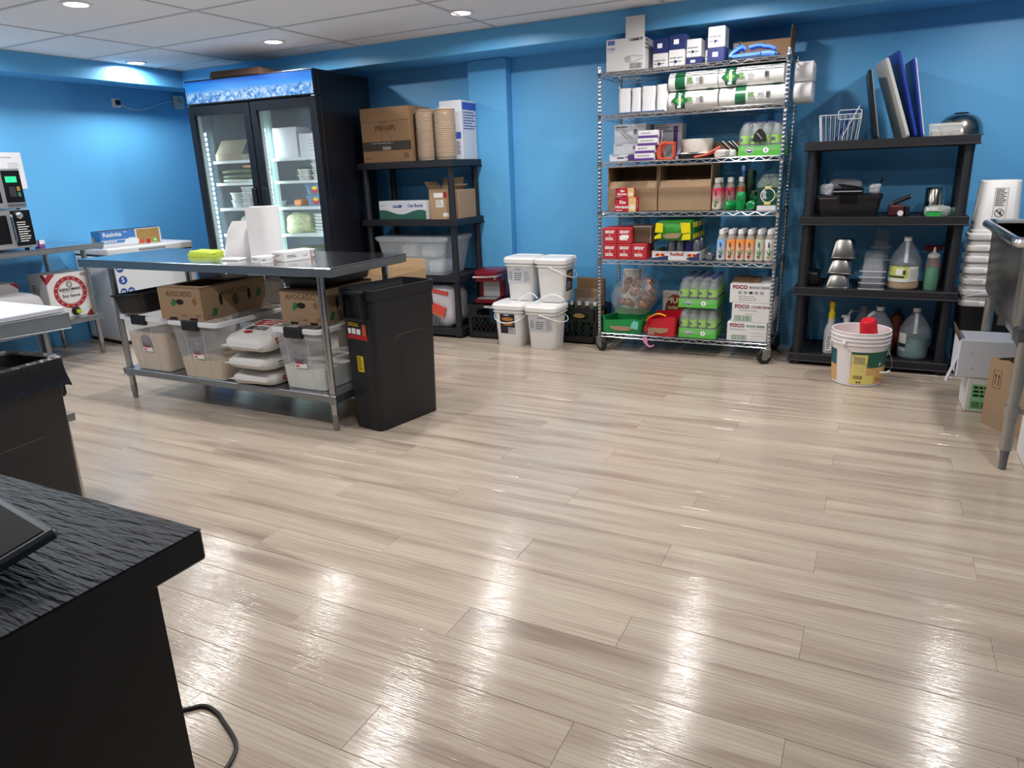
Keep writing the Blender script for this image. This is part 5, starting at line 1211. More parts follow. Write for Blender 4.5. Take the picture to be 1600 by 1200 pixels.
for i, (x, y, k_) in enumerate(((-.966, 4.930, 'p'), (-.896, 4.993, 'p'), (-.960, 4.999, 'p'), (-.902, 5.062, 'p'), (-.835, 5.052, 'b'))):
    juice(['pink label bottle at the left of the fourth shelf drinks', 'second pink label bottle behind the lying can', 'pink label bottle at the back left', 'pink label bottle at the back right', 'brown label bottle behind the green cans'][i], (x, y, Z3), k_, rz=.15*i, group='pink and brown juice bottles')
ALU = mat('can_aluminium', 'c6c8ca', rough=.28, metal=1); SOG = mat('can_green', '1f9a4f', rough=.28, metal=.4); SOD = mat('can_dark_green', '123d2a', rough=.3, metal=.3)
cm = {}
def can(label, loc, m, key, r=.031, h=.118, rot=None, group=None, cat='can', txt=None, tc_=None):
    t = thing('drink_can', label, cat, loc, 0, group)
    if rot: t.rotation_euler = rot
    if key not in cm:
        a = MB().lathe([(r*.8, .002), (r*.98, .012), (r, .018), (r, h-.018), (r*.85, h-.004)], 18).build('body', m, t, smooth=True)
        b = MB().lathe([(r*.85, h-.004), (r*.86, h), (r*.80, h), (r*.78, h-.004)], 18, cap0=False).build('lid', ALU, t, smooth=True)
        d = MB().lathe([(r*.72, .0), (r*.80, .0021), (r*.72, .004), (r*.4, .008)], 18, cap0=False).build('base', ALU, t, smooth=True)
        cm[key] = (a.data, b.data, d.data)
    else:
        link('body', cm[key][0], t); link('lid', cm[key][1], t); link('base', cm[key][2], t)
    if txt: text(t, fm((0, -r-.001, 0), (1, 0, 0), (0, 0, 1)), txt, 0, h*.68, .032, tc_ or WINK, bold=.001)
    return t
can('green soda can standing on the fourth rack shelf', (-.806, 4.895, Z3), SOG, 'sog', txt='7up', tc_=INKGR)
can('dark green soda can behind the lying silver can', (-.745, 5.035, Z3), SOD, 'sod', txt='7up', tc_=SOG)
can('green can lying on its side with silver end showing', (-.905, 4.890, Z3+.0312), SOG, 'sog', rot=(PI/2, 0, -PI/4+PI))
can('can lying with its round silver end facing the room', (-.742, 4.868, Z3+.0312), SOG, 'sog', rot=(PI/2, 0, PI))
bpy.data.objects  # noqa
can('tall dark green can standing behind the soda cans', (-.785, 5.105, Z3), SOD, 'tall', .036, .25)
o = MB().lathe([(.028, 0), (.03, .01), (.03, .16), (.012, .22), (.012, .25)], 16).build('blue_bottle', clear('blue_plastic', '4f86c8', .6, .15), None, smooth=True, loc=(-.842, 5.165, Z3)); tag(o, 'blue capped bottle at the back of the fourth rack shelf', 'bottle')
MB().lathe([(.016, .245), (.016, .28)], 12).build('cap', mat('cap_sky', '6b9ad6'), o, smooth=True)
# green carrier of bottles with round label
PG = mat('carrier_green', '0f4034', rough=.4)
t = thing('green_carrier', 'dark green drinks carrier with round label and yellow ribbons', 'drinks pack', (-.640, 4.985, Z3), 0)
MB().box(-.066, .066, -.10, .10, .0, .15).build('carton_body', PG, t, bevel=.003)
F = front(.132, .20)
ring(t, 'label_ring', F, .066, .093, .040, .045, WINK); decal(t, 'label_ribbon', F, [R(.046, .135, .084, .150), R(.046, .036, .084, .052)], mat('ribbon_yellow', 'e0cf6a', rough=.5), .0012); decal(t, 'label_band', F, [R(.108, .078, .13, .108)], mat('label_leaf', '5a8a3a', rough=.5), .0012)
decal(t, 'label_print', F, words(.034, .068, .062, .12, 7, .5, 3, .5), WINK, .0012); decal(t, 'white_strip', F, [R(.004, .0, .118, .030)], WBOX, .006)
for x in (-.033, .033):
    for y in (-.06, .0, .06):
        MB().lathe([(.028, .15), (.026, .165), (.013, .19), (.011, .215)], 14, (x, y, 0)).build('bottle_neck', clear('green_glass', '1d6a48', .6, .08, tint='7fc0a0'), t, smooth=True)
L = [[(p[0]+nz(p, 25, 1)*.005, p[1]+nz(p, 25, 3)*.005, p[2]) for p in rr(.138*s, .206*s, z, .02, 5)] for s, z in ((1, .14), (1, .165), (.85, .195), (.6, .222))]
MB().loft(L, False, True).build('film_wrap', FILM, t, smooth=True)
# ---- fifth shelf
REDB = mat('carton_red', 'b52a33', rough=.5)
pos5 = [(-1.688, 0), (-1.580, 0), (-1.472, 0), (-1.688, 1), (-1.580, 1)]
for i, (x, r_) in enumerate(pos5):
    t = carton('red_carton', '%s red carton with white lettering in the %s row at the rack corner' % (['left', 'middle', 'right', 'left', 'right'][i], 'lower' if r_ == 0 else 'upper'), .106, .20, .110, (x, 4.955, Z2+r_*.1106), 0, REDB, group='red cartons on the fifth rack shelf')
    F = front(.106, .20)
    decal(t, 'print', F, words(.02, .068, .09, .09, 2, .65, 2, .3)+words(.022, .02, .085, .042, 2, .6, 5, .3), WINK)
    decal(t, 'print_mark', F, [[(.050, .050), (.053, .062), (.058, .058), (.055, .050)]], YEL if i == 2 else WINK)
    if i == 4: decal(t, 'white_patch', F, [[(.02, .03), (.018, .052), (.04, .062), (.085, .06), (.088, .04), (.06, .03)]], WINK, .0012)
t = carton('opened_carton', 'opened brown carton beside the upper red cartons', .125, .17, .118, (-1.462, 4.985, Z2+.1106), 0, CARDD, open_=False)
decal(t, 'film_edge', front(.125, .17), [R(0, .112, .125, .118), R(.119, 0, .125, .11)], mat('film_grey', '9a9590', rough=.3))
WP2 = clear('smoky_film')
o = soft(.22, .18, .085, 80, .02, 14).build('film_bag', WP2, None, smooth=True, loc=(-1.60, 5.16, Z2)); tag(o, 'smoky film bag behind the red cartons', 'plastic film'); o.scale = (1, 1, 3.2)
# lime and yellow noodle bag pack
t = thing('lime_pack', 'green and yellow wrapped can pack raised above the energy drink tray', 'drinks pack', (-1.235, 5.05, Z2+.135), -.02)
LG = mat('pack_green', '2f8a2e', rough=.3, bump=.25, bscale=30); LY = mat('pack_yellow', 'e6d21c', rough=.3, bump=.2, bscale=30)
L = [[(p[0]+nz(p, 10, 1)*.012, p[1]+nz(p, 10, 2)*.012, p[2]+nz(p, 12, 4)*.008*(k > 0)) for p in rr(.25*s, .37*s, z, .03, 6)] for k, (s, z) in enumerate(((.92, 0), (1, .02), (1, .06), (1, .10), (.94, .125), (.6, .130)))]
MB().loft(L, True, True).build('wrap', LG, t, smooth=True)
F = front(.25, .372) @ Matrix.Translation((0, 0, .0145))
for p in ([(.005, .055), (.06, .055), (.06, .115), (.012, .12)], [(.0, .01), (.05, .018), (.045, .05), (.005, .03)], [(.19, .05), (.25, .055), (.245, .12), (.18, .12)], [(.19, .005), (.25, .01), (.25, .05), (.20, .045)]): decal(t, 'yellow_print', F, [p], LY, .003)
decal(t, 'torn_opening', F, [[(.06, .035), (.08, .015), (.17, .018), (.19, .05), (.13, .052), (.09, .048)]], CARD, .004)
F2 = right(.25, .372) @ Matrix.Translation((0, 0, .010))
for q in range(5): decal(t, 'yellow_print', F2, [[(.02+.07*q, .085), (.07+.07*q, .09), (.06+.07*q, .12), (.025+.07*q, .12)]], LY, .003); decal(t, 'yellow_print', F2, [[(.02+.07*q, .01), (.07+.07*q, .015), (.06+.07*q, .045), (.025+.07*q, .04)]], LY, .003)
# energy drink tray with cans
t = carton('drink_tray', 'low white and blue drink tray with red bull emblems under the lime pack', .33, .30, .060, (-1.220, 5.03, Z2), 0, WBOX, open_=True)
F = front(.33, .30); NB = mat('tray_navy', '2b3566', rough=.5)
decal(t, 'print_panel', F, [[(0, 0), (.115, 0), (.115, .03), (.0, .012)]], NB); decal(t, 'print_panel', F, [[(.27, 0), (.33, 0), (.33, .055), (.235, .010)]], NB)
text(t, F, 'RedBull', .175, .040, .030, INKR, bold=.0008)
for u in (.058, .280):
    decal(t, 'sun_emblem', F, [ell(u, .034, .012)], YEL, .0012)
    decal(t, 'bull_emblem', F, [[(u-.034, .026), (u-.03, .040), (u-.012, .046), (u-.002, .036), (u-.010, .028)]], INKR, .0017); decal(t, 'bull_emblem', F, [[(u+.034, .026), (u+.03, .040), (u+.012, .046), (u+.002, .036), (u+.010, .028)]], INKR, .0017)
CS = mat('can_silver', 'a3a4ac', rough=.3, metal=.8); CP = mat('can_violet', '4a3f8a', rough=.3, metal=.5)
for i, (x, m_) in enumerate(((-1.265, 's'), (-1.205, 's'), (-1.145, 'p'), (-1.095, 's'))):
    can('%s slim can standing in the energy drink tray, %s' % ('silver' if m_ == 's' else 'violet', ['leftmost', 'second', 'third', 'rightmost'][i]), (x, 4.955, Z2+.0045), CS if m_ == 's' else CP, 'slim'+m_, .0265, .128, group='slim cans in the energy drink tray')
    can('%s slim can in the second row of the energy drink tray, %s' % ('silver' if m_ == 's' else 'violet', ['leftmost', 'second', 'third', 'rightmost'][i]), (x, 5.10, Z2+.0045), CS if m_ == 's' else CP, 'slim'+m_, .0265, .128, group='slim cans in the energy drink tray')
can('silver can lying between the drink tray and the juice bottles', (-.998, 4.90, Z2+.0272), CS, 'slims', .0265, .128, rot=(PI/2, 0, PI))
# ---- bottom shelf
CRYS = clear('cracked_bag', 'dcd4ce', .17, .12, bump=.9, bscale=20)
t = thing('can_bag', 'clear plastic bag bulging with empty cans on the bottom rack shelf', 'bag', (-1.560, 5.025, Z1+.137), 0)
L = []
for k in range(12):
    f = k/11; s = (.72+.28*math.sin(PI*min(1, f*1.25)))*(1 if f < .8 else 1-.85*((f-.8)/.2)**.8)
    L.append([(p[0]+nz(p, 9, 1)*.008+.05*f, p[1]+nz(p, 9, 3)*.008, p[2]) for p in rr(.33*s, .30*s, .31*f, .10*s, 6)])
MB().loft(L, True, True).build('film', CRYS, t, smooth=True)
MB().loft([[(p[0]+nz(p, 20, 1)*.01, p[1], p[2]) for p in circ(r_, z, 12, .06+.01*k, 0)] for k, (r_, z) in enumerate(((.03, .295), (.016, .315), (.026, .335), (.036, .35), (.040, .362)))], False, False).build('tied_neck', CRYS, t, smooth=True)
rnd = random.Random(11); cc = mat('can_copper', 'bd8672', rough=.28, metal=.7); placed = []; names = []
for _ in range(16000):
    if len(placed) >= 26: break
    h_, r_ = .075, .027; z = rnd.uniform(.035, .25); f = z/.31
    e = Vector((PI/2+rnd.uniform(-.6, .6), 0, rnd.uniform(-.8, .8)+(PI if rnd.random() < .8 else 0)))
    ax = Matrix.Rotation(e.z, 3, 'Z') @ Matrix.Rotation(e.x, 3, 'X') @ Vector((0, 0, 1))
    a = Vector((rnd.uniform(-.12, .14), rnd.uniform(-.10, .10), z)); pts = [a+ax*h_*q for q in (0, .33, .66, 1)]
    lim = lambda p: .15*(.72+.28*math.sin(PI*min(1, p.z/.31*1.25)))*(1 if p.z < .25 else .75)-.040
    if any(abs(p.x-.05*p.z/.31) > lim(p)+.015 or abs(p.y) > lim(p) or p.z < .034 or p.z > .265 for p in pts): continue
    if any((p-q).length < .0565 for P in placed for q in P for p in pts): continue
    placed.append(pts)
    can('crushed copper-coloured can inside the clear bag', (-1.560+a.x, 5.025+a.y, Z1+.137+a.z), cc, 'bagcan', r_, h_, rot=tuple(e), group='empty cans in the clear bag')
t = carton('white_carton', 'white carton top showing behind the clear bag of cans', .13, .055, .42, (-1.64, 5.245, Z1), .0, WBOX)
# torn green pack
GP = mat('pack_emerald', '1c8a48', rough=.35, bump=.2, bscale=30)
def torn_pack(label, loc, w, d, h, m, rz=0, extra=None):
    t = thing('torn_pack', label, 'drinks pack', loc, rz)
    L = [rr(w*.97, d*.97, 0, .03, 5), rr(w, d, .02, .03, 5)]
    for f in (.4, .8): L.append([(p[0]+nz(p, 12, 2)*.008, p[1]+nz(p, 12, 5)*.008, p[2]) for p in rr(w, d, h*f, .03, 5)])
    L.append([(p[0]*.99+nz(p, 14, 2)*.006, p[1]*.99+nz(p, 14, 5)*.006, p[2]+nz(p, 16, 7)*.05) for p in rr(w, d, h, .03, 5)])
    L += [[(p[0]*.965, p[1]*.965, p[2]-.004) for p in L[-1]], rr(w*.96, d*.96, h*.35, .03, 5), rr(w*.95, d*.95, .006, .03, 5)]
    MB().loft(L, True, True).build('wrap', m, t, smooth=True, ang=50)
    F = front(w, d) @ Matrix.Translation((0, 0, .009))
    n = 12; decal(t, 'cardboard_tray', F, [[(w*(.24+.56*i/n), h*(.20+.14*abs(2*i/n-1)**2)) for i in range(n+1)]+[(w*.80, h*.50), (w*.24, h*.50)]], CARD, .004)
    return t
t = torn_pack('torn green drinks pack with cardboard showing at the bottom rack corner', (-1.600, 5.03, Z1), .30, .34, .112, GP)
decal(t, 'torn_film', fm((.11, -.19, .055), (.9, 0, .2), (-.2, 0, 1)), [[(-.03, .0), (.02, -.02), (.035, .03), (.005, .05), (-.02, .03)]], mat('teal_film', '6fc4b0', rough=.3), .004)
RP = mat('pack_scarlet', 'c81f30', rough=.3, bump=.25, bscale=28)
t = torn_pack('torn red drinks pack with yellow edge beside the green pack', (-1.308, 4.99, Z1), .208, .27, .125, RP, 0)
blade([(-.10, -.135, .11), (-.06, -.14, .145), (-.01, -.14, .165), (.04, -.13, .15)], lambda f: .016, .004, mat('tear_yellow', 'e8b624', rough=.4), 'torn_edge', t)
blade([(-.098, -.145, .03), (-.092, -.15, .09), (-.072, -.145, .13)], lambda f: .014, .004, RP, 'torn_edge', t)
blade([(-.10, -.175, -.005), (-.085, -.182, -.045), (-.06, -.180, -.068), (-.03, -.176, -.058)], lambda f: .020, .003, mat('tear_pink', 'd486a5', rough=.4), 'torn_strip', t)
MB().box(-.085, -.035, -.1455, -.140, .010, .06).build('tray_corner', CARD, t)
t = carton('root_beer_carton', 'white and brown soda carton behind the red torn pack', .19, .075, .27, (-1.290, 5.237, Z1), 0, WBOX)
F = front(.19, .075)
decal(t, 'brown_print', F, [[(.02, .12), (.17, .12), (.165, .20), (.12, .24), (.075, .245), (.03, .21)]], mat('root_brown', '8a3420', rough=.5)); text(t, F, 'MUG', .093, .20, .062, mat('mug_cream', 'efe0c0'), bold=.002); decal(t, 'print', F, words(.04, .13, .15, .155, 2, .6, 4, .4), mat('mug_cream'), .0012); decal(t, 'nutrition', F, [R(.172, .13, .187, .25)], INKG)
# fruit drink cartons
def foco(label, x, z, txt, col, w=.26):
    t = carton('fruit_drink_carton', label, w, .36, .1305, (x, 5.062, z), 0, WBOX, group='stacked fruit drink cartons'); F = front(w, .36)
    text(t, F, 'FOCO', .018, .108, .034, mat('foco_red', '8c2838', rough=.5), 'LEFT', bold=.0014); text(t, F, txt, .125, .107, .022, col, 'LEFT', bold=.0006, sx=.82)
    return t, F
t, F = foco('lowest white fruit drink carton on the bottom rack shelf', -.718, Z1, 'GUAVA DRINK', INKGR)
decal(t, 'barcode_frame', F, [R(.03, .012, .13, .042)], INKGR); decal(t, 'barcode_ground', F, [R(.033, .015, .127, .039)], WBOX, .001); decal(t, 'barcode', F, bars(.036, .016, .124, .038, 14), INKGR, .0014); decal(t, 'print', F, words(.02, .075, .15, .085, 2, .5), INKF); decal(t, 'print', F, [R(.155, .06, .25, .061), R(.155, .04, .25, .041), R(.155, .088, .25, .089)], INKG)
t, F = foco('middle white fruit drink carton, shifted right in the stack', -.693, Z1+.1311, 'LYCHEE DRINK', mat('foco_red', '8c2838'))
decal(t, 'barcode_frame', F, [R(.02, .012, .13, .046)], INKGR); decal(t, 'barcode_ground', F, [R(.023, .015, .127, .043)], WBOX, .001); decal(t, 'barcode', F, bars(.026, .016, .124, .042, 14), INKGR, .0014); decal(t, 'print', F, words(.05, .075, .20, .088, 2, .5), INKF); decal(t, 'print', F, words(.09, .054, .16, .06, 1), INKG)
t, F = foco('top white fruit drink carton with an open flap', -.712, Z1+.2622, 'MANGO DRINK', INKG)
for i in range(5): decal(t, 'handling_icon', F, [R(.055+.035*i, .062, .078+.035*i, .082)], INKF)
decal(t, 'handling_icon', F, [R(.125, .066, .148, .078)], INK, .0012); decal(t, 'print', F, words(.06, .01, .20, .05, 3, .4), INKF)
Mf = Matrix.Translation((-.04, -.12, .131)) @ Matrix.Rotation(math.radians(8), 4, 'X')
MB().box(-.09, .09, 0, .16, 0, .003, M=Mf).build('flap', CARD3, t)
# ================================================================== right shelving goods
D4, D3, D2, D1 = SZ[3], SZ[2], SZ[1], SZ[0]
WW = mat('white_coated_wire', 'dfe0e4', rough=.35)
t = thing('wire_basket', 'white wire basket on top of the right resin shelving', 'basket', (-.262, 5.06, D4), 0)
w0, d0, w1, d1, h = .205, .20, .235, .23, .155
mb = MB()
mb.tube([(p[0], p[1], p[2]) for p in rr(w1, d1, h, .02, 3)], .0026, 6, True); mb.tube([(p[0], p[1], p[2]) for p in rr(w0, d0, .004, .02, 3)], .0022, 6, True)
for i in range(9):
    f = -1+2*i/8
    for sy in (-1, 1): mb.tube([(f*w0*.45, sy*d0/2, .004), (f*w1*.45, sy*d1/2, h)], .0016, 5)
    for sx in (-1, 1): mb.tube([(sx*w0/2, f*d0*.45, .004), (sx*w1/2, f*d1*.45, h)], .0016, 5)
    mb.tube([(f*w0*.45, -d0/2, .004), (f*w0*.45, d0/2, .004)], .0016, 5)
mb.build('wire_body', WW, t, smooth=True)
MB().tube([(-.01, -d1/2-.003, h-.022), (-.01, -d1/2-.004, h+.018), (0, -d1/2-.004, h+.024), (.105, -d1/2-.004, h+.024), (.115, -d1/2-.004, h+.018), (.115, -d1/2-.003, h-.022), (.105, -d1/2-.003, h-.028), (0, -d1/2-.003, h-.028)], .0026, 6, True).build('wire_handle', WW, t, smooth=True)
def board(label, cx, cy, bx, d, h, th, lean, m, name='cutting_board', r=.02, edge=None, lift=0, rz=0):
    """board standing on its long edge, leaning to the left"""
    t = thing(name, label, 'board', (cx, cy, D4), rz)
    M = Matrix.Translation((0, 0, th*abs(math.sin(lean))+.0005+lift)) @ Matrix.Rotation(-lean, 4, 'Y') @ Matrix(((0, 0, 1, 0), (1, 0, 0, 0), (0, 1, 0, 0), (0, 0, 0, 1)))
    L = [[(p[0], p[1]+h/2, p[2]) for p in rr(d, h, z, r, 4)] for z in (-th/2, th/2)]
    MB().loft(L, True, True, M=M).build('panel', m, t, bevel=.002)
    if edge: MB().loft([[(p[0], p[1]+h/2, p[2]) for p in rr(d+.002, h+.002, z, r, 4)] for z in (th/2-.004, th/2+.001)], True, True, M=M).build('edge_strip', edge, t)
    return t
BB = mat('board_blue', '2438a0', rough=.35); BWH = mat('board_white', 'c9c8c0', rough=.4); BBK = mat('board_black', '17181b', rough=.35)
board('blue board standing slanted inside the white wire basket', -.283, 5.06, 0, .12, .20, .006, math.radians(-26), BB, 'blue_folder', lift=.007)
board('second blue sheet slanted in the basket with a white edge', -.255, 5.06, 0, .12, .215, .009, math.radians(-25), BB, 'blue_folder', lift=.007, edge=mat('board_edge_white', 'd8d6d2'))
board('black board leaning left beside the wire basket', -.060, 5.12, 0, .30, .40, .020, math.radians(11), BBK, rz=math.radians(4), edge=mat('board_edge_grey', '8d8e90'))
board('white cutting board leaning left in the middle of three', .085, 5.12, 0, .32, .47, .018, math.radians(20), BWH, rz=math.radians(11))
board('tall blue cutting board leaning left behind another', .128, 5.125, 0, .32, .50, .014, math.radians(17), BB, rz=math.radians(11))
board('shorter blue cutting board at the right of the leaning boards', .170, 5.09, 0, .28, .44, .014, math.radians(12), BB, rz=math.radians(8), edge=mat('board_edge_white'))
SST = mat('mixing_bowl_steel', 'a8a49f', rough=.18, metal=1, var=.05)
t = thing('mixing_bowl', 'upturned stainless mixing bowl on top of the right shelving', 'bowl', (.385, 5.205, 1.4108), 0)
L = [circ(.130, 0.0, 32), circ(.133, .004, 32), circ(.124, .006, 32)]
for k in range(1, 9): a = PI/2*k/9; L.append(circ(.123*math.cos(a)**.75, .006+.124*math.sin(a), 32))
L.append(circ(.045, .131, 32)); MB().loft(L, False, True).build('shell', SST, t, smooth=True, ang=60)
t = thing('clear_container', 'clear plastic box in front of the steel bowl', 'container', (.300, 5.005, D4), 0)
shell(.16, .10, .17, .11, .075, .002, .015, .004).build('body', clear('clear_box', 'e4e4e0', .25, .1, bump=.15), t, smooth=True)
for i in range(3):
    o = soft(.045, .06, .035, 90+i, .008, 30).build('packet', mat('packet_beige', 'b9b0a4', rough=.5), None, smooth=True, loc=(.252+.05*i, 5.005, D4+.004)); tag(o, ['left', 'middle', 'right'][i]+' beige packet inside the clear plastic box', 'packet', 'packets in the clear box')
# ---- second shelf
t = thing('tool_bin', 'black plastic bin with clip lid on the right shelving', 'bin', (-.172, 5.07, D3), 0)
shell(.33, .20, .365, .24, .115, .004, .02, 0).build('body', BLKPL, t, smooth=True)
MB().loft([rr(.375, .25, .112, .02), rr(.378, .253, .128, .02), rr(.36, .235, .134, .02)], True, True).build('lid', BLKPL, t, smooth=True)
MB().box(-.05, .05, -.135, -.124, .085, .135).build('clip', BLKGLOSS, t, bevel=.004)
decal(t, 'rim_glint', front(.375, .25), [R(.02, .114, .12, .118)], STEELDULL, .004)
t = thing('black_case', 'flat black case with pale edge on the black bin lid', 'case', (-.178, 5.02, D3+.1345), .0)
MB().box(-.085, .085, -.05, .05, 0, .018).build('base', BLKGLOSS, t, bevel=.003); MB().box(-.085, .075, -.05, .05, .0185, .024).build('edge', mat('case_grey', 'a9a9ad', rough=.4), t); MB().box(-.085, .085, -.05, .05, .0245, .038).build('lid', BLKGLOSS, t, bevel=.003)
Mb = Matrix.Translation((.0, .0, .052)) @ Matrix.Rotation(.16, 4, 'Y'); MB().box(-.06, .075, -.045, .045, -.005, .005, M=Mb).build('loose_cover', BLKGLOSS, t, bevel=.002)
for i, (x, y, w, d, h) in enumerate(((-.305, 5.04, .075, .12, .065), (-.20, 5.135, .20, .10, .085), (-.035, 5.06, .07, .14, .06))):
    o = soft(w, d, h, 100+i, .018, 14).build('plastic_wrap', clear('grey_wrap', 'b7b8c0', .75, .3, bump=.5), None, smooth=True, loc=(x, y, D3+.1345)); tag(o, ['round white', 'wide grey', 'flat grey'][i]+' plastic wrap heaped on the black bin lid', 'plastic wrap')
o = MB().tube([(0, 0, 0), (.01, 0, .05), (.025, 0, .09)], .006, 7).build('black_marker', BLKPL, None, smooth=True, loc=(-.02, 5.15, D3+.1345)); tag(o, 'black marker sticking up behind the grey wrap', 'marker')
t = thing('hand_mixer', 'dark red hand tool with black grip and white dial on the right shelving', 'tool', (.105, 5.04, D3), .0)
DR = mat('tool_maroon', '4a1a22', rough=.4)
MB().box(-.055, .035, -.04, .04, 0, .07).build('housing', DR, t, bevel=.012, seg=2)
MB().tube([(-.03, 0, .078), (.02, 0, .10), (.06, 0, .118)], .014, 10).build('grip', BLKPL, t, smooth=True)
MB().lathe([(.017, 0), (.016, .01)], 18, M=fm((.015, -.041, .02), (1, 0, 0), (0, 0, 1))).build('dial', WPLAST, t, smooth=True); MB().tube([(.05, .0, .11), (.058, 0, .14)], .003, 6).build('lever', BLKPL, t)
MB().box(.036, .065, -.03, .03, 0, .06).build('battery', BLKPL, t, bevel=.006)
o = MB().loft([circ(.062, 0, 26), circ(.062, .01, 26), circ(.056, .012, 26), circ(.053, .15, 26), circ(.046, .162, 26)], True, True).build('steel_canister', SST, None, smooth=True, loc=(.300, 5.16, D3)); tag(o, 'upturned brushed steel canister on the right shelving', 'canister')
t = thing('snack_bag', 'green and silver snack bag in front of the steel canister', 'bag', (.315, 4.995, D3), 0)
soft(.13, .08, .06, 110, .012, 20).build('foil', mat('foil_pale', 'b9c4bc', rough=.25, metal=.4, var=.3, scale=50), t, smooth=True)
decal(t, 'green_print', fm((-.06, -.045, .004), (1, 0, 0), (0, .1, 1)), [[(0, 0), (.075, .0), (.078, .026), (.0, .03)]], mat('snack_green', '239a43', rough=.4), .006)
decal(t, 'silver_print', fm((-.06, -.047, .032), (1, 0, 0), (0, .2, 1)), words(0, 0, .09, .022, 3, .6, 3, .12), WINK, .006)
o = soft(.09, .06, .045, 113, .010, 22).build('plastic_bag', clear('green_film', '8fc2a0', .5, .2, bump=.4), None, smooth=True, loc=(.375, 5.065, D3)); tag(o, 'pale green film bag beside the snack bag', 'bag')
# ---- third shelf
def food_pan(label, loc, w, d, h, m, rot=0, tilt=0, group=None):
    t = thing('food_pan', label, 'pan', loc, rot, group)
    if tilt: t.rotation_euler = (0, tilt, rot)
    L = [rr(w+.024, d+.024, 0, .02), rr(w+.024, d+.024, .005, .02), rr(w, d, .006, .018), rr(w*.86, d*.9, h-.01, .03), rr(w*.80, d*.85, h, .035)]
    MB().loft(L, False, True).build('shell', m, t, smooth=True)
    if m is not SPN: MB().loft([rr(w+.026, d+.026, 0, .02), rr(w+.026, d+.026, .006, .02)], False, False).build('rim', clear('clear_pan_rim', 'e8ecf0', .6, .15), t, smooth=True)
    return t
SPN = mat('pan_steel', 'b3b1ae', rough=.25, metal=1, var=.06)
z = D2
for i, (h, ti, zo) in enumerate(((.085, 0, 0), (.085, .045, .0925), (.115, 0.0, .19))):
    food_pan(['lowest', 'tilted middle', 'top'][i]+' upturned steel food pan in the stack on the third shelf', (-.19+(.004 if i else 0)+(.012 if i == 2 else 0), 5.04, z+zo), .145, .15, h, SPN, 0, ti, 'upturned steel pans')
CLP = clear('clear_pan', 'dfe4ea', .13, .08)
for i in range(4): food_pan(['lowest', 'second', 'third', 'topmost'][i]+' upturned clear pan in the front clear stack', (.005, 5.04, D2+.037*i), .125, .15, .115, CLP, 0, 0, 'upturned clear pans')
for i in range(4): food_pan(['lowest', 'second', 'third', 'topmost'][i]+' upturned clear pan in the tall stack behind', (.040, 5.245, D2+.078*i), .10, .12, .115, CLP, 0, 0, 'upturned clear pans behind')
JUG = clear('jug_plastic', 'dfe3e8', .17, .25); 
def jug(label, loc, rz, liq, liqcol, s=1., lab=None):
    t = thing('gallon_jug', label, 'jug', loc, rz, 'gallon jugs'); r = .088*s; n = 24
    prof = [(r*.88, 0), (r*.98, .010), (r, .025), (r, .165), (r*.97, .185), (r*.70, .235), (r*.32, .287), (.020, .292), (.020, .305)]
    MB().lathe(prof, n).build('body', JUG, t, smooth=True)
    MB().lathe([(.023, .296), (.023, .318), (.020, .321)], 18).build('cap', WPLAST, t, smooth=True)
    zl = liq; lp = [(r*.86, .004), (r*.955, .013), (r*.975, .027), (r*.975, min(zl, .165))]
    if zl > .165: lp.append((r*.9, zl))
    o = MB().lathe(lp, n).build('liquid', clear('liquid_'+liqcol, liqcol, .82, .2, tint=liqcol), t, smooth=True)
    MB().tube([(0, -.030, .288), (0, -.062, .262), (0, -.080, .215), (0, -.086, .17)], .0115, 10).build('handle', clear('jug_handle', 'e6e9ee', .6, .3), t, smooth=True)
    return t, r
def curved_label(t, r, a0, a1, z0, z1, m, name='label', e=.0012, n=12):
    lo = [[((r+e)*math.sin(a0+(a1-a0)*i/n), -(r+e)*math.cos(a0+(a1-a0)*i/n), z) for i in range(n+1)] for z in (z0, z1)]
    return MB().loft(lo, False, False, closed=False).build(name, m, t, smooth=True)
t, r = jug('clear gallon jug with fruit label and amber liquid on the third shelf', (.182, 5.045, D2), 0, .06, 'c9a06e')
curved_label(t, r, -1.3, .25, .055, .148, mat('label_lime_print', 'b9c46a', rough=.5, var=.35, scale=40)); curved_label(t, r, .25, .95, .055, .148, mat('label_white', 'd9d9d2', rough=.5)); curved_label(t, r, -1.3, .25, .052, .072, mat('label_white'), e=.0018)
curved_label(t, r, -.55, -.05, .095, .135, mat('label_pale', 'e4e4d4', rough=.5), 'label_picture', .002); curved_label(t, r, -.12, .06, .098, .125, INKBR, 'label_picture', .0026); curved_label(t, r, -1.1, .0, .078, .088, INK, 'label_print', .0024)
for k in range(6): curved_label(t, r, .32, .85, .07+.011*k, .0735+.011*k, INKF, 'label_print', .002)
curved_label(t, r, -1.3, .95, .148, .151, INK, 'label_edge', .0016)
t = thing('squeeze_bottle', 'clear squeeze bottle of green liquid on the third shelf', 'bottle', (.330, 5.02, D2), 0)
MB().lathe([(.036, 0), (.039, .008), (.039, .185), (.034, .20), (.032, .205)], 20).build('body', clear('squeeze_clear', 'd8ece8', .14, .15), t, smooth=True)
MB().lathe([(.0345, .004), (.0375, .012), (.0375, .140)], 20).build('liquid', clear('green_liquid', '1f8a5a', .9, .15, tint='2f9a6a'), t, smooth=True)
MB().lathe([(.034, .200), (.034, .215), (.022, .225), (.010, .230), (.0045, .262)], 18).build('nozzle', clear('nozzle_clear', 'e8efee', .6, .2), t, smooth=True)
t = thing('red_sprayer', 'red trigger sprayer behind the green squeeze bottle', 'spray bottle', (.345, 5.20, D2), .3)
RD = mat('sprayer_red', '8a1c26', rough=.4)
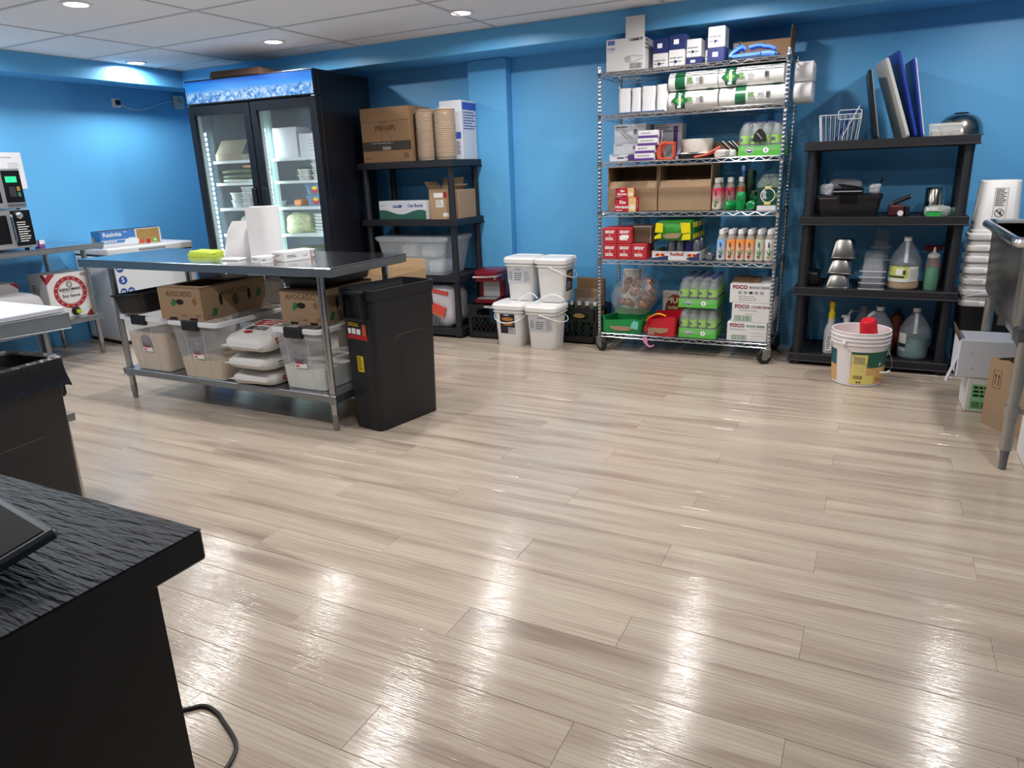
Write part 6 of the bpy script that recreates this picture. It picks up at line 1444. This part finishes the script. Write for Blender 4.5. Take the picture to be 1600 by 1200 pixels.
MB().lathe([(.045, 0), (.048, .01), (.048, .13), (.02, .20), (.018, .22)], 18).build('body', RD, t, smooth=True); MB().box(-.06, .035, -.014, .014, .22, .255).build('head', RD, t, bevel=.006); MB().tube([(.01, 0, .225), (.06, 0, .27), (.075, 0, .285)], .008, 8).build('lever', BLKPL, t, smooth=True)
o = soft(.105, .14, .10, 120, .012, 14).build('black_bag', mat('bag_black', '131317', rough=.35, bump=.4, bscale=25), None, smooth=True, loc=(-.352, 5.085, D2)); tag(o, 'black plastic bag slumped at the left of the third shelf', 'bag')
# ---- lowest shelf
t = thing('spray_bottle', 'spray bottle with tall yellow neck behind the white bucket', 'spray bottle', (-.205, 5.02, D1), 0)
MB().lathe([(.036, 0), (.038, .01), (.038, .15), (.028, .185), (.020, .20), (.022, .225), (.016, .235)], 18).build('body', clear('bottle_translucent', 'e1e3e6', .7, .3), t, smooth=True)
MB().lathe([(.020, .23), (.020, .27), (.014, .275), (.016, .30), (.020, .325), (.017, .345), (.006, .35)], 14).build('neck', mat('neck_yellow', 'e0c41c', rough=.35), t, smooth=True); MB().box(-.004, .020, -.008, .008, .33, .347).build('neck_tip', BLKPL, t, bevel=.002)
decal(t, 'label', fm((-.02, -.0385, .02), (1, 0, 0), (0, 0, 1)), [R(0, 0, .035, .10)], WINK); decal(t, 'print', fm((-.02, -.0398, .02), (1, 0, 0), (0, 0, 1)), words(.004, .005, .03, .095, 7, .4, 2, .4), INK)
t = thing('pump_bottle', 'clear trigger pump bottle behind the white bucket', 'spray bottle', (-.115, 5.07, D1), 0)
MB().lathe([(.036, 0), (.038, .01), (.038, .14), (.02, .19), (.016, .20)], 18).build('body', clear('bottle_translucent'), t, smooth=True)
MB().lathe([(.020, .198), (.020, .225), (.012, .23)], 14).build('collar', WPLAST, t, smooth=True); TRG = mat('trigger_grey', 'b9bcc2', rough=.4); MB().box(-.035, .02, -.01, .01, .228, .25).build('head', TRG, t, bevel=.004); MB().tube([(.005, 0, .245), (.02, 0, .27), (.024, 0, .285)], .007, 7).build('trigger', TRG, t, smooth=True)
t, r = jug('translucent gallon jug with handle behind the white bucket', (.075, 5.04, D1), -1.2, .17, 'cfdbe0')
t, r = jug('gallon jug half full of teal liquid beside the white bucket', (.282, 5.055, D1), 0, .135, '4d807c')
curved_label(t, r, -1.2, -.55, .10, .165, mat('label_white')); curved_label(t, r, -1.2, -.55, .075, .10, INK); curved_label(t, r, -1.2, -.55, .05, .075, mat('label_grey2', 'a9adb0', rough=.5))
t = thing('funnel', 'upturned clear plastic funnel behind the trigger pump bottle', 'funnel', (-.020, 5.21, D1), 0)
MB().loft([circ(.085, 0, 24), circ(.085, .10, 24), circ(.078, .13, 24), circ(.025, .25, 24), circ(.02, .29, 24)], True, True).build('cone', clear('funnel_clear', 'cdd3d8', .4, .2), t, smooth=True); MB().box(-.07, .07, -.008, .008, .24, .262).build('grip', clear('funnel_clear'), t, bevel=.004)
t = thing('orange_canister', 'dark orange canister behind the gallon jugs', 'canister', (.185, 5.235, D1), 0)
MB().lathe([(.042, 0), (.045, .01), (.045, .20), (.03, .235), (.02, .25)], 20).build('body', mat('canister_rust', '7a2c1f', rough=.45), t, smooth=True); MB().lathe([(.02, .249), (.018, .27)], 14).build('cap', BLKPL, t, smooth=True)
# ------------------------------------------------ round white bucket on the floor
t = thing('round_bucket', 'white round bucket with green and yellow label in front of the right shelving', 'bucket', (-.020, 4.622, 0), .15)
r0, r1, hb = .138, .160, .330
L = [circ(r0-.006, 0, 40), circ(r0, .006, 40), circ(r0+(r1-r0)*.70, hb*.74, 40)]
for k in range(3):
    z = hb*.76+k*.024; rr_ = r0+(r1-r0)*(z/hb)
    L += [circ(rr_, z, 40), circ(rr_+.008, z+.002, 40), circ(rr_+.008, z+.006, 40), circ(rr_+.001, z+.009, 40)]
L += [circ(r1, hb-.008, 40), circ(r1+.004, hb-.004, 40), circ(r1+.002, hb, 40), circ(r1-.006, hb-.002, 40), circ(r1-.010, hb*.7, 40), circ(r0-.006, .006, 40)]
MB().loft(L, True, True).build('shell', mat('bucket_white', 'e6dedd', rough=.35), t, smooth=True)
def bl(a0, a1, z0, z1, m, name='label', e=.0015, n=14):
    lo = [[((r0+(r1-r0)*.70*z/(hb*.74)+e)*math.sin(a0+(a1-a0)*i/n), -(r0+(r1-r0)*.70*z/(hb*.74)+e)*math.cos(a0+(a1-a0)*i/n), z) for i in range(n+1)] for z in (z0, z1)]
    return MB().loft(lo, False, False, closed=False).build(name, m, t, smooth=True)
GRD = mat('label_forest', '1d5a45', rough=.4); LYW = mat('label_butter', 'e3d27a', rough=.45); LOR = mat('label_apricot', 'd9a868', rough=.45)
bl(-.40, 2.6, .12, .215, GRD); bl(-.40, 2.6, .02, .12, LOR); bl(-3.2, -1.05, .12, .215, mat('label_petrol', '1f5a66', rough=.4)); bl(-3.2, -1.05, .02, .12, LOR)
bl(-.38, .20, .018, .20, LYW, e=.0022); bl(-.42, .55, .018, .075, LYW, e=.0019)
for k in range(5): bl(-.30, .10, .145+.009*k, .149+.009*k, INKG, 'print', .0028)
for k in range(8): a = -.27+.045*k; bl(a, a+.022, .05, .072, INK, 'barcode_bar', .0028, 2)
for k in range(2): bl(-.14+.10*k, -.08+.10*k, .025, .036, INK, 'print', .0028, 3)
bl(.72, .78, .13, .15, WINK, 'print', .0022); bl(.68, .80, .045, .05, INKBR, 'print', .0022)
for a in (-.68, 2.45):
    rr_ = r0+(r1-r0)*.76+.008; MB().lathe([(.015, 0), (.014, .012), (.008, .014)], 14, M=fm((rr_*math.sin(a), -rr_*math.cos(a), .262), (math.cos(a), math.sin(a), 0), (0, 0, 1))).build('bail_ear', WPLAST, t, smooth=True)
pts = []
for i in range(21):
    f = i/20; a = -.68+(2.45+.68)*f; rad = .178+.006*math.sin(PI*f); pts.append((rad*math.sin(a), -rad*math.cos(a), .262-.168*math.sin(PI*f)**1.1))
MB().tube(pts, .0016, 5).build('bail_wire', STEELDULL, t, smooth=True); MB().tube(pts[8:12], .006, 8).build('bail_grip', WPLAST, t, smooth=True)
t = thing('red_scoop', 'red plastic cup tipped over the rim inside the white bucket', 'scoop', (.030, 4.645, .225), 0); t.rotation_euler = (.25, -.12, 0)
MB().loft([circ(.052, 0, 26), circ(.050, .06, 26), circ(.046, .155, 26), circ(.036, .168, 26)], False, True).build('cup', RED, t, smooth=True)
for z in (.01, .02, .03): MB().lathe([(.0515, z), (.0535, z+.002), (.0515, z+.005)], 26, cap0=False, cap1=False).build('rib', RED, t, smooth=True)
o = MB().lathe([(.11, 0), (.125, .182)], 30).build('pink_towels', mat('pink_cloth', 'd9b3b8', rough=.9, bump=.3, bscale=30), None, smooth=True, loc=(-.020, 4.622, .010)); tag(o, 'pinkish folded cloths filling the white bucket', 'cloth')
# ------------------------------------------------ stacked pails
SB = thing('black_crate_stand', 'black storage box supporting the upturned pail stack', 'box', (.640, 5.12, 0), 0)
MB().loft([rr(.25, .30, 0, .02), rr(.28, .33, .40, .02), rr(.29, .34, .40, .02), rr(.29, .34, .428, .02)], True, True).build('body', BLKPL, SB, smooth=True)
MB().loft([rr(.30, .35, .418, .02), rr(.30, .35, .430, .02), rr(.28, .33, .434, .02)], True, True).build('lid', BLKPL, SB, smooth=True)
wp = .225; pm_ = None
zb = .4345
for i in range(7):
    t = thing('upturned_pail', ['bottom', 'second', 'third', 'fourth', 'fifth', 'sixth', 'topmost'][i]+' upturned white pail in the nested stack by the sink', 'bucket', (.615, 5.06, zb+.065*i), 0, 'nested upturned white pails')
    if pm_ is None:
        L = [rr(wp+.030, wp+.030, 0, .04), rr(wp+.034, wp+.034, .004, .04), rr(wp+.034, wp+.034, .030, .04), rr(wp+.010, wp+.010, .034, .04), rr(wp+.008, wp+.008, .052, .04), rr(wp-.002, wp-.002, .056, .04), rr(wp*.86, wp*.86, .325, .035), rr(wp*.83, wp*.83, .33, .035), rr(wp*.86-.006, wp*.86-.006, .322, .033), rr(wp-.006, wp-.006, .056, .038), rr(wp+.004, wp+.004, .05, .038), rr(wp+.004, wp+.004, .034, .038), rr(wp+.026, wp+.026, .03, .038), rr(wp+.026, wp+.026, 0, .038)]
        pm_ = MB().loft(L, False, False).build('shell', WPLAST, t, smooth=True).data
        pb_ = MB().loft([rr(wp*.82, wp*.82, .321, .03), rr(wp*.82, wp*.82, .3235, .03)], True, True).build('base_panel', WPLAST, t).data
        ph_ = MB().box(-.025, .025, -.133, -.1275, .006, .026).build('handle_lug', WPLAST, t, bevel=.002).data
    else: link('shell', pm_, t); link('base_panel', pb_, t); link('handle_lug', ph_, t)
    if i == 6:
        sl = (wp-.002-wp*.86)/2/.269; F = fm((0, -(wp-.002)/2-.001, .056), (1, 0, 0), (0, sl, 1))
        decal(t, 'warning_frame', F, [R(-.03, .03, .035, .235)], INKG, .0012); decal(t, 'warning_ground', F, [R(-.028, .032, .033, .233)], WPLAST, .0017)
        decal(t, 'warning_print', F, words(-.024, .13, .030, .228, 10, .5, 4, .3), INK, .0022); decal(t, 'warning_print', F, words(-.024, .036, .030, .060, 3, .5, 6, .3), INK, .0022)
        ring(t, 'warning_sign', F, .003, .095, .020, .0235, INK, .0024); decal(t, 'warning_sign', F, [[(-.015, .108), (-.011, .112), (.020, .082), (.016, .078)]], INK, .0026); decal(t, 'warning_pictogram', F, [ell(.008, .103, .006), R(.002, .085, .014, .098)], INKG, .0024)
for i, (z, a) in enumerate(((.52, .1), (.62, .3))):
    o = blade([(-.125, 0, -.025), (-.04, -.02, 0), (.06, -.02, .03), (.11, 0, .05)], lambda f: .006, .003, clear('shrink_film2', 'e8e8ea', .5, .2), 'film_strip', None); o.location = (.63, 4.915, z); tag(o, ['lower', 'upper'][i]+' torn clear film strip wrapped around the pail stack', 'plastic film')
# ------------------------------------------------ cartons under the sink
t = carton('green_label_carton', 'white carton with green label on the floor by the sink', .30, .22, .185, (.655, 4.335, 0), .03, WBOX)
F = front(.30, .22); decal(t, 'label', F, [R(.02, .015, .20, .15)], mat('label_mint', '86c78a', rough=.6)); decal(t, 'print', F, words(.03, .075, .19, .14, 3, .6, 3, .12), INK, .0012); decal(t, 'barcode', F, bars(.03, .022, .12, .055, 14), INK, .0012)
t = carton('open_white_carton', 'open white carton with drooping flaps on the green label carton', .28, .24, .20, (.585, 4.335, .1856), .02, WBOX2, open_=False)
Mf = Matrix.Translation((-.14, 0, .19)) @ Matrix.Rotation(math.radians(-12), 4, 'Y'); MB().box(-.003, 0, -.11, .11, 0, .06, M=Mf).build('flap', CARDD, t)
Mf = Matrix.Translation((-.141, -.08, .10)) @ Matrix.Rotation(math.radians(196), 4, 'Y'); MB().box(-.003, 0, -.03, .03, 0, .14, M=Mf).build('torn_strip', WBOX2, t)
decal(t, 'stain', front(.28, .24), [ell(.16, .04, .018, .015), ell(.06, .13, .006), ell(.07, .05, .007)], mat('stain_grey', 'b3b0b6', rough=.7))
t = carton('brown_open_carton', 'brown carton with arrow print and torn top by the sink leg', .28, .20, .335, (.727, 3.985, 0), math.radians(-57), CARD, open_=True)
F = front(.28, .20)
decal(t, 'arrow_frame', F, [R(.035, .20, .037, .29), R(.083, .20, .085, .29), R(.035, .20, .085, .202), R(.035, .288, .085, .29)], INKBR)
for u in (.048, .068): decal(t, 'arrow_print', F, [R(u, .215, u+.004, .26), [(u-.005, .258), (u+.009, .258), (u+.002, .275)]], INKBR)
MB().prism([(0, 0), (.28, 0), (.28, .012), (.23, .004), (.20, .016), (.15, .006), (.11, .018), (.06, .008), (.03, .014), (0, .006)], -.004, -.0005, M=F @ Matrix.Translation((0, .335, 0))).build('torn_edge', CARD, t)
t = carton('under_sink_carton', 'white carton on the floor under the near end of the sink', .26, .28, .24, (.80, 3.545, 0), 0, WBOX)
# ================================================================== inside the refrigerator
FRM = Matrix.Translation((-4.562, 4.780, 0)) @ Matrix.Rotation(math.radians(4.5), 4, 'Z'); FRZ_ = math.radians(4.5)
def FP(x, y, z): return tuple(FRM @ Vector((x, y, z+.0006)))
S1, S2, S3, S4, S5 = SHZ
carton('chilled_carton', 'grey cardboard carton with slanted lid on the top left fridge shelf', .29, .28, .05, FP(-.425, -.08, S1), FRZ_, mat('card_grey', '86806c', rough=.8), flaps=(('f', -38, .15),))
carton('chilled_carton', 'pale carton behind the slanted lid in the fridge', .13, .22, .15, FP(-.12, .02, S1), FRZ_, mat('carton_mint', 'b3c4c4', rough=.7))
HERB = mat('herb_bag', '3f5f3d', rough=.4, var=.7, scale=26, bump=.3, bscale=40)
for i in range(3):
    o = soft(.36, .26, .028, 130+i, .007, 16).build('herb_bag', HERB if i else mat('herb_bag_pale', 'b5c2b0', rough=.35, var=.5, scale=30), None, smooth=True, loc=FP(-.375, -.09, S2+.038*i), rot=(0, 0, FRZ_)); tag(o, ['lowest', 'middle', 'top'][i]+' bag of green herbs on the second left fridge shelf', 'bag', 'herb bags')
o = soft(.15, .14, .022, 137, .005, 16).build('bread_bag', mat('peach_bag', 'e0a866', rough=.5), None, smooth=True, loc=FP(-.26, -.12, S2+.118)); tag(o, 'peach coloured packet on the herb bags', 'packet')
DELI = clear('deli_clear', 'e4ecee', .42, .15); DLID = mat('deli_lid', 'd5e0e2', rough=.3)
def deli(label, x, y, z, r=.060, h=.042, fillc='3d4348', group='deli containers'):
    t = thing('deli_container', label, 'container', FP(x, y, z), 0, group)
    MB().lathe([(r*.82, 0), (r*.98, h*.9), (r, h*.9)], 20, cap1=False).build('tub', DELI, t, smooth=True)
    MB().lathe([(r*.78, .002), (r*.93, h*.75)], 20).build('filling', mat('filling_'+fillc, fillc, rough=.6, var=.3, scale=60), t, smooth=True)
    MB().lathe([(r*1.03, h*.88), (r*1.05, h), (r*.9, h*.98)], 20).build('lid', DLID, t, smooth=True)
n_ = ['lowest', 'second', 'third', 'topmost']
for i in range(4): deli(n_[i]+' deli container in the dark stack on the third left fridge shelf', -.325, -.15, S3+.0435*i)
for i in range(2): deli(n_[i]+' deli container right of the dark stack', -.195, -.16, S3+.0435*i)
deli('small deli container behind the others at the door edge', -.10, .0, S3, .045)
for i in range(2): deli(n_[i]+' deli container left of the dark stack', -.465, -.13, S3+.0635*i, .062, .062, 'a9b3ad')
carton('chilled_carton', 'pale mint carton on the fourth left fridge shelf', .16, .20, .16, FP(-.20, .0, S4), FRZ_, mat('carton_mint'))
o = soft(.20, .2, .14, 140, .02, 12).build('chilled_bag', clear('wrinkled_bag_grey'), None, smooth=True, loc=FP(-.42, -.02, S4)); tag(o, 'grey bag on the fourth left fridge shelf', 'bag')
t = carton('chilled_carton', 'tall white carton on the top right fridge shelf', .235, .24, .235, FP(.175, -.09, S1), FRZ_, WBOX2)
t = carton('chilled_carton', 'white carton with curled flap at the right of the top fridge shelf', .215, .24, .18, FP(.420, -.09, S1), FRZ_, WBOX2, flaps=(('l', -70, .03),)); decal(t, 'print', front(.215, .24), words(.10, .03, .19, .13, 4, .3, 3), INKF)
o = soft(.18, .14, .06, 144, .015, 14).build('blue_bag', mat('blue_bag', '3f63b8', rough=.4), None, smooth=True, loc=FP(.42, .0, S1+.20)); tag(o, 'blue plastic bag on the white cartons in the fridge', 'bag')
for i in range(4): deli(n_[i]+' deli container in the right stack on the second right fridge shelf', .435, -.14, S2+.0435*i, .066, .042, 'b8b098')
for i in range(2): deli(n_[i]+' deli container in the short stack on the second right fridge shelf', .295, -.15, S2+.0435*i, .06, .042, 'a39b85')
o = soft(.16, .2, .10, 147, .02, 14).build('greens_bag', mat('herb_bag'), None, smooth=True, loc=FP(.14, .10, S2)); tag(o, 'dark leafy bag at the left of the second right fridge shelf', 'bag')
for i in range(2):
    t = thing('blue_tub', ['lower', 'upper'][i]+' clear blue tub with red and yellow label in the fridge', 'tub', FP(.405, -.11, S3+.089*i), FRZ_, 'blue labelled tubs')
    shell(.17, .15, .195, .175, .086, .003, .02, .006).build('body', clear('tub_blue', '6fa6cc', .55, .2), t, smooth=True); MB().box(-.088, .088, -.07, .07, .004, .06).build('filling', mat('tub_fill', '6d8f9c', rough=.6, var=.3, scale=40), t)
    F = fm((0, -.081, .012), (1, 0, 0), (0, -.14, 1)); decal(t, 'label', F, [ell(0, .03, .035, .028)], INKR, .0012); decal(t, 'label', F, [ell(0, .045, .026, .014)], YEL, .002); decal(t, 'label', F, [ell(.075, .03, .02, .025)], mat('label_peach', 'd9a48a'), .0012)
o = soft(.09, .10, .055, 150, .008, 18).build('cheese_block', mat('orange_food', 'c8742e', rough=.5), None, smooth=True, loc=FP(.15, -.06, S3)); tag(o, 'orange wrapped food block on the third right fridge shelf', 'food')
o = soft(.27, .26, .16, 153, .025, 13).build('lettuce_bag', mat('lettuce', 'a9b487', rough=.5, var=.65, scale=34, bump=.6, bscale=35), None, smooth=True, loc=FP(.19, -.07, S4)); tag(o, 'large bag of pale leafy greens on the fourth right fridge shelf', 'bag')
for i in range(6):
    o = MB().loft([rr(.125, .16, 0, .02), rr(.15, .185, .022, .02), rr(.152, .187, .024, .02), rr(.12, .15, .006, .02)], True, True).build('foam_tray', mat('foam_white', 'd6e2e2', rough=.5), None, smooth=True, loc=FP(.425, -.10, S4+.027*i), rot=(0, 0, FRZ_)); tag(o, ['lowest', 'second', 'third', 'fourth', 'fifth', 'topmost'][i]+' white foam tray in the stack beside the leafy bag', 'tray', 'foam trays')
o = soft(.29, .26, .15, 156, .02, 12).build('greens_bag', mat('herb_bag'), None, smooth=True, loc=FP(.21, -.05, S5)); tag(o, 'dark leafy bag on the lowest right fridge shelf', 'bag')
o = soft(.15, .22, .13, 158, .015, 12).build('blue_bag', mat('blue_bag'), None, smooth=True, loc=FP(.48, -.05, S5)); tag(o, 'blue plastic bag on the lowest right fridge shelf', 'bag')
